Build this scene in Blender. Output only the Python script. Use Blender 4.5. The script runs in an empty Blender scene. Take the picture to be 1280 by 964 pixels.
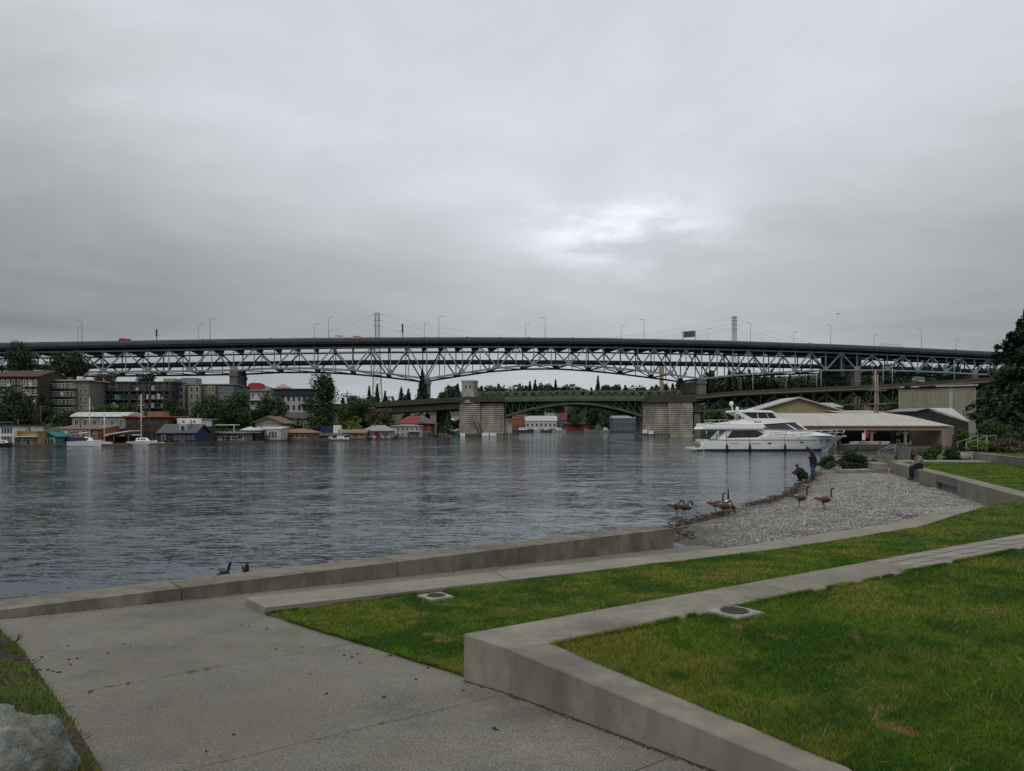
import bpy, math, random
import numpy as np
from mathutils import Vector, Matrix, noise
random.seed(7); RNG = np.random.default_rng(7)
S = bpy.context.scene
C = S.collection
# ------------------------------------------------------------------ camera
F, HV, CZ = 960.0, 534.0, 3.2           # focal length in photo pixels, horizon row, eye height over the water
cd = bpy.data.cameras.new('camera'); cam = bpy.data.objects.new('camera', cd); C.objects.link(cam)
cd.lens = 27.0; cd.sensor_width = 36.0; cd.shift_y = (HV - 482.0) / 1280.0
cd.clip_start = 0.05; cd.clip_end = 12000
cam.location = (0, 0, CZ); cam.rotation_euler = (math.radians(90), 0, 0)
S.camera = cam
# ------------------------------------------------------------------ sky
SUN_EL, SUN_AZ = math.radians(50), math.radians(205)      # azimuth clockwise from +Y
W = bpy.data.worlds.new('World'); S.world = W; W.use_nodes = True
nt = W.node_tree; nt.nodes.clear()
def N(t, **k):
    n = nt.nodes.new(t)
    for a, b in k.items(): setattr(n, a, b)
    return n
def L(a, b): nt.links.new(a, b)
def math_(op, a, b=None, c=None, clamp=False):
    n = N('ShaderNodeMath', operation=op, use_clamp=clamp)
    for i, x in enumerate((a, b, c)):
        if x is None: continue
        if isinstance(x, (int, float)): n.inputs[i].default_value = x
        else: L(x, n.inputs[i])
    return n.outputs[0]
def maprange(x, a, b, c, d, smooth=True):
    n = N('ShaderNodeMapRange'); n.interpolation_type = 'SMOOTHSTEP' if smooth else 'LINEAR'
    L(x, n.inputs[0])
    for i, q in enumerate((a, b, c, d)): n.inputs[i + 1].default_value = q
    return n.outputs[0]
tc = N('ShaderNodeTexCoord'); sx = N('ShaderNodeSeparateXYZ'); L(tc.outputs['Generated'], sx.inputs[0])
X_, Y_, Z_ = sx.outputs
zc = math_('MAXIMUM', Z_, 0.0)
den = math_('ADD', zc, 0.10)
cv = N('ShaderNodeCombineXYZ'); L(math_('DIVIDE', X_, den), cv.inputs[0]); L(math_('DIVIDE', Y_, den), cv.inputs[1])
def noise_(scale, detail, rough, dist, off):
    mp = N('ShaderNodeMapping'); mp.inputs['Location'].default_value = off
    mp.inputs['Scale'].default_value = (1.0, 1.0, 1.0); L(cv.outputs[0], mp.inputs[0])
    n = N('ShaderNodeTexNoise'); n.inputs['Scale'].default_value = scale; n.inputs['Detail'].default_value = detail
    n.inputs['Roughness'].default_value = rough; n.inputs['Distortion'].default_value = dist
    L(mp.outputs[0], n.inputs['Vector']); return n.outputs['Fac']
n1 = noise_(0.42, 6, 0.50, 0.3, (1.7, 4.1, 0))
n2 = noise_(1.3, 8, 0.60, 0.4, (7.3, 0.4, 0)); n3 = noise_(2.3, 6, 0.52, 0.1, (2.6, 5.1, 0))
# broad vertical profile of a grey overcast deck: pale at the horizon, a darker belt, then lighter towards the zenith
prof = N('ShaderNodeFloatCurve'); cm = prof.mapping.curves[0]
pts = [(0.0, 0.39), (0.06, 0.33), (0.12, 0.245), (0.18, 0.255), (0.24, 0.325), (0.32, 0.445), (0.42, 0.59), (0.52, 0.62), (1.0, 0.60)]
cm.points[0].location = pts[0]; cm.points[1].location = pts[-1]
for p in pts[1:-1]: cm.points.new(*p)
prof.mapping.update(); L(zc, prof.inputs['Value'])
mod = math_('ADD', math_('MULTIPLY', math_('SUBTRACT', n1, 0.5), 1.0), math_('MULTIPLY', math_('SUBTRACT', n2, 0.5), 0.62))
amt = maprange(zc, 0.0, 0.09, 0.12, 1.0)
mod = math_('ADD', math_('MULTIPLY', mod, amt), 1.0)
base = math_('MULTIPLY', prof.outputs[0], mod)
# the thin bright opening in the deck (az 8 deg, el 14 deg) with ragged edges
gv = Vector((math.sin(math.radians(8.0)) * math.cos(math.radians(14.5)), math.cos(math.radians(8.0)) * math.cos(math.radians(14.5)), math.sin(math.radians(14.5))))
dx = math_('DIVIDE', math_('SUBTRACT', X_, gv.x), 0.11); dz = math_('DIVIDE', math_('SUBTRACT', Z_, gv.z - 0.004), 0.042)
rr = math_('ADD', math_('MULTIPLY', dx, dx), math_('MULTIPLY', dz, dz))
g1 = math_('MULTIPLY', math_('POWER', 2.718, math_('MULTIPLY', rr, -0.9)), maprange(n3, 0.36, 0.64, 0.1, 1.0))
g1 = math_('MULTIPLY', g1, maprange(Y_, 0.0, 0.4, 0.0, 1.0))
dx2 = math_('DIVIDE', math_('SUBTRACT', X_, gv.x - 0.05), 0.40); dz2 = math_('DIVIDE', math_('SUBTRACT', Z_, gv.z - 0.03), 0.22)
rr2 = math_('ADD', math_('MULTIPLY', dx2, dx2), math_('MULTIPLY', dz2, dz2))
g2 = math_('MULTIPLY', math_('POWER', 2.718, math_('MULTIPLY', rr2, -1.0)), maprange(Y_, 0.0, 0.4, 0.0, 1.0))
lum = math_('ADD', base, math_('ADD', math_('MULTIPLY', g1, 0.46), math_('MULTIPLY', g2, 0.27)))
tint = N('ShaderNodeMixRGB'); tint.blend_type = 'MULTIPLY'; tint.inputs[0].default_value = 1.0
L(lum, tint.inputs[1]); tint.inputs[2].default_value = (0.945, 1.0, 1.055, 1)
sky = N('ShaderNodeTexSky', sky_type='NISHITA', sun_disc=False, sun_elevation=SUN_EL, sun_rotation=SUN_AZ)
bg1 = N('ShaderNodeBackground'); L(sky.outputs[0], bg1.inputs[0]); bg1.inputs[1].default_value = 0.05
bg2 = N('ShaderNodeBackground'); L(tint.outputs[0], bg2.inputs[0]); bg2.inputs[1].default_value = 1.12
mx = N('ShaderNodeMixShader'); mx.inputs[0].default_value = 0.95; L(bg1.outputs[0], mx.inputs[1]); L(bg2.outputs[0], mx.inputs[2])
ow = N('ShaderNodeOutputWorld'); L(mx.outputs[0], ow.inputs[0])
# ------------------------------------------------------------------ sun behind the cloud
sl = bpy.data.lights.new('sun', 'SUN'); sl.energy = 1.0; sl.angle = math.radians(30); sl.color = (1.0, 0.96, 0.9)
so = bpy.data.objects.new('sun', sl); C.objects.link(so)
sd = Vector((math.sin(SUN_AZ) * math.cos(SUN_EL), math.cos(SUN_AZ) * math.cos(SUN_EL), math.sin(SUN_EL)))
so.rotation_euler = (-sd).to_track_quat('-Z', 'Y').to_euler(); so.location = (40, 60, 120)
S.view_settings.view_transform = 'Standard'; S.view_settings.look = 'None'
S.view_settings.exposure = 0.0; S.view_settings.gamma = 1.0; S.view_settings.use_curve_mapping = False

# ================================================================== helpers
def P(u, v, d): return Vector(((u - 640) / F * d, d, CZ - (v - HV) / F * d))
def zat(v, d): return CZ - (v - HV) / F * d
def PZ(u, v, z): d = (CZ - z) * F / (v - HV); return P(u, v, d)
def lerp(a, b, t): return a + (b - a) * t
def interp(x, pts):
    if x <= pts[0][0]: (x0, y0), (x1, y1) = pts[0], pts[1]
    elif x >= pts[-1][0]: (x0, y0), (x1, y1) = pts[-2], pts[-1]
    else:
        for i in range(len(pts) - 1):
            if pts[i][0] <= x <= pts[i + 1][0]: (x0, y0), (x1, y1) = pts[i], pts[i + 1]; break
    return y0 + (y1 - y0) * (x - x0) / (x1 - x0)

MATS = {}
def mat(name, col, rough=0.8, var=0.18, scale=3.0, bump=0.0, bscale=None, metal=0.0, spec=0.4, space='Object', stretch=(1, 1, 1), col2=None, speck=0.0, sscale=200, island=0.0):
    if name in MATS: return MATS[name]
    m = bpy.data.materials.new(name); m.use_nodes = True; t = m.node_tree
    b = t.nodes['Principled BSDF']; b.inputs['Roughness'].default_value = rough; b.inputs['Metallic'].default_value = metal
    b.inputs['Specular IOR Level'].default_value = spec
    def nn(ty): return t.nodes.new(ty)
    if space == 'Object': co = nn('ShaderNodeTexCoord').outputs['Object']
    else: co = nn('ShaderNodeNewGeometry').outputs['Position']
    mp = nn('ShaderNodeMapping'); mp.inputs['Scale'].default_value = stretch; t.links.new(co, mp.inputs[0]); co = mp.outputs[0]
    nz = nn('ShaderNodeTexNoise'); nz.inputs['Scale'].default_value = scale; nz.inputs['Detail'].default_value = 6; nz.inputs['Roughness'].default_value = 0.6
    t.links.new(co, nz.inputs['Vector'])
    rp = nn('ShaderNodeValToRGB'); rp.color_ramp.elements[0].position = 0.32; rp.color_ramp.elements[1].position = 0.68
    c2 = col2 if col2 else tuple(min(1, c * (1 + var)) for c in col)
    c1 = tuple(c * (1 - var) for c in col) if not col2 else col
    rp.color_ramp.elements[0].color = (*c1, 1); rp.color_ramp.elements[1].color = (*c2, 1)
    t.links.new(nz.outputs['Fac'], rp.inputs[0]); out = rp.outputs[0]
    if speck:
        n3 = nn('ShaderNodeTexNoise'); n3.inputs['Scale'].default_value = sscale; n3.inputs['Detail'].default_value = 3
        t.links.new(co, n3.inputs['Vector'])
        mr = nn('ShaderNodeMapRange'); t.links.new(n3.outputs['Fac'], mr.inputs[0])
        mr.inputs[1].default_value = 0.32; mr.inputs[2].default_value = 0.68; mr.inputs[3].default_value = 1 - speck; mr.inputs[4].default_value = 1 + speck
        mm = nn('ShaderNodeMixRGB'); mm.blend_type = 'MULTIPLY'; mm.inputs[0].default_value = 1
        t.links.new(out, mm.inputs[1]); t.links.new(mr.outputs[0], mm.inputs[2]); out = mm.outputs[0]
    if island:
        ge = nn('ShaderNodeNewGeometry'); mr = nn('ShaderNodeMapRange'); t.links.new(ge.outputs['Random Per Island'], mr.inputs[0])
        mr.inputs[3].default_value = 1 - island; mr.inputs[4].default_value = 1 + island
        mm = nn('ShaderNodeMixRGB'); mm.blend_type = 'MULTIPLY'; mm.inputs[0].default_value = 1
        t.links.new(out, mm.inputs[1]); t.links.new(mr.outputs[0], mm.inputs[2]); out = mm.outputs[0]
    t.links.new(out, b.inputs['Base Color'])
    if bump:
        n2 = nn('ShaderNodeTexNoise'); n2.inputs['Scale'].default_value = bscale or scale * 6; n2.inputs['Detail'].default_value = 5
        t.links.new(co, n2.inputs['Vector'])
        bp = nn('ShaderNodeBump'); bp.inputs['Strength'].default_value = bump; bp.inputs['Distance'].default_value = 0.02
        t.links.new(n2.outputs['Fac'], bp.inputs['Height']); t.links.new(bp.outputs[0], b.inputs['Normal'])
    MATS[name] = m; return m
def pm(name, col, rough=0.75, var=0.12, scale=1.2, **k): return mat(name, col, rough, var, scale, **k)   # plain painted / built material

class MB:
    """collects shapes for ONE mesh object"""
    def __init__(s): s.v = []; s.f = []; s.m = []; s.sm = []
    def add(s, vs, fs, m=0, smooth=False):
        o = len(s.v); s.v += [tuple(x) for x in vs]
        for f in fs: s.f.append(tuple(i + o for i in f)); s.m.append(m); s.sm.append(smooth)
        return s
    def hexa(s, p, m=0):     # p: 8 points, bottom ring 0-3 ccw, top ring 4-7
        return s.add(p, [(3, 2, 1, 0), (4, 5, 6, 7), (0, 1, 5, 4), (1, 2, 6, 5), (2, 3, 7, 6), (3, 0, 4, 7)], m)
    def box(s, x0, x1, y0, y1, z0, z1, m=0):
        return s.hexa([(x0, y0, z0), (x1, y0, z0), (x1, y1, z0), (x0, y1, z0), (x0, y0, z1), (x1, y0, z1), (x1, y1, z1), (x0, y1, z1)], m)
    def prism(s, poly, z0, z1, m=0):          # poly (x,y) ccw; z0/z1 numbers or functions of (x,y)
        n = len(poly); a = z0 if callable(z0) else (lambda x, y: z0); b = z1 if callable(z1) else (lambda x, y: z1)
        vs = [(x, y, a(x, y)) for x, y in poly] + [(x, y, b(x, y)) for x, y in poly]
        return s.add(vs, [tuple(range(n - 1, -1, -1)), tuple(range(n, 2 * n))] + [(i, (i + 1) % n, n + (i + 1) % n, n + i) for i in range(n)], m)
    def xprism(s, prof, y0, y1, m=0, taper=None):         # profile in (x,z) extruded along y
        n = len(prof); vs = [(x, y0, z) for x, z in prof] + [(x, y1, z) for x, z in prof]
        return s.add(vs, [tuple(range(n)), tuple(range(2 * n - 1, n - 1, -1))] + [(i, n + i, n + (i + 1) % n, (i + 1) % n) for i in range(n)], m)
    def yprism(s, prof, x0, x1, m=0):         # profile in (y,z) extruded along x
        n = len(prof); vs = [(x0, y, z) for y, z in prof] + [(x1, y, z) for y, z in prof]
        return s.add(vs, [tuple(range(n - 1, -1, -1)), tuple(range(n, 2 * n))] + [(i, (i + 1) % n, n + (i + 1) % n, n + i) for i in range(n)], m)
    def bar(s, p, q, w, h=None, m=0):
        p, q = Vector(p), Vector(q); h = h or w; d = (q - p).normalized()
        up = Vector((0, 0, 1)) if abs(d.z) < 0.95 else Vector((0, 1, 0))
        r = d.cross(up).normalized() * (w / 2); uu = r.cross(d).normalized() * (h / 2)
        return s.hexa([p - r - uu, p + r - uu, q + r - uu, q - r - uu, p - r + uu, p + r + uu, q + r + uu, q - r + uu], m)
    def tube(s, pts, rad, n=6, m=0, smooth=True, caps=True):
        pts = [Vector(p) for p in pts]; k = len(pts)
        rs = rad if isinstance(rad, (list, tuple)) else [rad] * k
        vs = []
        for i, p in enumerate(pts):
            d = (pts[min(i + 1, k - 1)] - pts[max(i - 1, 0)]).normalized()
            up = Vector((0, 0, 1)) if abs(d.z) < 0.9 else Vector((0, 1, 0))
            a = d.cross(up).normalized(); b = a.cross(d)
            ra = rs[i] if isinstance(rs[i], tuple) else (rs[i], rs[i])
            for j in range(n):
                t = 2 * math.pi * j / n; vs.append(p + a * math.cos(t) * ra[0] + b * math.sin(t) * ra[1])
        fs = [(i * n + j, i * n + (j + 1) % n, (i + 1) * n + (j + 1) % n, (i + 1) * n + j) for i in range(k - 1) for j in range(n)]
        ms = m
        if isinstance(m, (list, tuple)):
            o = len(s.v); s.v += [tuple(x) for x in vs]
            for i in range(k - 1):
                for j in range(n): s.f.append(tuple(o + q for q in fs[i * n + j])); s.m.append(m[i]); s.sm.append(smooth)
            if caps: s.f.append(tuple(o + q for q in range(n))[::-1]); s.m.append(m[0]); s.sm.append(False); s.f.append(tuple(o + (k - 1) * n + q for q in range(n))); s.m.append(m[-1]); s.sm.append(False)
            return s
        s.add(vs, fs, m, smooth)
        if caps:
            o = len(s.v) - len(vs)
            s.f.append(tuple(o + q for q in range(n))[::-1]); s.m.append(m); s.sm.append(False)
            s.f.append(tuple(o + (k - 1) * n + q for q in range(n))); s.m.append(m); s.sm.append(False)
        return s
    def ell(s, c, r, n=8, k=5, m=0):
        c = Vector(c); rx, ry, rz = r if isinstance(r, tuple) else (r, r, r)
        vs = [c + Vector((0, 0, -rz))]
        for i in range(1, k):
            ph = -math.pi / 2 + math.pi * i / k
            for j in range(n): t = 2 * math.pi * j / n; vs.append(c + Vector((rx * math.cos(ph) * math.cos(t), ry * math.cos(ph) * math.sin(t), rz * math.sin(ph))))
        vs.append(c + Vector((0, 0, rz))); top = len(vs) - 1
        fs = [(0, 1 + (j + 1) % n, 1 + j) for j in range(n)]
        for i in range(k - 2):
            for j in range(n): a = 1 + i * n; fs.append((a + j, a + (j + 1) % n, a + n + (j + 1) % n, a + n + j))
        a = 1 + (k - 2) * n; fs += [(a + j, a + (j + 1) % n, top) for j in range(n)]
        return s.add(vs, fs, m, True)
    def grid(s, fn, nu, nv, m=0, smooth=True):
        vs = [fn(i / nu, j / nv) for j in range(nv + 1) for i in range(nu + 1)]
        fs = [(j * (nu + 1) + i, j * (nu + 1) + i + 1, (j + 1) * (nu + 1) + i + 1, (j + 1) * (nu + 1) + i) for j in range(nv) for i in range(nu)]
        return s.add(vs, fs, m, smooth)
    def mesh(s, name, mats):
        me = bpy.data.meshes.new(name); me.from_pydata(s.v, [], s.f)
        for q in (mats if isinstance(mats, (list, tuple)) else [mats]): me.materials.append(q)
        me.polygons.foreach_set('material_index', s.m); me.polygons.foreach_set('use_smooth', s.sm); me.update()
        return me
    def build(s, name, mats, parent=None, loc=None, rz=0.0):
        return link(name, s.mesh(name, mats), parent, loc, rz)
def link(name, me, parent=None, loc=None, rz=0.0):
    o = bpy.data.objects.new(name, me); C.objects.link(o)
    if parent: o.parent = parent
    if loc is not None: o.location = loc
    if rz: o.rotation_euler = (0, 0, rz)
    return o
def tag(o, label=None, cat=None, group=None, kind=None):
    if label: o['label'] = label
    if cat: o['category'] = cat
    if group: o['group'] = group
    if kind: o['kind'] = kind
    return o
def thing(name, label, cat, loc=(0, 0, 0), rz=0.0, group=None):
    return tag(link(name, None, None, loc, rz), label, cat, group)
def copy_tree(o, parent=None):
    c = o.copy(); C.objects.link(c); c.parent = parent
    for ch in list(o.children): copy_tree(ch, c)
    return c
def npmesh(name, V, Fq, mats, smooth=False, k=None):
    """fast mesh: V (n,3), Fq (m,k) faces"""
    me = bpy.data.meshes.new(name); V = np.asarray(V, np.float32); Fq = np.asarray(Fq, np.int32); m, k = Fq.shape
    me.vertices.add(len(V)); me.vertices.foreach_set('co', V.ravel())
    me.loops.add(m * k); me.loops.foreach_set('vertex_index', Fq.ravel())
    me.polygons.add(m); me.polygons.foreach_set('loop_start', np.arange(0, m * k, k, dtype=np.int32)); me.polygons.foreach_set('loop_total', np.full(m, k, np.int32))
    for q in (mats if isinstance(mats, (list, tuple)) else [mats]): me.materials.append(q)
    if smooth: me.polygons.foreach_set('use_smooth', np.ones(m, bool))
    me.update(calc_edges=True); me.validate(); return me
# ================================================================== ground profile of the park
def e_low(d, x=0.0):
    e = interp(d, [(0, 1.75), (10.8, 2.668), (19, 3.0), (60, 3.03)]) if d < 60 else 3.03
    rise = 0.09 * max(0.0, x - 12.0) * min(1.0, max(0.0, (28.5 - d) / 3.0))
    return e - min(rise, 0.55)
def gz(y, x=0.0): return CZ - e_low(y, x)
def G(u, v, off=0.0):
    k = (u - 640) / F; lo, hi = 0.8, 200.0
    f = lambda d: HV + F * (e_low(d, k * d) - off) / d - v
    for _ in range(60):
        mid = (lo + hi) / 2
        if f(mid) > 0: lo = mid
        else: hi = mid
    return Vector((k * lo, lo, gz(lo, k * lo) + off))
def clip(poly, p, n, off=0.0):
    """keep the side where (q-p).n >= off"""
    out = []; k = len(poly)
    dist = lambda q: (q[0] - p[0]) * n[0] + (q[1] - p[1]) * n[1] - off
    for i in range(k):
        a, b = poly[i], poly[(i + 1) % k]; da, db = dist(a), dist(b)
        if da >= 0: out.append(a)
        if (da >= 0) != (db >= 0):
            t = da / (da - db); out.append((a[0] + (b[0] - a[0]) * t, a[1] + (b[1] - a[1]) * t))
    return out

# ------------------------------------------------------------------ materials of the park
def concrete_mat(name, col, streak=0.0, stain=(0.55, 1.0), grain=0.10, pit=0.15, gscale=240):
    if name in MATS: return MATS[name]
    m = bpy.data.materials.new(name); m.use_nodes = True; t = m.node_tree; b = t.nodes['Principled BSDF']
    b.inputs['Roughness'].default_value = 0.85; b.inputs['Specular IOR Level'].default_value = 0.3
    nn = t.nodes.new; lk = t.links.new
    po = nn('ShaderNodeNewGeometry').outputs['Position']
    def nz(sc, det, stretch=(1, 1, 1), rough=0.6):
        mp = nn('ShaderNodeMapping'); mp.inputs['Scale'].default_value = stretch; lk(po, mp.inputs[0])
        q = nn('ShaderNodeTexNoise'); q.inputs['Scale'].default_value = sc; q.inputs['Detail'].default_value = det; q.inputs['Roughness'].default_value = rough
        lk(mp.outputs[0], q.inputs['Vector']); return q.outputs['Fac']
    def mr(x, a, bb, c, d):
        q = nn('ShaderNodeMapRange'); lk(x, q.inputs[0])
        for i, y in enumerate((a, bb, c, d)): q.inputs[i + 1].default_value = y
        return q.outputs[0]
    def mul(a, bb):
        q = nn('ShaderNodeMath'); q.operation = 'MULTIPLY'; lk(a, q.inputs[0]); lk(bb, q.inputs[1]); return q.outputs[0]
    f = mr(nz(0.9, 6), 0.35, 0.65, stain[0] * 0.5 + 0.42, 1.06)
    f = mul(f, mr(nz(5.0, 5), 0.3, 0.7, 0.9, 1.08))
    f = mul(f, mr(nz(gscale, 2), 0.3, 0.7, 1 - grain * 1.6, 1 + grain * 1.6))
    if streak:
        f = mul(f, mr(nz(1.0, 6, (9.0, 9.0, 1.6), 0.7), 0.50, 0.80, 1.0, 1 - streak * 0.8))
        f = mul(f, mr(nz(14.0, 4), 0.60, 0.70, 1.0, 0.86))
    if streak: f = mul(f, mr(nz(2.2, 6, (1.6, 1.6, 0.6)), 0.35, 0.66, 1 - streak, 1.05))
    cc = nn('ShaderNodeMixRGB'); lk(nz(1.7, 4), cc.inputs[0]); cc.inputs[1].default_value = (*col, 1); cc.inputs[2].default_value = (col[0] * 0.93, col[1] * 0.9, col[2] * 0.82, 1)
    mm = nn('ShaderNodeMixRGB'); mm.blend_type = 'MULTIPLY'; mm.inputs[0].default_value = 1; lk(cc.outputs[0], mm.inputs[1]); lk(f, mm.inputs[2])
    br_ = nn('ShaderNodeMixRGB'); lk(mr(nz(0.45, 6, (1, 1, 1), 0.65), 0.52, 0.70, 0.0, 0.55), br_.inputs[0]); lk(mm.outputs[0], br_.inputs[1]); br_.inputs[2].default_value = (col[0] * 0.60, col[1] * 0.52, col[2] * 0.44, 1)
    lk(br_.outputs[0], b.inputs['Base Color'])
    bp = nn('ShaderNodeBump'); bp.inputs['Strength'].default_value = pit; bp.inputs['Distance'].default_value = 0.006; lk(nz(gscale * 0.55, 3), bp.inputs['Height']); lk(bp.outputs[0], b.inputs['Normal'])
    MATS[name] = m; return m
M_plaza = concrete_mat('exposed_aggregate', (0.198, 0.188, 0.158), grain=0.44, pit=0.55, gscale=88)
M_conc = concrete_mat('cast_concrete', (0.272, 0.253, 0.210), streak=0.24, grain=0.07)
M_concw = concrete_mat('weathered_concrete', (0.272, 0.250, 0.200), streak=0.36, stain=(0.3, 1.0), grain=0.09)
M_concl = concrete_mat('pale_concrete', (0.285, 0.263, 0.222), grain=0.12)
M_soil = mat('dark_soil', (0.05, 0.038, 0.024), 0.95, 0.4, 6, 0.6, 60, space='World')

def lawn_mat(name, base, lush, dry, bare, bump=True):
    m = bpy.data.materials.new(name); m.use_nodes = True; t = m.node_tree; b = t.nodes['Principled BSDF']
    b.inputs['Roughness'].default_value = 0.8; b.inputs['Specular IOR Level'].default_value = 0.06
    nn = t.nodes.new; lk = t.links.new; po = nn('ShaderNodeNewGeometry').outputs['Position']
    def nz(sc, det, off=(0, 0, 0), rough=0.6):
        mp = nn('ShaderNodeMapping'); mp.inputs['Location'].default_value = off; mp.inputs['Scale'].default_value = (1, 1, 0.2); lk(po, mp.inputs[0])
        q = nn('ShaderNodeTexNoise'); q.inputs['Scale'].default_value = sc; q.inputs['Detail'].default_value = det; q.inputs['Roughness'].default_value = rough; lk(mp.outputs[0], q.inputs['Vector']); return q.outputs['Fac']
    def mr(x, a, bb, c=0.0, d=1.0):
        q = nn('ShaderNodeMapRange'); q.interpolation_type = 'SMOOTHSTEP'; lk(x, q.inputs[0])
        for i, y in enumerate((a, bb, c, d)): q.inputs[i + 1].default_value = y
        return q.outputs[0]
    def mix(f, a, c):
        q = nn('ShaderNodeMixRGB'); lk(f, q.inputs[0])
        for i, x in ((1, a), (2, c)):
            if isinstance(x, tuple): q.inputs[i].default_value = (*x, 1)
            else: lk(x, q.inputs[i])
        return q.outputs[0]
    c = mix(mr(nz(1.1, 6), 0.44, 0.58), base, lush)
    c = mix(mr(nz(0.55, 6, (9, 3, 0), 0.65), 0.47, 0.63, 0, 0.9), c, dry)
    c = mix(mr(nz(1.6, 4, (3, 17, 0)), 0.615, 0.67, 0, 0.9), c, bare)
    c = mix(mr(nz(9.0, 3, (5, 7, 0)), 0.35, 0.65, 0.35, 0.0), c, (base[0] * .35, base[1] * .4, base[2] * .5))
    ge = nn('ShaderNodeNewGeometry'); mm = nn('ShaderNodeMixRGB'); mm.blend_type = 'MULTIPLY'; mm.inputs[0].default_value = 1
    lk(c, mm.inputs[1]); lk(mr(ge.outputs['Random Per Island'], 0, 1, 0.38, 1.65), mm.inputs[2]); lk(mm.outputs[0], b.inputs['Base Color'])
    tr = nn('ShaderNodeBsdfTranslucent'); lk(mm.outputs[0], tr.inputs[0]); ms = nn('ShaderNodeMixShader'); ms.inputs[0].default_value = 0.45
    lk(b.outputs[0], ms.inputs[1]); lk(tr.outputs[0], ms.inputs[2]); lk(ms.outputs[0], t.nodes['Material Output'].inputs[0])
    MATS[name] = m; return m
M_grass = lawn_mat('grass_blades', (0.135, 0.225, 0.028), (0.062, 0.145, 0.024), (0.275, 0.270, 0.052), (0.38, 0.26, 0.11))
LUSH = lawn_mat('clover', (0.095, 0.200, 0.024), (0.075, 0.170, 0.022), (0.11, 0.21, 0.03), (0.10, 0.19, 0.03))
M_turf = mat('turf_ground', (0.070, 0.090, 0.016), 0.95, 0.4, 5, 0.5, 80, space='World')

def surf_from_grid(fn, nu, nv):
    V = np.array([fn(i / nu, j / nv) for j in range(nv + 1) for i in range(nu + 1)], np.float32)
    idx = np.arange((nu + 1) * (nv + 1)).reshape(nv + 1, nu + 1)
    Q = np.stack([idx[:-1, :-1], idx[:-1, 1:], idx[1:, 1:], idx[1:, :-1]], -1).reshape(-1, 4)
    return V, Q
def scatter(V, Q, n, power=1.6, dmin=3.0, uvmin=None):
    A, B, Cc, D = V[Q[:, 0]], V[Q[:, 1]], V[Q[:, 2]], V[Q[:, 3]]
    area = 0.5 * np.linalg.norm(np.cross(Cc - A, D - B), axis=1); cen = (A + B + Cc + D) / 4
    w = area / np.maximum(np.hypot(cen[:, 0], cen[:, 1]), dmin) ** power; w /= w.sum()
    k = RNG.choice(len(Q), n, p=w); s, t = RNG.random((2, n, 1)).astype(np.float32)
    return (A[k] * (1 - s) + B[k] * s) * (1 - t) + (D[k] * (1 - s) + Cc[k] * s) * t
def blades(P_, hmin, hmax, w, lean=0.55):
    n = len(P_); a = RNG.random(n) * 2 * np.pi; h = hmin + (hmax - hmin) * RNG.random(n) ** 1.4
    # patchy height
    hp = 0.75 + 0.5 * (np.sin(P_[:, 0] * 2.1 + 1.3 * np.sin(P_[:, 1] * 1.7)) * np.cos(P_[:, 1] * 1.9 + P_[:, 0] * 0.6) * 0.5 + 0.5)
    h = h * hp
    dist = np.hypot(P_[:, 0], P_[:, 1]); ww = w * np.maximum(1.0, dist / 6.0) * (0.7 + 0.6 * RNG.random(n))
    dx, dy = np.cos(a) * ww / 2, np.sin(a) * ww / 2
    l = lean * h * RNG.random(n); b = RNG.random(n) * 2 * np.pi
    V = np.empty((n, 3, 3), np.float32)
    V[:, 0] = P_ + np.stack([dx, dy, np.zeros(n)], 1); V[:, 1] = P_ - np.stack([dx, dy, np.zeros(n)], 1)
    V[:, 2] = P_ + np.stack([np.cos(b) * l, np.sin(b) * l, h], 1)
    return V.reshape(-1, 3), np.arange(3 * n, dtype=np.int32).reshape(-1, 3)

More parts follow.
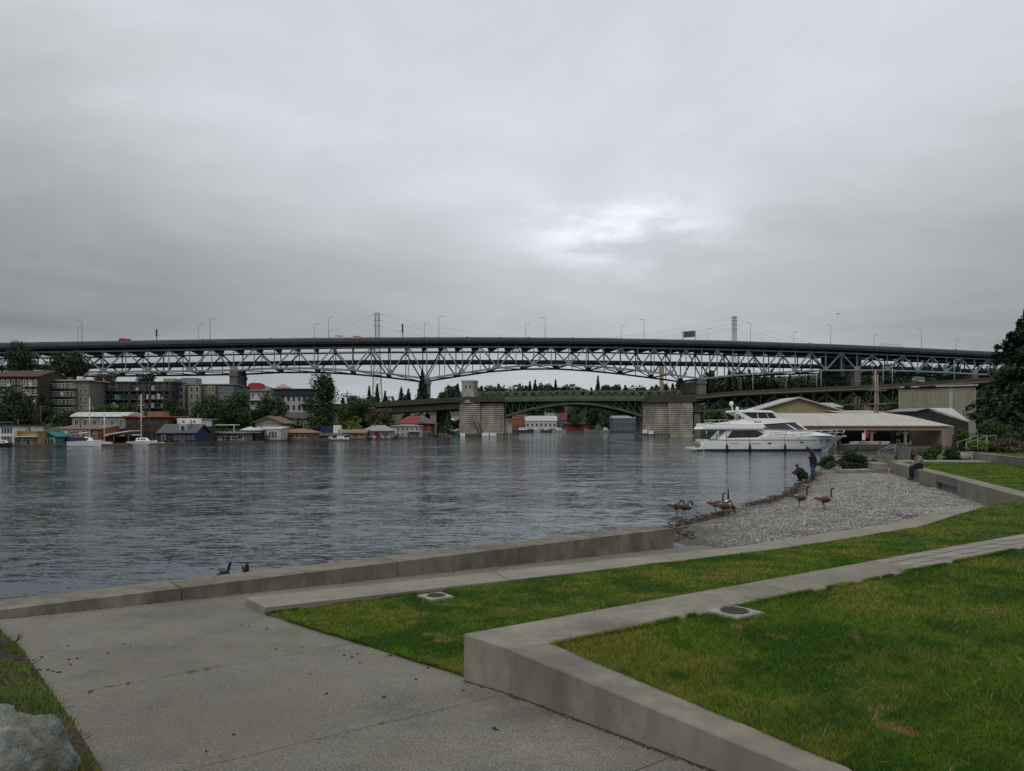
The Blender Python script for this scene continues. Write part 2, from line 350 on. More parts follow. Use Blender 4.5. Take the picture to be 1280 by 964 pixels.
# ------------------------------------------------------------------ water
def water_mat():
    """waves as explicit surface slopes (independent of the pixel footprint, unlike a bump map)"""
    m = bpy.data.materials.new('lake_water'); m.use_nodes = True; t = m.node_tree; b = t.nodes['Principled BSDF']
    b.inputs['Base Color'].default_value = (0.011, 0.026, 0.043, 1); b.inputs['Roughness'].default_value = 0.06; b.inputs['IOR'].default_value = 1.33
    nn = t.nodes.new; lk = t.links.new; po = nn('ShaderNodeNewGeometry').outputs['Position']
    def nz(sc, det, stretch, off=(0, 0, 0), rough=0.55, dist=0.0, out='Color'):
        mp = nn('ShaderNodeMapping'); mp.inputs['Scale'].default_value = stretch; mp.inputs['Location'].default_value = off; lk(po, mp.inputs[0])
        q = nn('ShaderNodeTexNoise'); q.inputs['Scale'].default_value = sc; q.inputs['Detail'].default_value = det; q.inputs['Roughness'].default_value = rough; q.inputs['Distortion'].default_value = dist
        lk(mp.outputs[0], q.inputs['Vector']); return q.outputs[out]
    def vm(op, a, c):
        q = nn('ShaderNodeVectorMath'); q.operation = op
        for k, x in enumerate((a, c)):
            if x is None: continue
            if isinstance(x, tuple): q.inputs[k].default_value = x
            else: lk(x, q.inputs[k])
        return q.outputs[0]
    def slope(n, ax, ay): return vm('MULTIPLY', vm('SUBTRACT', n, (0.5, 0.5, 0.5)), (ax, ay, 0.0))
    def mr(x, a, c, d, e):
        q = nn('ShaderNodeMapRange'); q.interpolation_type = 'SMOOTHSTEP'; lk(x, q.inputs[0])
        for k, y in enumerate((a, c, d, e)): q.inputs[k + 1].default_value = y
        return q.outputs[0]
    v = slope(nz(0.45, 2, (0.5, 1.3, 1), dist=0.4), 0.14, 0.22)
    v = vm('ADD', v, slope(nz(4.2, 3, (0.34, 1.45, 1), (4, 9, 0), 0.6, 0.3), 0.30, 0.62))
    v = vm('ADD', v, slope(nz(13.0, 2, (0.6, 1.3, 1), (1, 2, 0)), 0.36, 0.46))
    # cat's paws: long streaks of rougher and calmer water
    w = nz(0.035, 4, (0.30, 1.6, 1), (3, 1, 0), 0.6, 0.6, 'Fac'); w2 = nz(0.16, 3, (0.35, 2.2, 1), (8, 5, 0), 0.6, 0.4, 'Fac')
    k = nn('ShaderNodeMath'); k.operation = 'MULTIPLY'; lk(mr(w, 0.36, 0.64, 0.60, 1.0), k.inputs[0]); lk(mr(w2, 0.36, 0.64, 0.75, 1.05), k.inputs[1])
    sc = nn('ShaderNodeVectorMath'); sc.operation = 'SCALE'; lk(v, sc.inputs[0]); lk(k.outputs[0], sc.inputs['Scale'])
    nrm = vm('NORMALIZE', vm('ADD', sc.outputs[0], (0.0, 0.0, 1.0)), None)
    lk(nrm, b.inputs['Normal']); return m
M_water = water_mat()
tag(MB().add([(-3000, -200, 0), (3000, -200, 0), (3000, 6000, 0), (-3000, 6000, 0)], [(0, 1, 2, 3)]).build('lake_water', M_water), kind='structure')

# ------------------------------------------------------------------ plaza: cast slabs with open joints over a dark sub-base
T_SW = 0.67                                                   # top of the sea wall
SWA, SWB = Vector((-7.08, 10.62)), Vector((4.06, 19.2)); SWD = (SWB - SWA).normalized(); SWN = Vector((-SWD.y, SWD.x))
SW0 = SWA - SWD * 9.0
pl = [(-16.0, -4.0), (6.0, -4.0), (12.5, 14.0), (SWB.x + 0.6, SWB.y + 0.3), (SWB.x, SWB.y), (SW0.x, SW0.y), (-16.0, SW0.y)]
def banded(poly, top, thick, mb=None):
    mb = mb or MB()
    for a, b in ((-10, 10.8), (10.8, 19), (19, 60)):
        q = clip(clip(poly, (0, a), (0, 1)), (0, b), (0, -1))
        if len(q) > 2: mb.prism(q, lambda x, y: gz(y, x) + top - thick, lambda x, y: gz(y, x) + top)
    return mb
plaza = tag(banded(pl, -0.035, 0.6).build('plaza', M_soil), kind='structure')
def jl(a, b):
    a, b = G(*a), G(*b); d = Vector((b.x - a.x, b.y - a.y)).normalized(); return (a.x, a.y), (-d.y, d.x)
JA, JB, JC = jl((230, 964), (635, 867)), jl((85, 868), (470, 799)), jl((268, 741), (331, 766))
JD = ((JA[0][0], JA[0][1] - 2.6), JA[1])
def keep(poly, *cs):
    for (p, n), sgn in cs: poly = clip(poly, p, (n[0] * sgn, n[1] * sgn), 0.005)
    return poly
slabs = [keep(pl, (JD, -1)), keep(pl, (JD, 1), (JA, -1)), keep(pl, (JA, 1), (JB, -1)), keep(pl, (JB, 1), (JC, -1)), keep(pl, (JB, 1), (JC, 1))]
for q in slabs:
    if len(q) > 2: banded(q, 0.0, 0.12).build('concrete_slab', M_plaza, plaza)

# ------------------------------------------------------------------ sea wall: cast segments
sw = thing('seawall', 'low concrete seawall between the plaza and the lake', 'seawall', (0, 0, 0))
def on_sw(u, v):           # parameter along the wall of the joint seen at pixel (u,v) on its top front edge
    q = PZ(u, v, T_SW); return (Vector((q.x, q.y)) - SWA).dot(SWD)
js = [-9.0, on_sw(228, 736), on_sw(495, 702), on_sw(690, 681), (SWB - SWA).length]
for i in range(len(js) - 1):
    a, b = SWA + SWD * (js[i] + 0.008), SWA + SWD * (js[i + 1] - 0.008); c, d = b + SWN * 0.72, a + SWN * 0.72
    if i == len(js) - 2: c = c - SWD * 0.18
    ch = 0.012
    mb = MB(); mb.prism([tuple(a), tuple(b), tuple(c), tuple(d)], -1.2, T_SW - ch)
    k = lambda p, q: tuple(p + (q - p) * (ch / (q - p).length))
    mb.prism([k(a, c), k(b, d), k(c, a), k(d, b)], T_SW - ch, T_SW)
    mb.build('wall_segment', M_concw, sw)

# ------------------------------------------------------------------ kerb strip along the lower lawn
FE = [(329, 757), (483, 734), (579, 721), (640, 712), (845, 684.5), (900, 678), (1040, 659), (1180, 641), (1280, 628), (1420, 612)]
NE = [(355, 768), (520, 744), (600, 731), (640, 724), (745, 709), (900, 688), (1040, 667.5), (1147, 652.5), (1280, 634), (1420, 617)]
def soff(d): return interp(d, [(0, 0.10), (11, 0.10), (19, 0.035), (80, 0.035)])
def GS(u, v):
    q = G(u, v, 0.1)
    for _ in range(4): q = G(u, v, soff(q.y))
    return q
fe = [GS(*p) for p in FE]; ne = [GS(*p) for p in NE]
def along(pts, t):
    seg = [0.0]
    for i in range(1, len(pts)): seg.append(seg[-1] + (pts[i] - pts[i - 1]).to_2d().length)
    s = t * seg[-1]
    for i in range(1, len(pts)):
        if s <= seg[i] + 1e-9: return pts[i - 1].lerp(pts[i], (s - seg[i - 1]) / (seg[i] - seg[i - 1]))
    return pts[-1]
def straight(pts):      # least-squares straight plan line through the measured points, first and last kept on it
    A = np.array([(p.x, p.y) for p in pts]); c = A.mean(0); d = np.linalg.svd(A - c)[2][0]
    if d[0] < 0: d = -d
    return [Vector((*(c + d * ((np.array((p.x, p.y)) - c) @ d)), p.z)) for p in pts]
fe = straight(fe); ne = straight(ne)
ks = thing('kerb_strip', 'flush concrete edging strip between beach and lower lawn', 'kerb')
NSEG = 9
for i in range(NSEG):
    t0, t1 = i / NSEG + (0.0004 if i else 0), (i + 1) / NSEG - 0.0004
    def fn(s, r, t0=t0, t1=t1):
        q = along(fe, lerp(t0, t1, s)).lerp(along(ne, lerp(t0, t1, s)), r); return (q.x, q.y, gz(q.y, q.x) + soff(q.y))
    V, Q = surf_from_grid(fn, 8, 1); n = len(V)
    mb = MB(); mb.add([tuple(v) for v in V], [tuple(q) for q in Q])
    vs = [tuple(v) for v in V] ; lo = [(x, y, z - 0.3) for x, y, z in vs]
    ring = list(range(0, 9)) + list(range(17, 8, -1))
    mb.add(vs + lo, [(ring[j], ring[(j + 1) % 18], ring[(j + 1) % 18] + n, ring[j] + n) for j in range(18)])
    mb.build('kerb_stone', M_concl, ks)

# ------------------------------------------------------------------ lower lawn
BTOP = CZ - 1.92                                              # top of the seat wall round the upper lawn
B0, B1 = PZ(580, 792, BTOP).to_2d(), PZ(1280, 667, BTOP).to_2d(); BD = (B1 - B0).normalized(); BE = B0 + BD * 19.0
N0, N1 = PZ(690, 804, BTOP).to_2d(), PZ(1280, 684.5, BTOP).to_2d(); ND = (N1 - N0).normalized(); NEe = N0 + ND * 18.0
pe0 = G(580, 846); pin = B0 + BD * 0.05
def low_lawn(s, t):
    a = along(ne, s); bpt = (Vector((pe0.x, pe0.y)).lerp(pin, min(1, s / 0.02))) if s < 0.02 else pin.lerp(BE + Vector((0.2, -0.1)), (s - 0.02) / 0.98)
    x, y = a.x + (bpt.x - a.x) * t, a.y + (bpt.y - a.y) * t
    z = gz(y, x) + 0.006 + min(1, 12 * s) * 0.02 + min(1, 6 * s) * 0.02 * noise.noise((x * 1.3, y * 1.3, 2.0)) + 0.035 * min(1, 3 * s)
    return (x, y, z)
V, Q = surf_from_grid(low_lawn, 90, 26)
lawn1 = tag(link('lower_lawn', npmesh('lower_lawn', V, Q, M_turf, True)), kind='structure')
g = scatter(V, Q, 380000, 1.7); bv, bf = blades(g, 0.012, 0.044, 0.0055, 1.7)
tag(link('lower_lawn_grass', npmesh('lower_lawn_grass', bv, bf, M_grass)), 'short green grass of the lower lawn beside the beach', 'grass', kind='stuff')

# ------------------------------------------------------------------ seat wall round the upper lawn
wall = thing('seat_wall', 'L-shaped concrete seat wall enclosing the upper lawn', 'wall')
W0 = PZ(638, 811, BTOP).to_2d(); W1 = PZ(1010, 964, BTOP).to_2d(); WD = (W1 - W0).normalized()
I0 = N0; I1 = PZ(1075, 964, BTOP).to_2d(); ID = (I1 - I0).normalized()
def bproj(p): q = PZ(*p, BTOP).to_2d(); return (q - B0).dot(BD)
jb1, jb2 = bproj((887, 736)), bproj((1095, 701))
def wall_prism(name, poly, top, m, parent, ch=0.012, depth=0.35):
    poly = [Vector(p) for p in poly]; c = sum(poly, Vector((0, 0))) / len(poly); n = len(poly)
    ins = []
    for i in range(n):
        a, b, e = poly[i - 1], poly[i], poly[(i + 1) % n]
        d1, d2 = (b - a).normalized(), (e - b).normalized(); nn1, nn2 = Vector((-d1.y, d1.x)), Vector((-d2.y, d2.x))
        h = (nn1 + nn2); h = h / max(0.35, h.length_squared) * 2 * ch
        ins.append(b + h)
    vs = [(p.x, p.y, gz(p.y, p.x) - depth) for p in poly] + [(p.x, p.y, top - ch) for p in poly] + [(p.x, p.y, top) for p in ins]
    fs = [(i, (i + 1) % n, n + (i + 1) % n, n + i) for i in range(n)] + [(n + i, n + (i + 1) % n, 2 * n + (i + 1) % n, 2 * n + i) for i in range(n)] + [tuple(range(2 * n, 3 * n)), tuple(range(n - 1, -1, -1))]
    return MB().add(vs, fs).build(name, m, parent)
def nearpt(s):     # point of the near edge opposite to B0 + BD*s
    p = B0 + BD * s; nrm = Vector((BD.y, -BD.x)); k = (N0 - p).dot(Vector((-ND.y, ND.x))) / nrm.dot(Vector((-ND.y, ND.x))); return p + nrm * k
g_ = 0.004
cor = W0 + (I0 - W0) * 0.0
wall_prism('wall_segment', [W0, N0, nearpt(jb1 - g_), B0 + BD * (jb1 - g_), B0], BTOP, M_conc, wall)
wall_prism('wall_segment', [nearpt(jb1 + g_), nearpt(jb2 - g_), B0 + BD * (jb2 - g_), B0 + BD * (jb1 + g_)], BTOP, M_conc, wall)
# the return towards the camera, cut by joints
def wl(s): return W0 + WD * s
def il(s): return I0 + ID * s
jw = (PZ(1062, 962, BTOP).to_2d() - I0).dot(ID)
wall_prism('wall_segment', [wl(0.008), wl(jw + 0.16), il(jw - g_), N0 + ID * 0.004], BTOP - 0.004, M_conc, wall)
wall_prism('wall_segment', [wl(jw + 0.17), wl(6.5), il(6.5), il(jw + g_)], BTOP - 0.004, M_conc, wall)
# timber seat on the band
M_wood = mat('grey_timber', (0.24, 0.215, 0.185), 0.85, 0.35, 2.0, 0.5, 30, space='World', stretch=(0.7, 3.0, 3.0))
bw = [(0.0, 0.21), (0.235, 0.45), (0.475, 0.70)]
wall_prism('wall_segment', [nearpt(jb2 + g_), nearpt(18.0), B0 + BD * 18.0, B0 + BD * (jb2 + g_)], BTOP - 0.06, M_conc, wall)
for a, b in bw:
    for s0, s1 in ((jb2 + 0.01, jb2 + 3.2), (jb2 + 3.21, jb2 + 6.5), (jb2 + 6.51, 17.9)):
        nr = Vector((BD.y, -BD.x)); q = [B0 + BD * s0 + nr * b, B0 + BD * s1 + nr * b, B0 + BD * s1 + nr * a, B0 + BD * s0 + nr * a]
        MB().prism([tuple(x) for x in q], BTOP - 0.057, BTOP + random.uniform(-0.006, 0.004)).build('plank', M_wood, wall)

# ------------------------------------------------------------------ upper lawn
def up_lawn(s, t):
    a = N0.lerp(NEe, s)
    b = il(s / 0.5 * 6.4) if s < 0.5 else il(6.4).lerp(Vector((16.0, 1.0)), (s - 0.5) / 0.5)
    x, y = a.x + (b.x - a.x) * t, a.y + (b.y - a.y) * t
    return (x, y, BTOP - 0.035 + 0.016 * noise.noise((x * 0.9, y * 0.9, 5.0)) + 0.03 * min(1.0, max(0, (y - 4) * 0.05)) * (4 * t * (1 - t)))
V, Q = surf_from_grid(up_lawn, 90, 40)
lawn2 = tag(link('upper_lawn', npmesh('upper_lawn', V, Q, M_turf, True)), kind='structure')
g = scatter(V, Q, 900000, 2.0, 3.6); bv, bf = blades(g, 0.014, 0.052, 0.0048, 1.7)
tag(link('upper_lawn_grass', npmesh('upper_lawn_grass', bv, bf, M_grass)), 'short green and yellowing grass of the upper lawn', 'grass', kind='stuff')

def edge_tufts(name, label, lines, per_m, hmin, hmax, spread, zf):
    PP = []
    for a, b in lines:
        a, b = Vector(a), Vector(b); l = (b - a).length; nn_ = Vector((-(b - a).y, (b - a).x)).normalized(); k = int(l * per_m)
        t = RNG.random(k); w = np.array([max(0.0, noise.noise((x * l * 2.2, a.x * 3, a.y)) + 0.25) for x in t]); o = (RNG.random(k) - 0.55) * spread * w * 2.2
        x, y = a.x + (b - a).x * t + nn_.x * o, a.y + (b - a).y * t + nn_.y * o; z = np.array([zf(q, r_) for q, r_ in zip(x, y)]); PP.append(np.stack([x, y, z], 1)[w > 0.02])
    p = np.concatenate(PP).astype(np.float32); bv, bf = blades(p, hmin, hmax, 0.0055, 1.6); return tag(link(name, npmesh(name, bv, bf, M_grass)), label, 'grass', kind='stuff')
def clumps(V, Q, n, per, r):
    c = scatter(V, Q, n, 1.2, 3.6); rr_ = r * (0.4 + RNG.random(n)); k = np.repeat(np.arange(n), per); o = RNG.normal(size=(n * per, 2)) * rr_[k][:, None] * 0.5
    p = c[k].copy(); p[:, :2] += o; return p
cl = clumps(V, Q, 70, 240, 0.13); cv_, cf_ = blades(cl, 0.03, 0.085, 0.0055, 1.3)
tag(link('clover_clumps', npmesh('clover_clumps', cv_, cf_, LUSH)), 'taller dark clover and grass clumps in the upper lawn', 'grass', kind='stuff')
sp = scatter(V, Q, 2600, 1.6, 3.6); sv_, sf_ = blades(sp, 0.03, 0.075, 0.0045, 2.6)
tag(link('dry_straws', npmesh('dry_straws', sv_, sf_, mat('dry_straw', (0.36, 0.32, 0.15), 0.8, 0.25, 3, island=.3))), 'pale dry straws lying in the upper lawn', 'grass', kind='stuff')
edge_tufts('upper_edge_grass', 'ragged grass creeping over the wall edges of the upper lawn', [(il(0.0), il(5.0)), (N0 + ND * 14, N0)], 2200, 0.015, 0.05, 0.022, lambda x, y: BTOP - 0.02)
edge_tufts('lower_edge_grass', 'ragged grass creeping over the plaza edge of the lower lawn', [((pe0.x, pe0.y), (ne[0].x, ne[0].y)), ((ne[0].x, ne[0].y), (ne[-3].x, ne[-3].y))], 1700, 0.015, 0.05, 0.05, lambda x, y: gz(y, x) + 0.02)
# ------------------------------------------------------------------ drain covers set in concrete pads
M_iron = mat('cast_iron', (0.055, 0.048, 0.042), 0.7, 0.3, 20, 0.3, 60, metal=0.3)
def drain(label, u, v, z, w, rz, group='drain covers in the lawns'):
    p = PZ(u, v, z); t = thing('drain_cover', label, 'drain', (p.x, p.y, z), rz, group)
    mb = MB(); h = w / 2; mb.prism([(-h, -h), (h, -h), (h, h), (-h, h)], -0.1, 0.012); mb.prism([(-h + .01, -h + .01), (h - .01, -h + .01), (h - .01, h - .01), (-h + .01, h - .01)], 0.012, 0.02); mb.build('pad', mat('pale_pad', (.30, .282, .245), .9, .18, 6, .2, space='World'), t)
    r = w * 0.30; n = 28; rim = MB(); vs = []
    for rr_, zz in ((r * 1.12, 0.021), (r * 1.12, 0.03), (r * 0.94, 0.03), (r * 0.94, 0.018)): vs += [(rr_ * math.cos(2 * math.pi * i / n), rr_ * math.sin(2 * math.pi * i / n), zz) for i in range(n)]
    rim.add(vs, [(k * n + i, k * n + (i + 1) % n, (k + 1) * n + (i + 1) % n, (k + 1) * n + i) for k in range(3) for i in range(n)]); rim.build('rim', M_iron, t)
    gr = MB()
    gr.prism([(r * .93 * math.cos(2 * math.pi * i / n), r * .93 * math.sin(2 * math.pi * i / n)) for i in range(n)], 0.0205, 0.0235)
    for k in range(-3, 4):
        y = k * r * 0.25; x = math.sqrt(max(0, (r * .88) ** 2 - y * y)); gr.box(-x, x, y - r * .07, y + r * .07, 0.0235, 0.029)
    gr.build('grate', M_iron, t); return t
d0 = G(545, 746, 0.052); drain('round drain cover on a square pad beside the kerb strip of the lower lawn', 545, 746, d0.z + .004, 0.42, 0.62)
drain('round drain cover on a square pad in the upper lawn', 918, 766, BTOP - 0.014, 0.43, 0.62)

# ------------------------------------------------------------------ beach
SH = [(3.2, 17.0), (4.45, 20.3), (5.0, 24.8), (6.4, 26.9), (7.45, 28.4), (8.8, 30.4), (10.2, 32.4), (11.6, 34.5), (13.4, 37.6), (16.0, 43.2), (18.0, 47.0), (22.8, 57.4), (25.0, 61.0), (30, 68), (44, 85)]
SHA = np.array(SH)
def sdist(x, y):
    best = None; sg = 1
    for i in range(len(SH) - 1):
        (ax, ay), (bx, by) = SH[i], SH[i + 1]; ex, ey = bx - ax, by - ay; t = max(0, min(1, ((x - ax) * ex + (y - ay) * ey) / (ex * ex + ey * ey)))
        qx, qy = x - ax - t * ex, y - ay - t * ey; d2 = qx * qx + qy * qy
        if best is None or d2 < best: best = d2; sg = 1 if ex * qy - ey * qx < 0 else -1
    return math.sqrt(best) * sg
def beach_z(x, y):
    s = sdist(x, y) + 0.35 * noise.noise((x * 0.5, y * 0.5, 1.0))
    top = min(gz(y, x), 0.2) if x < 13 else gz(y, x)
    return (min(top, 0.05 * s) if s > 0 else max(-0.8, 0.07 * s)) + 0.018 * noise.noise((x * 0.8, y * 0.8, 3))
M_gravel = mat('gravel_ground', (0.085, 0.081, 0.074), 0.95, 0.35, 30, 0.7, 120, space='World')
M_peb = mat('pebbles', (0.265, 0.252, 0.228), 0.8, 0.3, 1.5, space='World', island=0.78)
_t = M_peb.node_tree; _b = _t.nodes['Principled BSDF']; _o = _b.inputs['Base Color'].links[0].from_socket; _g = _t.nodes.new('ShaderNodeNewGeometry'); _s = _t.nodes.new('ShaderNodeSeparateXYZ'); _t.links.new(_g.outputs['Position'], _s.inputs[0])
_m = _t.nodes.new('ShaderNodeMapRange'); _t.links.new(_s.outputs[2], _m.inputs[0])      # wet stones beside the water are darker
for _i, _v in enumerate((0.03, 0.10, 0.42, 1.0)): _m.inputs[_i + 1].default_value = _v
_x = _t.nodes.new('ShaderNodeMixRGB'); _x.blend_type = 'MULTIPLY'; _x.inputs[0].default_value = 1; _t.links.new(_o, _x.inputs[1]); _t.links.new(_m.outputs[0], _x.inputs[2]); _t.links.new(_x.outputs[0], _b.inputs['Base Color'])
def beach(s, t):
    y = lerp(18.5, 62.0, t); x = lerp(interp(y, [(18, 2.5), (30, 5), (45, 13), (62, 21)]), interp(y, [(18, 9), (25, 17.4), (29.5, 19), (51, 26), (62, 30)]), s); return (x, y, beach_z(x, y))
V, Q = surf_from_grid(beach, 90, 150)
tag(link('gravel_beach', npmesh('gravel_beach', V, Q, M_gravel, True)), kind='structure')
g = scatter(V, Q, 150000, 1.3, 10); g = g[g[:, 2] > 0.015]
n = len(g); r = (0.012 + 0.024 * RNG.random(n) ** 3) * (np.hypot(g[:, 0], g[:, 1]) / 30) ** 0.5
oc = np.array([(1, 0, 0), (0, 1, 0), (-1, 0, 0), (0, -1, 0), (0, 0, 0.6), (0, 0, -0.6)], np.float32); of = np.array([(0, 1, 4), (1, 2, 4), (2, 3, 4), (3, 0, 4)], np.int32)
a = RNG.random(n) * 6.28; el = 0.6 + 0.8 * RNG.random(n)
ca, sa = np.cos(a), np.sin(a)
ox = oc[None, :, 0] * r[:, None] * el[:, None]; oy = oc[None, :, 1] * r[:, None] / el[:, None]; oz = oc[None, :, 2] * r[:, None]
PV = np.stack([g[:, 0:1] + ox * ca[:, None] - oy * sa[:, None], g[:, 1:2] + ox * sa[:, None] + oy * ca[:, None], g[:, 2:3] + oz + 0.004], -1).reshape(-1, 3)
PF = (of[None] + (np.arange(n) * 6)[:, None, None]).reshape(-1, 3)
tag(link('beach_pebbles', npmesh('beach_pebbles', PV, PF, M_peb)), 'grey pebbles covering the beach', 'pebbles', kind='stuff')
# brown drift line of twigs and leaves along the water's edge
M_drift = mat('brown_debris', (0.075, 0.046, 0.032), 0.9, 0.45, 5, island=0.6, space='World')
mb = MB()
for i in range(1150):
    t = random.random() ** 0.8; k = lerp(1.2, 12.4, t); a0 = Vector(SH[int(k)]).lerp(Vector(SH[int(k) + 1]), k - int(k))
    x, y = a0.x + random.gauss(0.25, 0.20), a0.y + random.gauss(-0.2, 0.20)
    dn = noise.noise((x * 0.6, y * 0.6, 9))
    if dn < -0.25 or y > 53: continue
    z = max(beach_z(x, y), 0.0) + random.uniform(0.0, 0.07); an = random.uniform(0, 6.28); l = random.uniform(0.03, 0.16)
    w = Vector((math.cos(an) * l, math.sin(an) * l, random.uniform(-0.02, 0.04)))
    mb.bar(Vector((x, y, z)) - w, Vector((x, y, z)) + w, random.uniform(0.02, 0.07), 0.02)
tag(mb.build('drift_line', M_drift), 'brown line of twigs and leaves washed up along the beach', 'debris', kind='stuff')

# ------------------------------------------------------------------ beach seat wall and the far lawns
ZL = 0.90
bwt = thing('beach_wall', 'long concrete seat wall with a dark stone panel beside the gravel beach', 'wall')
K0, K1 = Vector((16.6, 24.5)), Vector((25.0, 50.8)); KD = (K1 - K0).normalized(); KN = Vector((KD.y, -KD.x))
kl = (K1 - K0).length
ku = lambda u, v: (PZ(u, v, ZL).to_2d() - K0).dot(KD)
kp0, kp1 = ku(1199, 599.5), ku(1173, 592.5)
def kseg(s0, s1, w0, w1, z0, z1, m, nm):
    q = [K0 + KD * s0 + KN * w0, K0 + KD * s0 + KN * w1, K0 + KD * s1 + KN * w1, K0 + KD * s1 + KN * w0]
    return MB().prism([tuple(x) for x in q], z0, z1).build(nm, m, bwt)
M_slate = mat('dark_stone', (0.13, 0.13, 0.13), 0.8, 0.35, 4, 0.3, space='World')
kj = [0.0, kp0 * 0.5, kp0]
for a, b in zip(kj, kj[1:]): kseg(a + .006, b - .006, 0, 0.7, -0.4, ZL, M_conc, 'wall_segment')
kseg(kp0 + .006, kp1 - .006, 0.25, 0.7, -0.4, ZL - 0.003, M_conc, 'wall_segment')
for i in range(4):
    a, b = lerp(kp0, kp1, i / 4), lerp(kp0, kp1, (i + 1) / 4)
    kseg(a + .01, b - .01, 0.04, 0.249, 0.52, ZL - 0.004, M_slate, 'stone_panel')
kk = [kp1, lerp(kp1, kl, 0.5), kl]
for a, b in zip(kk, kk[1:]): kseg(a + .006, b - .006, 0, 0.7, -0.4, ZL, M_conc, 'wall_segment')
# low ledge and end wall at the head of the beach
lg = thing('beach_ledge', 'low pale concrete ledge at the far end of the gravel beach', 'ledge')
MB().prism([(25.1, 51.3), (26.0, 54.0), (25.2, 54.4), (24.2, 51.6)], -0.2, 0.75).build('end_wall', M_conc, lg)
MB().prism([(21.6, 50.6), (24.2, 50.9), (24.2, 51.6), (21.6, 51.4)], -0.2, 0.36).build('ledge_block', M_concl, lg)
MB().prism([(23.9, 50.2), (24.7, 50.4), (24.6, 50.85), (23.9, 50.7)], -0.2, 0.52).build('step_block', M_concl, lg)
def lawn_far(s, t):
    a = (K0 + KD * (-2.0) + KN * 0.68).lerp(K1 + KN * 0.68, t); b = Vector((40, 16)).lerp(Vector((46, 50)), t); q = a.lerp(b, s)
    return (q.x, q.y, ZL - 0.03 + 0.03 * noise.noise((q.x * .4, q.y * .4, 8)))
V, Q = surf_from_grid(lawn_far, 40, 40)
tag(link('terrace_lawn', npmesh('terrace_lawn', V, Q, M_turf, True)), kind='structure')
g = scatter(V, Q, 150000, 1.0, 20); bv, bf = blades(g, 0.02, 0.055, 0.006)
tag(link('terrace_lawn_grass', npmesh('terrace_lawn_grass', bv, bf, M_grass)), 'short grass of the terrace behind the beach wall', 'grass', kind='stuff')
tag(MB().prism([(25.7, 50.9), (46, 50.1), (46, 52.0), (26.2, 53.2)], 0.2, ZL + 0.02).build('terrace_path', M_concl), kind='structure')
w2 = thing('terrace_wall', 'short concrete retaining wall under the topmost lawn at the right edge', 'wall')
A2, B2 = PZ(1280, 583, ZL).to_2d(), PZ(1216, 574.4, ZL).to_2d(); D2 = (B2 - A2).normalized(); A2 = A2 - D2 * 12; N2 = Vector((D2.y, -D2.x)); l2 = (B2 - A2).length
for i in range(4):
    a, b = A2 + D2 * (l2 * i / 4 + .006), A2 + D2 * (l2 * (i + 1) / 4 - .006)
    MB().prism([tuple(x) for x in (a, a + N2 * .5, b + N2 * .5, b)], 0.4, 1.39).build('wall_segment', M_slate if i == 2 else M_conc, w2)
def lawn_top(s, t):
    q = (A2 + N2 * .48).lerp(B2 + N2 * .48, t).lerp(Vector((70, 30)).lerp(Vector((72, 58)), t), s); return (q.x, q.y, 1.35)
V, Q = surf_from_grid(lawn_top, 20, 20)
tag(link('top_lawn', npmesh('top_lawn', V, Q, M_turf, True)), kind='structure')
g = scatter(V, Q, 50000, 1.0, 20); bv, bf = blades(g, 0.02, 0.055, 0.008)
tag(link('top_lawn_grass', npmesh('top_lawn_grass', bv, bf, M_grass)), 'short grass of the topmost lawn at the right edge', 'grass', kind='stuff')

# ------------------------------------------------------------------ planted bed with a boulder at the lower left
bed = [G(-40, 745), G(8, 795), G(30, 815), G(62, 862), G(92, 905), G(128, 964), G(165, 1030)]
def bedf(s, t):
    q = along(bed, t); x, y = lerp(q.x, q.x - 3.2, s), q.y - 0.6 * s
    return (x, y, gz(y) + 0.006 + 0.10 * min(1, s * 6) + 0.03 * noise.noise((x * 2, y * 2, 4)) * min(1, s * 5) + 0.25 * s)
V, Q = surf_from_grid(bedf, 30, 40)
tag(link('planted_bed', npmesh('planted_bed', V, Q, M_soil, True)), kind='structure')
M_bgrass = lawn_mat('bed_grass', (0.14, 0.23, 0.03), (0.08, 0.17, 0.025), (0.24, 0.20, 0.06), (0.24, 0.11, 0.06))
g = scatter(V, Q, 60000, 1.0, 3); 
keepm = np.array([noise.noise((p[0] * 1.6, p[1] * 1.6, 1.0)) > -0.12 for p in g]); bv, bf = blades(g[keepm], 0.015, 0.065, 0.006, 1.3)
tag(link('bed_grass', npmesh('bed_grass', bv, bf, M_bgrass)), 'weedy grass growing in the planted bed beside the boulder', 'grass', kind='stuff')
mb = MB()
for p in g[~keepm][:2600]:
    a = random.uniform(0, 6.28); l = random.uniform(0.03, 0.09); mb.bar(Vector(p) + Vector((0, 0, .01)), Vector(p) + Vector((math.cos(a) * l, math.sin(a) * l, random.uniform(.0, .04))), 0.005, 0.003)
tag(mb.build('bed_litter', M_drift), 'brown fallen needles on the planted bed', 'litter', kind='stuff')
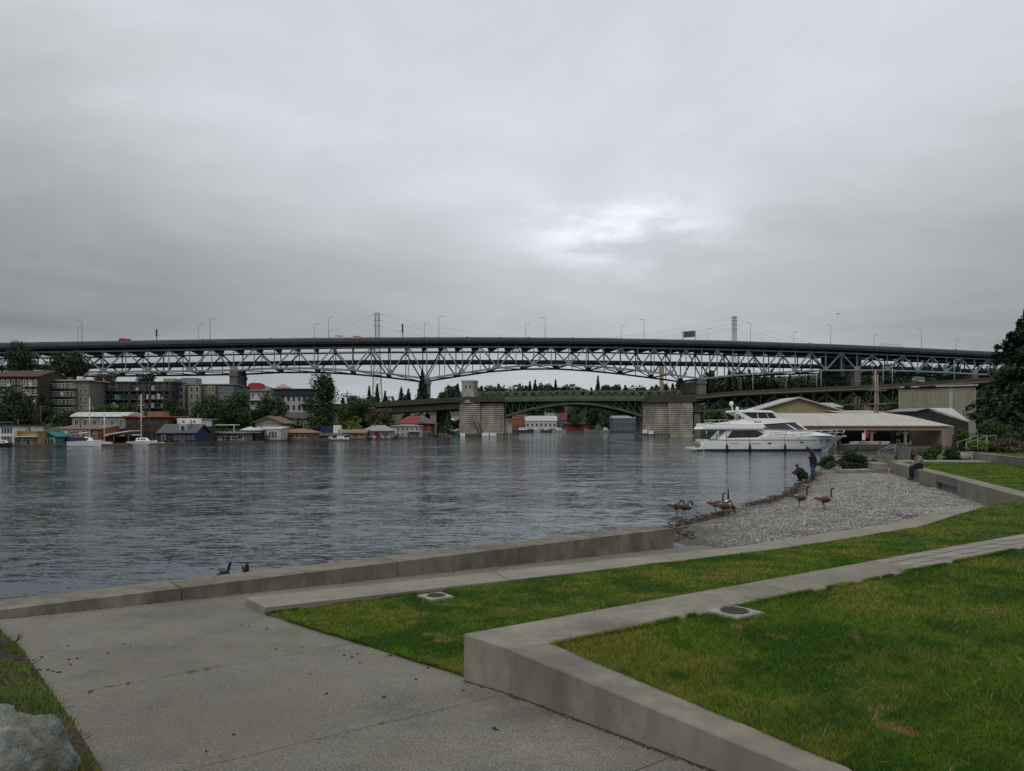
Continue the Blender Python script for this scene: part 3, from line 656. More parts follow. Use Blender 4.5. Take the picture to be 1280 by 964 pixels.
# boulder
def boulder():
    c = P(-18, 994, 4.55); n, k = 96, 64
    V = []
    for i in range(k + 1):
        ph = -math.pi / 2 + math.pi * i / k
        for j in range(n):
            t = 2 * math.pi * j / n; d = Vector((math.cos(ph) * math.cos(t), math.cos(ph) * math.sin(t), math.sin(ph)))
            sc = 1 + 0.20 * noise.noise(d * 1.3 + Vector((3, 1, 2))) + 0.10 * noise.noise(d * 3.1) + 0.05 * noise.noise(d * 7) + 0.028 * noise.noise(d * 15) + 0.014 * noise.noise(d * 34)
            q = Vector((d.x * 0.46 * sc, d.y * 0.44 * sc, d.z * 0.54 * sc)); q.z = min(q.z, 0.50 + 0.05 * noise.noise(d * 4) - 0.25 * max(0, q.x)); V.append(q)
    Fq = [(i * n + j, i * n + (j + 1) % n, (i + 1) * n + (j + 1) % n, (i + 1) * n + j) for i in range(k) for j in range(n)]
    m = mat('lichen_rock', (0.075, 0.085, 0.08), 0.9, 0.5, 7, 1.0, 40, col2=(0.24, 0.25, 0.22), speck=0.25, sscale=70)
    nt_ = m.node_tree; bs_ = nt_.nodes['Principled BSDF']; old = bs_.inputs['Base Color'].links[0].from_socket; tcn = nt_.nodes.new('ShaderNodeTexCoord'); vz = nt_.nodes.new('ShaderNodeTexNoise'); vz.inputs['Scale'].default_value = 5.5; vz.inputs['Detail'].default_value = 7; vz.inputs['Roughness'].default_value = 0.7; nt_.links.new(tcn.outputs['Object'], vz.inputs['Vector'])
    rp_ = nt_.nodes.new('ShaderNodeMapRange'); nt_.links.new(vz.outputs['Fac'], rp_.inputs[0]); rp_.inputs[1].default_value = .50; rp_.inputs[2].default_value = .62; mxn = nt_.nodes.new('ShaderNodeMixRGB'); nt_.links.new(rp_.outputs[0], mxn.inputs[0]); nt_.links.new(old, mxn.inputs[1]); mxn.inputs[2].default_value = (.17, .145, .085, 1); nt_.links.new(mxn.outputs[0], bs_.inputs['Base Color'])
    o = link('boulder', npmesh('boulder', V, Fq, m, True), None, c); o.rotation_euler = (0.1, 0.12, 0.5)
    return tag(o, 'grey lichen-mottled boulder in the bed at the lower left corner', 'boulder')
boulder()
# dried stem poking over the bed edge
mb = MB(); q = G(22, 806)
for i in range(7): mb.tube([q + Vector((-.05, 0, 0)), q + Vector((random.uniform(-.02, .02), 0, .06)), q + Vector((random.uniform(0, .1), random.uniform(-.04, .05), random.uniform(.08, .16)))], [.004, .004, .002], 4)
tag(mb.build('dry_stem', mat('rust_stem', (0.13, 0.06, 0.03), 0.8)), 'rust-brown dry plant stem leaning out of the planted bed', 'plant')
# droppings and leaf scraps on the slabs
M_scrap = mat('dark_scrap', (0.035, 0.030, 0.024), 0.9, 0.4, 30)
scraps = [(334, 787), (302, 782), (310, 784), (400, 793), (378, 810), (430, 820), (440, 822), (447, 818), (487, 820), (408, 868), (480, 872), (388, 843), (450, 829), (579, 864), (617, 911), (620, 913), (679, 884), (85, 808), (86, 825), (88, 831), (96, 824), (135, 817), (155, 806), (163, 808), (112, 866), (115, 864), (160, 855), (292, 919), (258, 940), (520, 850), (60, 838), (66, 840), (73, 841), (50, 838), (42, 826), (52, 822), (535, 835), (345, 812), (700, 868), (740, 905)]
for i, (u, v) in enumerate(scraps):
    q = G(u, v); mb = MB(); l = random.uniform(.012, .030); n = 7
    ring = [(math.cos(6.283 * j / n) * l * random.uniform(.6, 1.2), math.sin(6.283 * j / n) * l * random.uniform(.35, .8)) for j in range(n)]
    mb.add([(x, y, 0.001) for x, y in ring] + [(x * .6, y * .6, .008 + .006 * random.random()) for x, y in ring], [(j, (j + 1) % n, n + (j + 1) % n, n + j) for j in range(n)] + [tuple(range(n, 2 * n))])
    o = mb.build('leaf_scrap', M_scrap, None, q, random.uniform(0, 3)); tag(o, 'small dark leaf scrap or dropping lying on the plaza slabs', 'debris', 'dark scraps scattered over the plaza')
# grit, needles and weeds that collect in the joints and along the wall feet
mb = MB()
def grit(a, b, n, spread, side):
    a, b = Vector(a), Vector(b); d = (b - a).normalized(); nr = Vector((-d.y, d.x)) * side
    for _ in range(n):
        t = random.random(); q = a.lerp(b, t) + nr * abs(random.gauss(0, spread)) * (1 + noise.noise((t * 20, a.x, 0)))
        z = gz(q.y, q.x) + .002; an = random.uniform(0, 6.28); l = random.uniform(.003, .012); w_ = Vector((math.cos(an) * l, math.sin(an) * l, 0)); mb.bar(Vector((q.x, q.y, z)) - w_, Vector((q.x, q.y, z)) + w_, random.uniform(.004, .009), .006)
grit(wl(0), wl(4.5), 1500, .018, -1); grit(B0, W0, 160, .012, -1); grit(SWA - SWD * 2, SWB, 900, .03, -1)
tag(mb.build('joint_grit', mat('dark_grit', (.055, .047, .036), .95, .4, 20)), 'dark grit and needles gathered in the slab joints and along the wall feet', 'grit', kind='stuff')
PP = []
for J_, a_, b_, n_ in ((JB, .2, 1.6, 5), (JA, .8, 2.2, 1), (JC, .0, .8, 1)):
    p_ = Vector(J_[0]); d_ = Vector((J_[1][1], -J_[1][0]))
    for _ in range(n_):
        q = p_ + d_ * random.uniform(a_, b_)
        for _ in range(60): x, y = q.x + random.gauss(0, .025) * abs(d_.x) , q.y + random.gauss(0, .012); PP.append((x, y, gz(y, x) - .01))
bv, bf = blades(np.array(PP, np.float32), .01, .035, .004, 1.6); tag(link('joint_weeds', npmesh('joint_weeds', bv, bf, M_bgrass)), 'tiny weeds growing in the plaza slab joints', 'weeds', kind='stuff')
st = MB().tube([PZ(1150, 605, .22), PZ(1160, 607, .24), PZ(1172, 608.5, .22)], [.05, .045, .02], 6).build('driftwood_branch', M_drift); tag(st, 'brown driftwood branch lying on the gravel by the beach wall', 'branch')
# ================================================================== trees
def leaf_mat(name, c1, c2, isl=0.62):
    if name in MATS: return MATS[name]
    m = mat(name, c1, 0.65, 0.2, 0.55, space='World', col2=c2, island=isl, spec=0.25); return m
LM = {'dark': leaf_mat('leaf_dark', (0.0187, 0.0346, 0.0130), (0.0360, 0.0590, 0.0187)),
      'mid': leaf_mat('leaf_mid', (0.0306, 0.0595, 0.0170), (0.0578, 0.0978, 0.0255)),
      'light': leaf_mat('leaf_light', (0.085, 0.150, 0.030), (0.140, 0.200, 0.045)),
      'olive': leaf_mat('leaf_olive', (0.0638, 0.0723, 0.0238), (0.1020, 0.0723, 0.0340)),
      'conifer': leaf_mat('leaf_conifer', (0.0170, 0.0321, 0.0189), (0.0321, 0.0529, 0.0265)),
      'red': leaf_mat('leaf_red', (0.07, 0.03, 0.02), (0.10, 0.05, 0.03)),
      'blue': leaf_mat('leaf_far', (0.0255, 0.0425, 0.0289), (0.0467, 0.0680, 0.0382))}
M_bark = mat('bark', (0.085, 0.065, 0.048), 0.95, 0.4, 6, 0.5)
def leaf_quads(P_, N_, s):
    """quads of size s around points, roughly facing the directions N_"""
    n = len(P_); r = RNG.normal(size=(n, 3)) * 0.75 + N_; r /= np.linalg.norm(r, axis=1, keepdims=True) + 1e-9
    t = np.cross(r, RNG.normal(size=(n, 3))); t /= np.linalg.norm(t, axis=1, keepdims=True) + 1e-9; b = np.cross(r, t)
    ss = (s * (0.6 + 0.8 * RNG.random(n)))[:, None]; t = t * ss; b = b * ss * 0.62
    V = np.stack([P_ - t, P_ - b * 0.9, P_ + t, P_ + b * 0.9], 1).reshape(-1, 3); return V, np.arange(4 * n, dtype=np.int32).reshape(-1, 4)
def crown_pts(kind, w, h, dp, n, lump=0.30):
    """points and outward directions of foliage in a crown w wide, h high (z from 0 to h)"""
    P_, N_ = [], []
    if kind in ('conifer', 'spire'):
        tiers = int(max(16, h / (w * 0.075))); pw = 1.0 if kind == 'conifer' else 0.7
        for k in range(tiers):
            f = k / (tiers - 1); z0 = h * (0.04 + 0.94 * f); R = (w / 2) * (1 - f) ** pw * (0.70 + 0.5 * random.random()) + 0.03 * w
            nb = max(6, int(13 * (1 - f) + 5))
            for _ in range(nb):
                a = random.uniform(0, 6.283); rr = R * random.uniform(0.65, 1.12); q = max(5, int(n / (tiers * nb) * (0.5 + 1.3 * (1 - f))))
                t = RNG.random(q) ** 0.7; sd = RNG.normal(size=q) * 0.13 * rr * (1 - t * 0.6)
                P_.append(np.stack([np.cos(a) * rr * t - np.sin(a) * sd, (np.sin(a) * rr * t + np.cos(a) * sd) * dp / w, z0 - 0.34 * rr * t ** 1.4 + RNG.normal(size=q) * h * 0.016], 1))
                N_.append(np.tile([np.cos(a) * .3, np.sin(a) * .3, 0.9], (q, 1)))
    else:
        bush = kind == 'bush'
        nl = max(7, int(14 if w * h < 60 else 26)); cl = []
        for _ in range(nl):
            a, u = random.uniform(0, 6.283), random.uniform(-1, 1); rad = random.uniform(0.45, 0.80)
            sx_ = math.sqrt(1 - u * u); hz = 0.5 + 0.5 * u * rad
            if bush: hz = abs(u) * rad * 0.95
            wid = 1.0
            if kind == 'willow': wid = 1.0 - 0.25 * hz
            elif kind == 'column': wid = 1.0 - 0.5 * abs(hz - .4)
            cl.append((Vector((math.cos(a) * sx_ * rad * w / 2 * wid, math.sin(a) * sx_ * rad * dp / 2 * wid, hz * h)), random.uniform(0.26, 0.44)))
        for c, rs in cl:
            q = n // nl; d = RNG.normal(size=(q, 3)); d /= np.linalg.norm(d, axis=1, keepdims=True); rad = (0.55 + 0.5 * RNG.random(q))[:, None]
            p = d * rad * np.array([w / 2, dp / 2, h / 2]) * rs * 1.15 + np.array(c)
            if kind == 'willow': p[:, 2] -= np.abs(RNG.normal(size=q)) * h * 0.10
            P_.append(p); N_.append(d + np.array([0, 0, 0.35]))
    return np.concatenate(P_), np.concatenate(N_)
def tree(name, label, u0, u1, vt, vb, d, kind='round', leaf='dark', trunk=0.25, cat='tree', group=None, dp=None, k=1.0, base=None, ls=1.0):
    """crown spans pixels u0..u1, vt..vb at distance d; the trunk goes down to z=base"""
    c = P((u0 + u1) / 2, vb, d); w = (u1 - u0) / F * d; h = (vb - vt) / F * d; dp = dp or w * 0.85
    zb = ground_at(c.x, c.y) if base is None else base
    t = thing(name, label, cat, (c.x, c.y, zb), 0, group); lift = max(c.z - zb, 0.0)
    n = int(min(9000, max(500, (u1 - u0) * (vb - vt) * 2.3)) * k); s = max(0.09, 1.30 * d / F) * (1.0 if k <= 1 else 0.85) * ls
    p, nn = crown_pts(kind, w, h, dp, n); p[:, 2] = np.maximum(p[:, 2] + lift, 0.1)
    V, Q = leaf_quads(p, nn, s); link('crown', npmesh('crown', V, Q, LM[leaf]), t)
    r = max(0.06, w * 0.028); mb = MB(); top = lift + h * (0.93 if kind in ('conifer', 'spire') else 0.55)
    mb.tube([(0, 0, -0.5), (0.02 * w, 0, top * 0.4), (0, 0.01, top)], [r * 1.3, r, r * 0.35], 7)
    if kind not in ('conifer', 'spire'):
        for _ in range(5):
            a = random.uniform(0, 6.28); z0 = lift + h * random.uniform(0.05, 0.35); mb.tube([(0, 0, z0), (math.cos(a) * w * .15, math.sin(a) * dp * .15, z0 + h * .15), (math.cos(a) * w * .32, math.sin(a) * dp * .32, z0 + h * .33)], [r * .6, r * .4, r * .12], 5)
    mb.build('trunk', M_bark, t); return t

# ================================================================== land
SHORE_L = [(-900, 118), (-60, 126), (0, 128), (100, 133), (200, 146), (330, 170), (450, 205), (520, 222), (560, 240)]
def shore_d(u): return interp(u, SHORE_L) if u > -400 else 120
def hill_l(o):    # height over the distance behind the left shore
    return interp(o, [(0, 0.0), (2.0, 0.5), (8, 1.2), (25, 3.2), (60, 8.5), (100, 10.5), (200, 11), (500, 11.5)])
def ground_at(x, y):
    u = 640 + x / y * F
    if x > 20 and y > 50:
        return land_r(x, y)
    if y > 430: return far_z(x, y)
    return hill_l(max(0.0, y - shore_d(min(u, 590)) - 3))
M_bank = mat('bank_scrub', (0.035, 0.048, 0.018), 0.95, 0.45, 0.35, 0.6, 3, space='World', col2=(0.075, 0.075, 0.035))
def leftland(s, t):
    u = lerp(-420, 566, s); o = [0, 2, 5, 8, 14, 25, 40, 60, 80, 100, 150, 230][int(round(t * 11))]; d = shore_d(u) + 3 + o
    d2 = d if u < 480 else d - 0.0
    q = P(u, 540, d2); z = hill_l(o) if o > 0 else -0.6
    fade = 1.0 if u < 430 else interp(u, [(430, 1.0), (566, 0.35)])
    return (q.x, q.y, z * (fade if o > 2 else 1) + (0.4 * noise.noise((q.x * .05, q.y * .05, 0)) if o > 5 else 0))
V, Q = surf_from_grid(leftland, 80, 11)
tag(link('left_hillside', npmesh('left_hillside', V, Q, M_bank, True)), kind='structure')
def land_r(x, y):
    e = (x - interp(y, [(50, 25.5), (58, 26.5), (68, 31), (85, 48), (100, 63), (112, 65), (114, 36), (150, 42), (250, 67), (300, 62), (440, 74)]))
    return min(interp(y, [(50, 0.85), (70, 0.9), (95, 0.6), (112, 0.2), (130, 0.25), (150, 1.4), (260, 3.5), (440, 6)]), -0.6 + 0.55 * e + 0.0)
def rightland(s, t):
    ys = [50.5, 54, 58, 63, 68, 76, 85, 92, 100, 106, 112, 113, 114, 125, 150, 200, 250, 300, 360, 440]; y = ys[int(round(t * 19))]
    x0 = interp(y, [(50, 25.5), (58, 26.5), (68, 31), (85, 48), (100, 63), (112, 65), (114, 36), (150, 42), (250, 67), (300, 62), (440, 74)])
    o = [0, 1.0, 2.2, 4, 8, 16, 40, 100, 200, 420][int(round(s * 9))]; return (x0 + o, y, land_r(x0 + o, y) - 0.02)
V, Q = surf_from_grid(rightland, 9, 19)
tag(link('right_bank', npmesh('right_bank', V, Q, M_bank, True)), kind='structure')
def far_z(x, y):
    b = interp(y, [(440, -0.5), (462, -0.5), (470, 1.2), (520, 6), (640, 17), (800, 30), (1100, 40)])
    r = interp(x / y, [(-0.5, 0.75), (-0.2, 0.9), (-0.05, 1.15), (0.2, 1.25), (0.27, 1.75), (0.45, 2.0), (0.7, 2.0)])
    return b * (r if b > 1.2 else 1) + (2.0 * noise.noise((x * .01, y * .01, 4)) if y > 520 else 0)
def farland(s, t):
    y = [455, 468, 480, 520, 580, 640, 720, 800, 950, 1200][int(round(t * 9))]; x = lerp(-0.62, 0.80, s) * y; return (x, y, far_z(x, y))
V, Q = surf_from_grid(farland, 70, 9)
tag(link('far_hill', npmesh('far_hill', V, Q, M_bank, True)), kind='structure')
# the wooded hill far behind, too dense to count
def wood(name, label, spans, leaf):
    PP, NN, SS = [], [], []
    for (ua, ub, vt, vb, d, n, wpx) in spans:
        for i in range(n):
            u = lerp(ua, ub, (i + random.uniform(-.4, 1.4)) / n); w = wpx * random.uniform(.7, 1.4) / F * d; dd = d * random.uniform(0.97, 1.06)
            top = lerp(vt, vb, random.random() ** 1.6 * 0.9); zt = zat(top, dd); h = w * random.uniform(.8, 1.5); kind = 'spire' if random.random() < 0.28 else 'round'
            if kind == 'spire': h = w * 1.6; w *= 0.7
            x = (u - 640) / F * dd; p, nn = crown_pts(kind, w, h, w, 330); p += np.array([x, dd, zt - h]); PP.append(p); NN.append(nn); SS.append(np.full(len(p), 1.6 * dd / F))
            z0 = far_z(x, dd) if dd > 430 else ground_at(x, dd)
            if zt - h > z0 + 1:      # understorey down to the ground
                m = 170; q = np.stack([x + RNG.normal(size=m) * w * .3, dd + RNG.normal(size=m) * w * .3, z0 + RNG.random(m) * (zt - h - z0 + h * .3)], 1); PP.append(q); NN.append(RNG.normal(size=(m, 3))); SS.append(np.full(m, 2.2 * dd / F))
    p, nn, ss = np.concatenate(PP), np.concatenate(NN), np.concatenate(SS)
    V, Q = leaf_quads(p, nn, ss); return tag(link(name, npmesh(name, V, Q, LM[leaf])), label, 'wood', kind='stuff')
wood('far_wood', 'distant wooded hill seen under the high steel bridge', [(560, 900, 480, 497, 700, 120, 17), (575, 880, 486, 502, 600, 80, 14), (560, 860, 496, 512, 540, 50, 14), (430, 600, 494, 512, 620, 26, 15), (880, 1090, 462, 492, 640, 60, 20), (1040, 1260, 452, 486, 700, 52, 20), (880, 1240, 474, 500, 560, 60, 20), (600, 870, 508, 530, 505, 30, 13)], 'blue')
wood('bank_wood', 'belt of trees below the right approach of the low bridge', [(868, 935, 503, 535, 285, 16, 16), (930, 1130, 496, 530, 290, 34, 18), (1120, 1260, 476, 520, 240, 18, 20)], 'mid')
wood('shore_shrubs', 'shrubs filling the slope between the left apartment blocks', [(-20, 120, 512, 534, 160, 22, 16), (100, 240, 512, 536, 172, 22, 15), (240, 400, 512, 540, 195, 24, 14), (400, 480, 510, 540, 225, 12, 16), (480, 570, 512, 540, 262, 12, 16)], 'mid')

# individual trees, left
tl = [('dark_tree', 'tall dark tree above the brown apartment block at the far left', 1, 45, 427, 474, 215, 'round', 'conifer', 1.2),
 ('dark_tree', 'broad round dark tree behind the tan apartment block', 57, 113, 440, 482, 210, 'round', 'dark', 1),
 ('leafy_tree', 'large dark green tree spreading below the brown apartments', -18, 50, 484, 545, 140, 'round', 'dark', 1),
 ('leafy_tree', 'small olive tree peeking over the tan apartment roof', 118, 145, 466, 484, 215, 'round', 'olive', 1),
 ('dark_tree', 'small dark pine above the black apartment block', 169, 194, 465, 482, 215, 'round', 'conifer', 1),
 ('leafy_tree', 'bushy green tree left of the pair beside the glass houseboat', 238, 284, 496, 540, 183, 'round', 'mid', 1),
 ('leafy_tree', 'tallest bushy green tree in front of the white flats', 270, 318, 489, 540, 188, 'round', 'mid', 1),
 ('leafy_tree', 'round dark green tree behind the tan gabled houseboat', 318, 361, 492, 534, 195, 'round', 'dark', 1),
 ('dark_tree', 'tall rounded dark tree standing beside the black and white flats', 381, 424, 470, 545, 205, 'round', 'dark', 1),
 ('leafy_tree', 'broad green tree right of the tall rounded tree', 418, 476, 496, 545, 222, 'round', 'mid', 1),
 ('leafy_tree', 'dark tree between the brown and tan apartment blocks', 44, 68, 490, 532, 160, 'round', 'dark', 1),
 ('leafy_tree', 'dark bushy tree below the black apartment block', 108, 150, 503, 528, 165, 'round', 'mid', 1),
 ('dark_tree', 'dark tree behind the rust-red modern houseboat', 146, 182, 504, 532, 166, 'round', 'dark', 1),
 ('leafy_tree', 'dark tree between the black and the ochre apartment blocks', 202, 238, 500, 536, 172, 'round', 'dark', 1),
 ('leafy_tree', 'bright bushy tree beside the grey-green curved-roof house', 62, 96, 511, 536, 152, 'round', 'mid', 1),
 ('willow_tree', 'bright yellow-green willow above the tan-roofed houseboat', 426, 460, 525, 550, 209, 'willow', 'light', 1),
 ('leafy_tree', 'olive and russet round tree behind the white hip-roofed cottage', 455, 494, 511, 548, 216, 'round', 'olive', 1),
 ('conifer', 'slim dark fir left of the lattice tower foot', 455, 468, 483, 510, 300, 'conifer', 'conifer', 1.6),
 ('conifer', 'slim dark fir in front of the lattice tower foot', 466, 477, 480, 510, 300, 'conifer', 'conifer', 1.6),
 ('conifer', 'broad dark fir right of the lattice tower foot', 474, 489, 489, 512, 300, 'conifer', 'conifer', 1.6),
 ('conifer', 'pointed fir standing above the left bridge approach', 495, 508, 484, 506, 300, 'conifer', 'conifer', 1.6),
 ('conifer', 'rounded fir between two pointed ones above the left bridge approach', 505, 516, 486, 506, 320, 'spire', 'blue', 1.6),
 ('conifer', 'tallest fir in front of the left haunch pier of the steel bridge', 515, 541, 462, 510, 290, 'conifer', 'conifer', 1.7),
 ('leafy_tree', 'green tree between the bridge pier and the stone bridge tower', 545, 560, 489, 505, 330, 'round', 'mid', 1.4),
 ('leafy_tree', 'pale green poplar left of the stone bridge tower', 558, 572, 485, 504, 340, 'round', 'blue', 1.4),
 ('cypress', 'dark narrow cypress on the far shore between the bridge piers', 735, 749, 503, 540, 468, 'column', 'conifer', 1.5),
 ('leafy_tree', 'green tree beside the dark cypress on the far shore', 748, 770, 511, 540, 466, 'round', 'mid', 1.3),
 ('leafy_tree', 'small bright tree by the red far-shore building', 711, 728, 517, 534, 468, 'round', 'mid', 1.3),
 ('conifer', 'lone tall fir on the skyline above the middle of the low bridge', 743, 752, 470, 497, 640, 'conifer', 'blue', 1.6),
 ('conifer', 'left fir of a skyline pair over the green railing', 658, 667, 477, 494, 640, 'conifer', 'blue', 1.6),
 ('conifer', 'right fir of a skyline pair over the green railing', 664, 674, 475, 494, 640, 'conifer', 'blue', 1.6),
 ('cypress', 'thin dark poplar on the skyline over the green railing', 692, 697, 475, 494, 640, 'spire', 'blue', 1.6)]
for nm, lb, a, b, vt, vb, d, kd, lf, k in tl:
    tree(nm, lb, a, b, vt, vb, d, kd, lf, k=k)
# right bank planting
tree('conifer', 'tall dark conifer at the right edge of the picture', 1208, 1360, 389, 556, 74, 'spire', 'conifer', k=3.6, base=0.9, ls=2.3)
rb = [('shrub', 'large rounded dark shrub at the head of the beach', 1047, 1084, 558, 583, 57, 'round', 'dark', 2.2),
 ('shrub', 'small leafy shrub at the water edge behind the standing person', 1022, 1049, 567, 583, 57.5, 'round', 'mid', 2.2),
 ('shrub', 'pale green shrub growing in the bed behind the seated person', 1155, 1181, 550, 574, 54, 'round', 'mid', 2.2),
 ('shrub', 'low reddish dark shrub right of the pale one behind the seated person', 1178, 1204, 558, 576, 54, 'round', 'dark', 2.2),
 ('shrub', 'climbing leafy shrub against the boathouse wall', 1189, 1213, 527, 560, 70, 'round', 'mid', 2.0),
 ('shrub', 'wide leafy shrub below the tall conifer', 1222, 1272, 520, 556, 68, 'round', 'mid', 1.8),
 ('shrub', 'rounded green shrub at the right edge below the conifer', 1258, 1310, 526, 560, 64, 'round', 'dark', 1.8),
 ('shrub', 'low yellowish shrub by the upper stair railing', 1204, 1236, 543, 562, 62, 'round', 'light', 1.6),
 ('shrub', 'low spreading shrub under the wide leafy one', 1232, 1290, 545, 564, 58, 'round', 'olive', 1.6),
 ('shrub', 'small green shrub by the lower stair railing', 1118, 1142, 560, 577, 56, 'round', 'mid', 2.0),
 ('shrub', 'yellow-green tuft of plants right of the stone post', 1138, 1160, 563, 576, 55.5, 'round', 'olive', 2.0),
 ('shrub', 'tiny shrub beside the beach ledge', 1082, 1100, 573, 583, 56, 'round', 'mid', 2.2)]
for nm, lb, a, b, vt, vb, d, kd, lf, k in rb: tree(nm, lb, a, b, vt, vb, d, 'bush', lf, cat='shrub', k=k)
# ================================================================== buildings
M_glass = mat('window_glass', (0.020, 0.026, 0.030), 0.12, 0.3, 2.0, spec=0.7)
M_glassl = mat('pale_glass', (0.075, 0.11, 0.12), 0.15, 0.3, 1.0, spec=0.7)
M_white = pm('white_paint', (0.72, 0.72, 0.70)); M_trim = pm('trim_white', (0.55, 0.55, 0.53)); M_float = pm('float_timber', (0.09, 0.07, 0.055))
M_pot = pm('planter_clay', (.20, .11, .07))
PAL = {}
def col(*c): 
    c = tuple(x * .82 for x in c)
    k = 'paint_%03d_%03d_%03d' % tuple(int(round(x * 1000)) for x in c)
    return pm(k, c, 0.8, 0.16, 0.8, bump=0.1)
WCACHE = {}
def window(root, x, z, w, h, y=0.0, frame=M_trim, glass=M_glass, mull=1, face='f', depth=0.06, sill=False):
    key = (round(w, 2), round(h, 2), frame.name, glass.name, mull)
    if key not in WCACHE:
        t = min(w, h) * 0.11; mb = MB()
        mb.box(-w / 2, w / 2, -depth, 0.02, -h / 2, -h / 2 + t); mb.box(-w / 2, w / 2, -depth, 0.02, h / 2 - t, h / 2)
        mb.box(-w / 2, -w / 2 + t, -depth, 0.02, -h / 2 + t, h / 2 - t); mb.box(w / 2 - t, w / 2, -depth, 0.02, -h / 2 + t, h / 2 - t)
        for k in range(1, mull): xx = -w / 2 + w * k / mull; mb.box(xx - t / 3, xx + t / 3, -depth * .9, 0.02, -h / 2 + t, h / 2 - t)
        WCACHE[key] = (mb.mesh('window', frame), MB().box(-w / 2 + t * .9, w / 2 - t * .9, -depth * .35, 0.015, -h / 2 + t * .9, h / 2 - t * .9).mesh('pane', glass))
    a, b = WCACHE[key]; o = link('window', a, root, (x, y, z)); link('pane', b, o)
    if face == 'r': o.rotation_euler = (0, 0, math.pi / 2); o.location = (x, y, z)
    return o
def house(name, label, u0, u1, vt, vb, d, wall, roofm, roof='flat', ve=None, depth=8.0, rz=0.0, cat='house', group=None, over=0.35, base=None, floatbase=True, z0=None):
    """body spans u0..u1, walls from vb up to ve (eaves), roof up to vt"""
    ve = vt if ve is None else ve; zb = zat(vb, d) if z0 is None else z0; w = (u1 - u0) / F * d; he = zat(ve, d) - zb; hr = zat(vt, d) - zb
    t = thing(name, label, cat, ((u0 + u1) / 2 / F * d - 640 / F * d, d, zb), rz, group); t['w'] = w; del t['w']
    x0, x1 = -w / 2, w / 2
    if floatbase and zb < 2.0:
        MB().box(x0 - .5, x1 + .5, -0.9, depth, -zb - 0.4, 0.0).build('float_deck', M_float, t); low = 0.003
    else: low = -4.0
    mb = MB()
    if roof == 'gable_front':
        mb.xprism([(x0, low), (x1, low), (x1, he), (0, hr - .1), (x0, he)], 0, depth); mb.build('wall', wall, t)
        rt = 0.18; r = MB(); k = over
        for sg in (-1, 1):
            ex = sg * (w / 2 + k); ez = he - (hr - he) * k / (w / 2)
            r.xprism([(0, hr - .09), (ex, ez + .01), (ex, ez + rt), (0, hr + rt)] if sg < 0 else [(0, hr - .09), (0, hr + rt), (ex, ez + rt), (ex, ez + .01)], -k, depth + k)
        r.build('roof', roofm, t)
    elif roof == 'gable_side':
        mb.yprism([(0, low), (depth, low), (depth, he), (depth / 2, hr - .1), (0, he)], x0, x1); mb.build('wall', wall, t)
        r = MB(); k = over; rt = .16
        for sg in (-1, 1):
            ey = depth / 2 + sg * (depth / 2 + k); ez = he - (hr - he) * k / (depth / 2)
            r.yprism([(depth / 2, hr - .09), (depth / 2, hr + rt), (ey, ez + rt), (ey, ez + .01)], x0 - k, x1 + k)
        r.build('roof', roofm, t)
    elif roof == 'hip':
        mb.box(x0, x1, 0, depth, low, he).build('wall', wall, t); k = over; rx = w * 0.22
        MB().add([(x0 - k, -k, he + .002), (x1 + k, -k, he + .002), (x1 + k, depth + k, he + .002), (x0 - k, depth + k, he + .002), (-rx, depth / 2, hr), (rx, depth / 2, hr), (x0 - k, -k, he + .14), (x1 + k, -k, he + .14), (x1 + k, depth + k, he + .14), (x0 - k, depth + k, he + .14)],
                 [(3, 2, 1, 0), (0, 1, 7, 6), (1, 2, 8, 7), (2, 3, 9, 8), (3, 0, 6, 9), (6, 7, 5, 4), (7, 8, 5), (8, 9, 4, 5), (9, 6, 4)]).build('roof', roofm, t)
    elif roof == 'shed':
        mb.yprism([(0, low), (depth, low), (depth, hr - .1), (0, he)], x0, x1).build('wall', wall, t)
        k = over; sl = (hr - he) / depth
        MB().yprism([(-k, he - sl * k + .01), (depth + k, hr + sl * k - .05), (depth + k, hr + sl * k + .12), (-k, he - sl * k + .18)], x0 - k, x1 + k).build('roof', roofm, t)
    elif roof == 'barrel':
        mb.box(x0, x1, 0, depth, low, he).build('wall', wall, t); n = 8; pr = [(-over + (depth + 2 * over) * i / n, he + .01 + (hr - he) * math.sin(math.pi * i / n) ** .8) for i in range(n + 1)]
        MB().yprism(pr + [(depth + over, he + .005)], x0 - over, x1 + over).build('roof', roofm, t)
    else:
        mb.box(x0, x1, 0, depth, low, hr - .25).build('wall', wall, t); k = over
        MB().box(x0 - k, x1 + k, -k, depth + k, hr - .249, hr).build('roof', roofm, t)
    return t, w, he, hr
def wgrid(t, w, cols, rows, zlo, zhi, fw=0.6, fh=0.6, frame=M_trim, glass=M_glass, mull=1, xa=-.5, xb=.5, y=-0.002, skip=()):
    for r in range(rows):
        for c in range(cols):
            if (r, c) in skip: continue
            cw = w * (xb - xa) / cols; chh = (zhi - zlo) / rows
            window(t, w * xa + cw * (c + .5), zlo + chh * (r + .5), cw * fw, chh * fh, y, frame, glass, mull)
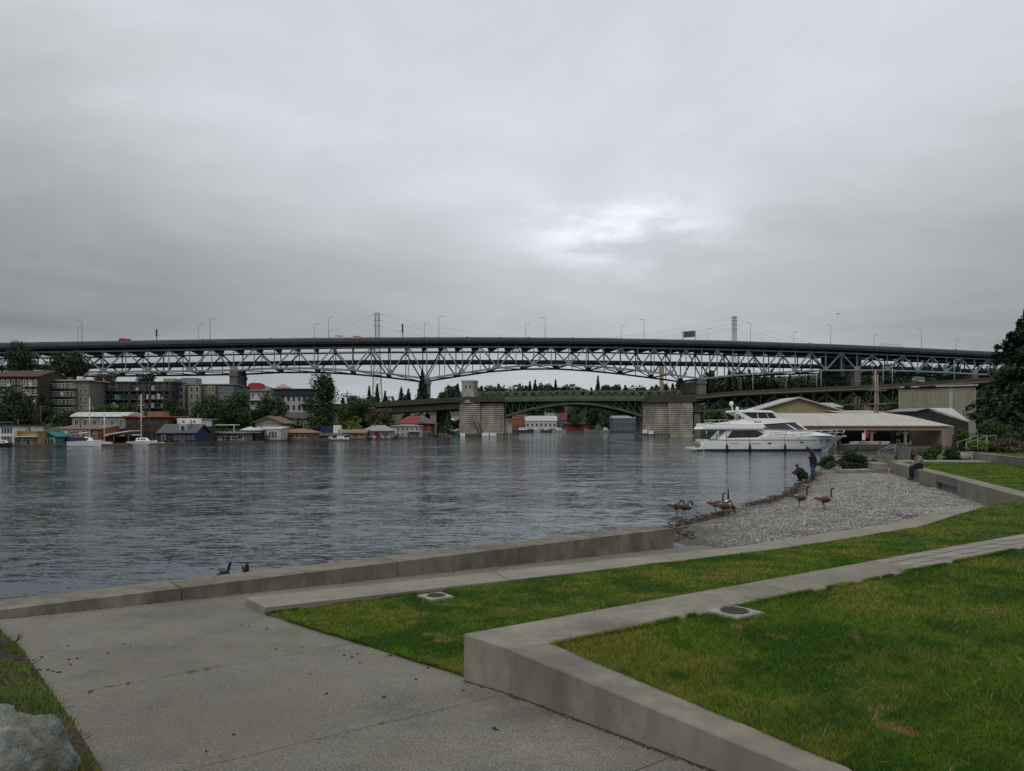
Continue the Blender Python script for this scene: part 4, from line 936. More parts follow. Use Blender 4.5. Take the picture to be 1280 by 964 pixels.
def balcony(t, x0, x1, z, out=1.3, rail=M_trim, slab=None, y=0.0):
    b = MB().box(x0, x1, y - out, y - 0.003, z - .16, z).build('balcony', slab or M_trim, t)
    r = MB(); r.box(x0, x1, y - out, y - out + .06, z + .95, z + 1.03); n = max(2, int((x1 - x0) / 0.9))
    for i in range(n + 1): xx = lerp(x0 + .04, x1 - .04, i / n); r.box(xx - .03, xx + .03, y - out, y - out + .06, z, z + .95)
    r.box(x0, x1, y - out, y - out + .05, z + .42, z + .48); r.build('railing', rail, b)
    for _ in range(int((x1 - x0) / 2.2)):
        x = random.uniform(x0 + .3, x1 - .3); h_ = random.uniform(.4, 1.0); MB().box(x - .28, x + .28, y - out + .15, y - out + .6, z + .003, z + h_).build('balcony_item', random.choice([M_white, M_trim, M_pot, col(.05, .09, .05), col(.1, .1, .12)]), b)
def door(t, x, w, h, m, y=-0.004, z=0.0):
    o = MB().box(x - w / 2, x + w / 2, y - .06, y, z + .02, z + h).build('door', m, t); MB().box(x + w * .32, x + w * .4, y - .1, y - .061, z + h * .45, z + h * .5).build('handle', M_trim, o)

# ---- left hillside apartments
brown = col(.060, .042, .034); tan = col(.21, .185, .15); dgrey = col(.035, .040, .042); brick = col(.20, .075, .05)
t, w, he, hr = house('apartment_block', 'brown apartment block with rows of white windows and a red-brown roof', -14, 48, 462, 516, 172, brown, col(.075, .036, .028), 'gable_side', 471, 12, floatbase=False, cat='building')
wgrid(t, w, 9, 4, .6, he - .3, .5, .6); 
for k in range(1, 4): balcony(t, -w * .5, -w * .02, he * k / 4, 1.0); balcony(t, w * .22, w * .5, he * k / 4, 1.0)
t, w, he, hr = house('apartment_block', 'tan four-storey apartment block with balconies and a brick stair tower', 66, 112, 475, 517, 178, tan, col(.42, .40, .36), 'flat', None, 13, floatbase=False, cat='building', over=.6)
for k in range(4):
    z = (he - .4) * k / 4; balcony(t, -w * .48, w * .16, z + .3, 1.5, M_trim, col(.2, .18, .15)); 
    for c in range(4): window(t, -w * .44 + w * .145 * (c + .4), z + 1.35, w * .11, 1.9, -.002, M_trim, M_glass, 2)
    for c in (0.27, 0.40): window(t, w * c, z + 1.55, w * .07, 1.1, -.002, M_trim, M_glass)
MB().box(-w / 2 - 1.6, -w / 2 - .01, .4, 8, -4, he + .9).build('stair_tower', brick, t)
MB().box(-1, .2, 4, 5, hr, hr + 1.1).build('roof_vent', M_trim, t); MB().box(-2.6, -1.9, 3, 4, hr, hr + .8).build('chimney', tan, t)
t, w, he, hr = house('apartment_block', 'long near-black apartment block with stacked balconies', 116, 217, 477, 522, 186, dgrey, col(.06, .06, .062), 'flat', None, 14, floatbase=False, cat='building')
for k in range(4):
    z = (he - .4) * k / 4 + .3; MB().box(-w / 2, w / 2, -1.4, -.003, z - .2, z).build('balcony', col(.10, .10, .10), t)
    for c in range(12): window(t, -w * .46 + w * .0835 * c, z + 1.2, w * .05, 1.7, -.002, col(.2, .2, .2), M_glassl if (c * 7 + k * 3) % 5 == 0 else M_glass, 2)
    rl = MB()
    for c in range(40): xx = -w / 2 + w * c / 39; rl.box(xx - .03, xx + .03, -1.4, -1.35, z, z + 1.0)
    rl.box(-w / 2, w / 2, -1.4, -1.34, z + .95, z + 1.03); rl.build('railing', col(.12, .12, .12), t)
    for _ in range(14):
        x = random.uniform(-w * .48, w * .48); h_ = random.uniform(.4, 1.3); MB().box(x - .3, x + .3, -1.2, -.7, z + .003, z + h_).build('balcony_item', random.choice([M_white, M_trim, M_pot, col(.05, .1, .05), col(.3, .28, .24)]), t)
for c in range(5): MB().box(-w * .5 + w * .245 * c, -w * .5 + w * .245 * c + .3, -1.45, -.004, 0, he - .3).build('party_wall', dgrey, t)
MB().box(w * .28, w * .42, 4, 8, hr, hr + 1.0).build('lift_house', col(.36, .31, .22), t)
MB().box(-w * .18, -w * .12, -1.5, -1.44, he * .48, he * .48 + 1.1).build('blue_screen', col(.03, .20, .26), t)
t, w, he, hr = house('apartment_block', 'grey and ochre apartment block with projecting bays', 217, 292, 480, 522, 190, col(.16, .175, .18), col(.22, .22, .22), 'flat', None, 12, floatbase=False, cat='building')
oc_ = col(.27, .20, .115)
for k, (a, b) in enumerate(((-.5, -.28), (-.24, -.02), (.08, .22))):
    bb = MB().box(w * a, w * b, -.9, -.003, -1, he - .5).build('bay', col(.20, .225, .23) if k == 0 else oc_, t)
    for r in range(4):
        for s_ in (.3, .72): window(bb, w * lerp(a, b, s_), .9 + r * (he - 1.2) / 4 + .7, w * abs(b - a) * .26, 1.5, -.902, M_trim, M_glass)
wgrid(t, w, 3, 4, .4, he - .4, .5, .6, xa=.24, xb=.48)
MB().box(-w * .5 + .5, -w * .22, 3, 7, hr, hr + 1.7).build('lift_house', col(.26, .27, .28), t)
t, w, he, hr = house('apartment_block', 'long low white flats under a grey roof with a red awning', 270, 345, 481, 512, 222, col(.50, .49, .45), col(.16, .16, .165), 'hip', 489, 12, floatbase=False, cat='building', over=.6)
wgrid(t, w, 9, 2, .8, he - .3, .5, .68, M_trim, M_glass, 2); balcony(t, -w * .2, w * .5, he * .52, 1.2)
MB().xprism([(w * .0, hr - 1.6), (w * .26, hr - 1.6), (w * .24, hr + .2), (w * .20, hr + .6), (w * .06, hr + .6), (w * .015, hr + .1)], 1.0, 4).build('awning', col(.36, .05, .06), t)
t, w, he, hr = house('apartment_block', 'black and white flats under a flat dark roof beside the tall tree', 342, 392, 486, 518, 216, col(.46, .45, .43), col(.035, .04, .055), 'flat', None, 12, floatbase=False, cat='building', over=.8)
MB().box(-w * .5, w * .5, -.5, -.003, he - 1.9, he - .26).build('parapet_band', col(.03, .035, .05), t)
for k in range(2):
    z = (he - 2.2) * k / 2 + .9
    for c in range(7): window(t, -w * .4 + w * .135 * c, z + 1.0, w * .075, 1.7, -.002, M_trim if c < 5 else col(.05, .05, .05), M_glass)
balcony(t, w * .16, w * .5, (he - 2.2) / 2 + .4, 1.2, col(.05, .05, .05), col(.08, .08, .08))
tu = thing('roof_parasol', 'pale parasol with a pink top on the roof terrace', 'parasol', P(354, 486.0, 219)); n = 8
MB().add([(2.6 * math.cos(6.283 * i / n), 2.6 * math.sin(6.283 * i / n), 0.2) for i in range(n)] + [(0, 0, 1.5)], [(i, (i + 1) % n, n) for i in range(n)]).build('canopy', col(.5, .30, .28), tu); MB().tube([(0, 0, -2.2), (0, 0, 1.4)], .05).build('pole', M_trim, tu)

# ---- houseboats and shore houses, left to right
G_HB = 'houseboats along the left shore'
def hb(*a, **k):
    k.setdefault('group', G_HB); k.setdefault('cat', 'houseboat'); k.setdefault('z0', 0.35); r = house('houseboat', *a, **k); t, w = r[0], r[1]
    rl = MB(); n = max(3, int(w / 1.1)); gap = random.randrange(n)
    for i in range(n + 1): x = lerp(-w / 2 - .4, w / 2 + .4, i / n); rl.box(x - .03, x + .03, -.86, -.80, 0, .9)
    for i in range(n):
        if i != gap: rl.box(lerp(-w / 2 - .4, w / 2 + .4, i / n), lerp(-w / 2 - .4, w / 2 + .4, (i + 1) / n), -.86, -.81, .84, .9)
    rl.build('deck_railing', random.choice([M_trim, M_float, M_float]), t)
    for i in range(random.randint(2, 4)):
        x = random.uniform(-w * .48, w * .48); MB().tube([(x, -.55, 0.003), (x, -.55, .4)], [.16, .22], 8).build('planter', M_pot, t)
        p, nn_ = crown_pts('round', .6, .7, .5, 60); p += np.array([x, -.55, .4]); V, Q = leaf_quads(p, nn_, .12); link('planter_leaves', npmesh('planter_leaves', V, Q, LM[random.choice(['mid', 'light', 'olive'])]), t)
    x = random.uniform(-w * .3, w * .3); MB().box(x - .5, x + .5, -.75, -.3, .004, .55).build('deck_box', random.choice([M_trim, col(.12, .14, .2), col(.25, .2, .14)]), t)
    x = w * random.uniform(-.35, .35); MB().tube([(x, 2.5, r[2] * .9), (x, 2.5, r[3] + .9)], .14, 6).build('stove_pipe', col(.12, .12, .12), t)
    return r
t, w, he, hr = hb('white two-storey houseboat with large gridded windows at the left edge', -16, 17, 531, 557.5, 127, M_white, col(.06, .06, .06))
wgrid(t, w, 2, 2, .2, he - .3, .9, .84, M_trim, M_glass, 4)
MB().box(-w * .5, w * .5, -.05, .05, hr + .3, hr + .5).build('roof_rail', col(.1, .1, .1), t)
t, w, he, hr = hb('yellow boathouse with a wide gridded white door', 18, 47, 539, 557.5, 128, col(.40, .29, .11), col(.34, .25, .10), over=.1)
gd = MB().box(-w * .33, w * .42, -.06, -.003, .1, he * .48).build('garage_door', M_white, t)
for r in range(3):
    for c in range(4): MB().box(-w * .31 + w * .18 * c, -w * .31 + w * .18 * c + w * .145, -.075, -.061, .2 + r * he * .15, .2 + r * he * .15 + he * .11).build('pane', M_glass, gd)
MB().box(-w * .45, w * .5, -.8, -.004, he * .56, he * .60).build('awning', M_white, t)
t, w, he, hr = hb('small turquoise gabled houseboat', 48, 69, 539.5, 557, 131, col(.06, .30, .30), col(.04, .20, .21), 'gable_front', 545.5, 6)
door(t, 0, w * .28, he * .75, col(.22, .03, .03)); window(t, -w * .32, he * .55, w * .18, he * .35); window(t, w * .32, he * .55, w * .18, he * .35)
t, w, he, hr = hb('long red two-storey houseboat with a low sloping roof', 67, 124, 532, 556.5, 136, col(.25, .06, .045), col(.22, .13, .11), 'shed', 537, 7)
wgrid(t, w, 6, 2, .3, he - .1, .5, .6, M_trim, M_glass, 2); balcony(t, -w * .5, w * .3, he * .5, 1.2, M_trim, col(.3, .22, .15))
MB().box(-w * .12, w * .32, -2.2, -.9, .4, he * .42).build('tarpaulin', col(.03, .035, .12), t)
t, w, he, hr = house('shore_house', 'grey-green two-storey house with a white curved roof', 90, 157, 515, 552, 150, col(.25, .27, .24), col(.60, .60, .58), 'barrel', 521, 7, cat='house', floatbase=False)
wgrid(t, w, 6, 1, he * .62, he * .92, .5, .8, M_trim, M_glass, 2); wgrid(t, w, 5, 1, he * .18, he * .46, .35, .7); MB().box(-w * .5, w * .5, -.9, -.003, he * .52, he * .56).build('ledge', col(.34, .35, .33), t)
cm_ = thing('covered_moorage', 'open boat shelter with a slanted white roof', 'shelter', (P(147, 557, 139).x, 139, 0))
MB().xprism([(-2.6, 1.55), (2.9, 2.45), (2.9, 2.6), (-2.6, 1.75)], -1.5, 3).build('roof', M_white, cm_)
for x in (-2.4, 0, 2.6):
    for y in (-1.3, 2.8): MB().box(x - .08, x + .08, y - .08, y + .08, -.5, 1.6 + (x + 2.4) * .16).build('post', M_float, cm_)
MB().box(-2.9, 3.0, -1.7, 3.2, -.4, .35).build('float_deck', M_float, cm_); MB().box(-2.3, 2.7, 2.5, 2.9, .353, 1.5).build('back_wall', col(.06, .05, .045), cm_)
t, w, he, hr = hb('dark rust-red modern houseboat with an orange roof edge', 157, 211, 520, 555, 150, col(.085, .035, .026), col(.36, .13, .06), over=.5)
wgrid(t, w, 5, 2, .4, he - .4, .8, .78, col(.12, .05, .035), M_glass, 2); MB().box(-w * .1, w * .3, 2, 4, hr, hr + .9).build('roof_box', col(.30, .15, .09), t)
t, w, he, hr = hb('navy blue houseboat with a gambrel roof and white dormer', 198, 244, 531, 556, 145, col(.024, .034, .085), col(.11, .11, .12), 'gable_side', 541, 7)
dm = MB().box(w * .02, w * .24, 0.6, 3.5, he + .1, hr + .1).build('dormer', col(.4, .4, .39), t); window(dm, w * .13, (he + hr) / 2 + .1, w * .14, (hr - he) * .75, .598)
wgrid(t, w, 5, 1, he * .2, he * .8, .6, .8, col(.45, .33, .26), M_glass, 2, xa=-.1, xb=.5); window(t, -w * .36, he * .5, w * .12, he * .5)
t, w, he, hr = hb('white box cabin stacked on a dark hull-like houseboat', 223, 252, 523, 555.5, 152, col(.045, .045, .05), col(.3, .3, .3), depth=7)
MB().box(-w * .52, w * .52, -.4, 5, he * .66, he - .02).build('upper_cabin', M_white, t)
for x in (-.25, .22): window(t, w * x, he * .86, w * .12, he * .09, -.402)
t, w, he, hr = hb('long low glass-walled houseboat with plants on its roof deck', 247, 304, 540, 554.5, 160, col(.30, .30, .28), col(.42, .42, .40), over=.9)
wgrid(t, w, 6, 1, .15, he - .35, .88, .95, M_trim, M_glass, 2, xa=-.28, xb=.5); MB().box(-w * .5, -w * .30, -.3, -.003, .05, he - .4).build('panel', col(.15, .16, .18), t)
for k in range(8):
    p, nn = crown_pts('round', .9, .7, .7, 120); p += np.array([-w * .35 + k * w * .1, 0.2, hr + .02]); V, Q = leaf_quads(p, nn, .16); link('roof_plant', npmesh('roof_plant', V, Q, LM['olive' if k % 3 else 'light']), t)
MB().box(-w * .3, w * .2, 3, 6, hr + 1.4, hr + 1.55).build('pergola', M_white, t)
for x in (-.28, .18): MB().box(w * x - .06, w * x + .06, 3.1, 3.2, hr, hr + 1.4).build('pergola_post', M_white, t)
t, w, he, hr = hb('narrow dark navy houseboat under a white peaked awning', 301, 319, 538, 553.5, 166, col(.02, .022, .04), col(.1, .1, .1), depth=6)
MB().add([(-2.0, -.6, hr + .01), (2.0, -.6, hr + .01), (2.0, 4, hr + .01), (-2.0, 4, hr + .01), (0, 1.7, hr + .85)], [(0, 1, 4), (1, 2, 4), (2, 3, 4), (3, 0, 4), (3, 2, 1, 0)]).build('awning', col(.6, .6, .62), t); window(t, 0, he * .5, w * .5, he * .6)
t, w, he, hr = house('shore_house', 'cream gabled house behind the white modern houseboat', 319, 352, 521, 553, 180, col(.44, .40, .32), col(.20, .12, .085), 'gable_front', 528, 9, cat='house', over=.9, floatbase=False)
for x in (-.12, .02): window(t, w * x + w * .12, he * .93, w * .09, he * .09)
t, w, he, hr = hb('white modern houseboat with a tall dark glass front', 314, 351, 534, 552.5, 172, col(.50, .50, .48), col(.5, .5, .5), 'shed', 537, 6, over=.15)
wgrid(t, w, 1, 1, .1, he - .15, .9, .96, M_trim, M_glassl, 3, xa=.04, xb=.42); window(t, -w * .2, he * .32, w * .2, he * .55, -.002, M_trim, M_glassl); 
for k in range(3): window(t, -w * .27 + w * .07 * k, he * .78, w * .045, he * .09)
MB().box(-w * .5, -w * .36, -.4, -.003, .003, he * .75).build('panel', col(.18, .18, .19), t)
t, w, he, hr = house('shore_house', 'olive-green gabled house with a turquoise bay', 352, 388, 516, 545, 200, col(.15, .155, .12), col(.08, .085, .08), 'gable_side', 523, 8, cat='house', floatbase=False)
by = MB().box(-w * .16, w * .06, -.9, -.003, he * .35, he * .95).build('bay', col(.08, .22, .16), t); window(by, -w * .05, he * .65, w * .1, he * .3, -.902)
wgrid(t, w, 2, 2, he * .3, he * .98, .5, .7, M_trim, M_glass, 1, xa=.14, xb=.5); window(t, -w * .36, he * .7, w * .12, he * .3)
t, w, he, hr = hb('low houseboat with an orange-brown hipped roof', 353, 390, 536, 552, 178, col(.22, .19, .15), col(.30, .17, .085), 'hip', 541.5, 7, over=.6)
wgrid(t, w, 5, 1, .2, he - .1, .6, .8, M_trim, M_glass)
t, w, he, hr = hb('grey houseboat with a dark blue upper panel', 389, 429, 541, 551.5, 188, col(.21, .22, .22), col(.10, .11, .11), 'hip', 545, 7, over=.5)
wgrid(t, w, 6, 1, .15, he - .1, .6, .8, M_trim, M_glass); MB().box(-w * .45, w * .05, 3, 4, he + .2, he + 2.3).build('upper_panel', col(.03, .035, .13), t); MB().box(w * .1, w * .32, 3, 5, he + .2, he + 2.6).build('upper_room', M_white, t)
t, w, he, hr = hb('tan-roofed bungalow houseboat beside the white cottage', 427, 456, 537.5, 550.5, 198, col(.34, .31, .25), col(.28, .20, .12), 'gable_side', 541, 7, over=.6)
wgrid(t, w, 4, 1, .2, he - .1, .6, .7, M_trim, M_glass); 
t, w, he, hr = hb('white cottage houseboat with a grey hip roof and red door', 455, 487, 531.5, 550.5, 202, col(.56, .56, .55), col(.34, .35, .36), 'hip', 539, 8, over=.8)
door(t, -w * .02, w * .2, he * .8, col(.42, .02, .03)); 
for x in (-.33, .27, .40): window(t, w * x, he * .55, w * .10, he * .55, -.002, M_trim, M_glass)
t, w, he, hr = hb('pale two-storey houseboat right of the red-doored cottage', 489, 524, 530.5, 549.5, 212, col(.44, .44, .42), col(.28, .29, .28), 'hip', 533, 8)
wgrid(t, w, 6, 2, .2, he - .1, .5, .62, M_trim, M_glass); MB().box(w * .1, w * .6, -1.6, -.003, he * .5, he * .56).build('canopy', col(.5, .5, .5), t)
t, w, he, hr = house('shore_house', 'red house with a red roof beside the bridge column', 496, 540, 520, 547, 232, col(.17, .045, .035), col(.25, .05, .04), 'hip', 530, 9, cat='house', over=1.0, floatbase=False)
wgrid(t, w, 5, 2, .6, he, .45, .5, M_trim, M_glass); MB().xprism([(w * .14, he + .6), (w * .6, he - .2), (w * .6, he + .1), (w * .16, he + 2.6)], -.8, 4).build('grey_roof', col(.25, .25, .24), t)
t, w, he, hr = hb('small orange houseboat left of the bridge column', 526, 539, 542, 549, 226, col(.36, .19, .04), col(.3, .16, .05), depth=5); wgrid(t, w, 2, 1, .2, he, .4, .5)
t, w, he, hr = hb('small mustard houseboat right of the bridge column', 546, 556, 542, 548.5, 236, col(.32, .20, .05), col(.2, .16, .06), depth=5); wgrid(t, w, 2, 1, .2, he, .4, .5)

for u, d, vt, lb in ((51, 150, 503, 'wooden utility pole above the turquoise houseboat'), (98, 158, 506, 'wooden utility pole behind the grey-green house'), (226, 172, 505, 'wooden utility pole beside the navy houseboat'), (434, 214, 486, 'wooden utility pole above the willow')):
    zb = ground_at((u - 640) / F * d, d); t = thing('utility_pole', lb, 'utility pole', ((u - 640) / F * d, d, zb - .5), 0, 'utility poles on the left shore'); h = zat(vt, d) - zb
    MB().tube([(0, 0, 0), (0, 0, h)], [.17, .11], 7).build('pole', M_bark, t)
    for k in (.93, .86): MB().box(-1.1, 1.1, -.06, .06, h * k, h * k + .12).build('cross_arm', M_bark, t)
# ---- far shore between the piers of the low bridge
def fb(*a, **k): k.setdefault('cat', 'building'); k.setdefault('group', 'buildings on the far shore'); k.setdefault('floatbase', False); return house('far_building', *a, **k)
t, w, he, hr = fb('red brick building on the far shore beside the left stone pier', 640, 659, 517, 538, 482, col(.28, .08, .06), col(.2, .1, .08)); wgrid(t, w, 4, 2, 3, he, .5, .5)
t, w, he, hr = fb('long white boatyard building on the far shore', 657, 696, 520, 538.5, 476, col(.55, .55, .53), col(.6, .6, .6), 'gable_side', 526, 14); wgrid(t, w, 7, 1, 1.5, he - .5, .5, .5)
t, w, he, hr = fb('white upper block above the boatyard building', 681, 695, 516, 524, 500, col(.55, .54, .50), col(.4, .4, .4)); wgrid(t, w, 3, 1, .5, he, .5, .5)
t, w, he, hr = fb('blue and red block right of the boatyard building', 695, 709, 516, 535, 488, col(.09, .12, .18), col(.30, .12, .10)); wgrid(t, w, 3, 2, 1, he, .5, .5); MB().box(-w * .1, w * .5, -.5, -.003, he * .5, he - .3).build('red_panel', col(.3, .1, .08), t)
t, w, he, hr = fb('grey gabled house on the far slope', 706, 733, 508, 520, 530, col(.26, .26, .26), col(.14, .14, .145), 'gable_side', 513, 10); wgrid(t, w, 6, 1, .5, he, .5, .6)
t, w, he, hr = fb('red restaurant with a terrace on the far waterline', 705, 738, 530, 540, 470, col(.30, .06, .055), col(.22, .10, .08), over=1.0); wgrid(t, w, 9, 1, 1.2, he - .4, .6, .5, col(.4, .1, .1)); balcony(t, -w * .5, w * .5, 1.0, 2.0, col(.45, .08, .08), col(.3, .1, .1))
t, w, he, hr = fb('long grey glazed shed with a curved roof at the right of the far shore', 766, 812, 519.5, 539.5, 440, col(.13, .16, .175), col(.30, .34, .36), 'barrel', 523, 14, z0=.9); wgrid(t, w, 16, 1, he * .28, he * .72, .6, .9, col(.35, .38, .40), M_glass)
MB().box(-w * .6, w * .5, -6, -.003, -2, .4).build('quay', col(.07, .07, .07), t)
for i, (a, b, vt, vb, d, c, lb) in enumerate([(640, 652, 506, 512, 560, (.42, .40, .34), 'cream hillside house left of the grey gabled one'), (668, 680, 510, 516, 560, (.36, .35, .34), 'grey hillside house above the boatyard'), (755, 768, 503, 511, 570, (.42, .22, .12), 'orange-brown hillside house right of the cypress'), (772, 786, 505, 513, 560, (.45, .36, .30), 'pale brick hillside flats right of the cypress'), (786, 800, 507, 515, 555, (.32, .16, .09), 'rust hillside house by the right stone pier'), (736, 746, 503, 509, 600, (.46, .42, .22), 'yellow hillside house above the cypress'), (562, 574, 515, 522, 500, (.4, .38, .34), 'pale house seen left of the stone pier'), (1002, 1013, 488, 494, 560, (.46, .45, .42), 'white house half hidden in the trees on the right hill'), (1060, 1072, 474, 480, 640, (.5, .5, .47), 'small white house high on the right hill'), (1146, 1156, 470, 476, 640, (.46, .44, .4), 'pale house on the right hill near the conifer')]):
    t, w, he, hr = house('hillside_house', lb, a, b, vt, vb + 1, d, col(*c), col(.16, .13, .12), 'gable_side', lerp(vt, vb, .45), 8, floatbase=False, group='houses on the far hillside'); wgrid(t, w, 4, 1, .4, he, .45, .6)

# ---- right bank: boathouse, sheds, warehouses
M_metal = mat('beige_metal_roof', (0.44, 0.41, 0.35), 0.6, 0.10, 0.6, space='World', stretch=(1, .3, 1))
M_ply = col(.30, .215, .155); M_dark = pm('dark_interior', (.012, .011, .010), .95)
bh = thing('boathouse', 'long open-sided boathouse with a low beige roof and timber posts', 'boathouse', (P(1090, 534, 118).x, 118, 0.35))
sc_ = 118 / F; X = lambda u: (u - 1090) * sc_; Zb = lambda v: zat(v, 118) - .35
# roof: long hip seen from its eave side
ex0, ex1, ee, rg = X(948), X(1180), Zb(532), Zb(515.5)
for i in range(11):
    a, b = lerp(ex0, ex1, i / 11), lerp(ex0, ex1, (i + 1) / 11) - .03
    hp = lambda x: min(1.0, (ex1 - x) / (X(1180) - X(1150)) * .9 + .1) if x > X(1150) else 1.0
    MB().add([(a, -1.0, ee), (b, -1.0, ee), (b, -1 + 8 * hp(b), ee + (rg - ee) * hp(b)), (a, -1 + 8 * hp(a), ee + (rg - ee) * hp(a)), (a, -1.0, ee - .12), (b, -1.0, ee - .12)], [(0, 1, 2, 3), (4, 5, 1, 0), (5, 4, 3, 2)]).build('roof_panel', M_metal, bh)
MB().add([(ex1, -1.0, ee), (X(1230), 8, ee - .1), (X(1150), 7.2, rg), (ex1, -1, ee - .15), (X(1230), 8, ee - .25)], [(0, 1, 2), (0, 3, 4, 1)]).build('roof_hip', M_metal, bh)
MB().box(ex0, ex1 - .2, -.75, -.55, ee - .75, ee - .125).build('fascia_beam', M_ply, bh)
for k, u in enumerate((952, 998, 1043, 1088, 1130)):
    p = MB().box(X(u) - .17, X(u) + .17, -.52, -.2, -.6, ee - .2).build('post', M_ply, bh)
    for sg in (-1, 1): MB().bar((X(u) + sg * .17, -.36, ee - 1.25), (X(u) + sg * 1.0, -.36, ee - .76), .14, .14).build('knee_brace', M_ply, bh)
MB().prism([(X(1174), -.7), (X(1181), -.7), (X(1230), 8), (X(1174), 8)], -.6, ee - .13).build('end_wall', M_ply, bh)
for u in (1176, 1189, 1203): MB().box(X(u) - .06, X(u) + .06, -.78 + max(0, (u - 1181) * .18), -.70 + max(0, (u - 1181) * .18), -.2, ee - .15).build('batten', col(.36, .27, .20), bh)
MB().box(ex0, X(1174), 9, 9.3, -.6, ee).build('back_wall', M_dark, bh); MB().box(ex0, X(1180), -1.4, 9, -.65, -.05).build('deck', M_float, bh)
wn = MB().box(X(1143), X(1147.5), 7, 7.2, .2, 2.6).build('doorway', col(.10, .12, .13), bh)
for v_ in (541, 550): MB().box(X(1147.6), X(1153), 6.6, 6.7, Zb(v_ + 4), Zb(v_)).build('hung_sign', M_white, bh)
sh_ = house('tan_shed', 'tan gabled shed with a pale metal roof behind the yacht', 934, 1061, 497.5, 530, 158, col(.38, .31, .185), col(.5, .5, .48), 'gable_front', 516.5, 9, cat='shed', over=.8, z0=1.4, floatbase=False)[0]
MB().tube([(3.8, -.1, 4.2), (4.3, -.1, 1.0)], .07).build('downpipe', M_trim, sh_)
t, w, he, hr = house('cream_shed', 'small cream gabled shed beyond the tan one', 1022, 1052, 503.5, 520, 185, col(.40, .35, .24), col(.42, .40, .34), 'gable_side', 509, 12, cat='shed', z0=1.6, floatbase=False)
t, w, he, hr = house('low_cream_shed', 'low cream flat-roofed shed beneath the timber mast', 1055, 1112, 513, 524, 150, col(.42, .38, .28), col(.45, .41, .30), 'shed', 517, 8, cat='shed', z0=1.5, floatbase=False)
wh = thing('warehouse', 'large beige metal-clad warehouse with a stained roof edge', 'warehouse', (P(1172, 534, 172).x, 172, 1.6))
sw_ = 172 / F; XX = lambda u: (u - 1172) * sw_; ZZ = lambda v: zat(v, 172) - 1.6
n = 17
for i in range(n):
    if i == 11: continue
    a, b = lerp(XX(1123.5), XX(1220), i / n), lerp(XX(1123.5), XX(1220), (i + 1) / n) - .03
    MB().box(a, b, 0, .15, -2, lerp(ZZ(486.5), ZZ(484), i / n)).build('wall_panel', mat('beige_cladding', (.255, .235, .175), .7, .14, .5, space='World', stretch=(1, 1, .3)), wh)
a = lerp(XX(1123.5), XX(1220), 11 / n); MB().box(a, a + .9, -.05, .12, -2, ZZ(484.5)).build('pale_post', col(.42, .40, .35), wh)
MB().prism([(XX(1220), 0), (XX(1228), 8), (XX(1228) - .2, 8), (XX(1220) - .2, .16)], -2, ZZ(484)).build('end_wall', col(.34, .24, .14), wh)
MB().prism([(XX(1124), .16), (XX(1219), .16), (XX(1226) + 2, 20), (XX(1124) + 11, 20)], -2, ZZ(487)).build('core', col(.2, .19, .15), wh)
MB().hexa([(XX(1123), -.5, ZZ(485)), (XX(1221), -.5, ZZ(482.5)), (XX(1221) + 3, 21, ZZ(482.5)), (XX(1123) + 12, 21, ZZ(485)), (XX(1123), -.5, ZZ(483.5)), (XX(1221), -.5, ZZ(480.5)), (XX(1221) + 3, 21, ZZ(480.5)), (XX(1123) + 12, 21, ZZ(483.5))]).build('roof', col(.46, .45, .42), wh)
for u0_, u1_ in ((1129, 1137), (1147, 1168), (1212, 1218)): MB().xprism([(XX(u0_), ZZ(lerp(485.4, 483, (u0_ - 1123) / 98))), (XX(u1_), ZZ(lerp(485.4, 483, (u1_ - 1123) / 98))), (XX(u1_), ZZ(482.0)), (XX(u0_), ZZ(483.2))], -.54, -.502).build('gutter_gap', M_dark, wh)
lr = thing('metal_roof_shed', 'white ribbed metal shed roof rising behind the boathouse hip', 'shed', (P(1185, 534, 135).x, 135, 1.4)); s3 = 135 / F; X3 = lambda u: (u - 1185) * s3; Z3 = lambda v: zat(v, 135) - 1.4
n = 10
for i in range(n):
    f = lambda t_: (lerp(X3(1160), X3(1212), t_), lerp(Z3(509.5), Z3(526.5), t_)); (xa, za), (xb, zb_) = f(i / n), f((i + 1) / n - .004)
    MB().add([(xa, 0, za), (xb, 0, zb_), (lerp(X3(1160), X3(1236), (i + 1) / n - .004) + .4, 12, 5.45), (lerp(X3(1160), X3(1236), i / n) + .4, 12, 5.45), (xa, 0, za - .15), (xb, 0, zb_ - .15)], [(0, 1, 2, 3), (4, 5, 1, 0)]).build('roof_panel', col(.52, .52, .52), lr)
MB().xprism([(X3(1146), Z3(513)), (X3(1160), Z3(510)), (X3(1160), Z3(512)), (X3(1212), Z3(528.5)), (X3(1212), -2), (X3(1146), -2)][::-1], .3, 11).build('wall', col(.035, .035, .035), lr)
MB().xprism([(X3(1144), Z3(513.2)), (X3(1160), Z3(509.6)), (X3(1160), Z3(510.6)), (X3(1144), Z3(514.6))], -.2, 11).build('roof_wing', col(.3, .28, .27), lr)
for u_ in (1213, 1217): MB().tube([(X3(u_), 2, Z3(520)), (X3(u_), 2, Z3(513.5)), (X3(u_ + 2), 2, Z3(513)), (X3(u_ + 2.2), 2, Z3(515))], .1).build('vent_pipe', col(.1, .1, .1), lr)
mp_ = thing('timber_mast', 'tall weathered twin timber mast rising above the boathouse roof', 'mast', (P(1095, 534, 140).x, 140, 1.2)); s4 = 140 / F
MB().tube([(-.15, 0, -1), (-.1, 0, zat(462, 140) - 1.2)], [.24, .12], 8).build('mast_pole', col(.34, .27, .20), mp_); MB().tube([(.5, .2, -1), (.35, .2, zat(468, 140) - 1.2)], [.24, .14], 8).build('mast_pole', col(.30, .24, .18), mp_)
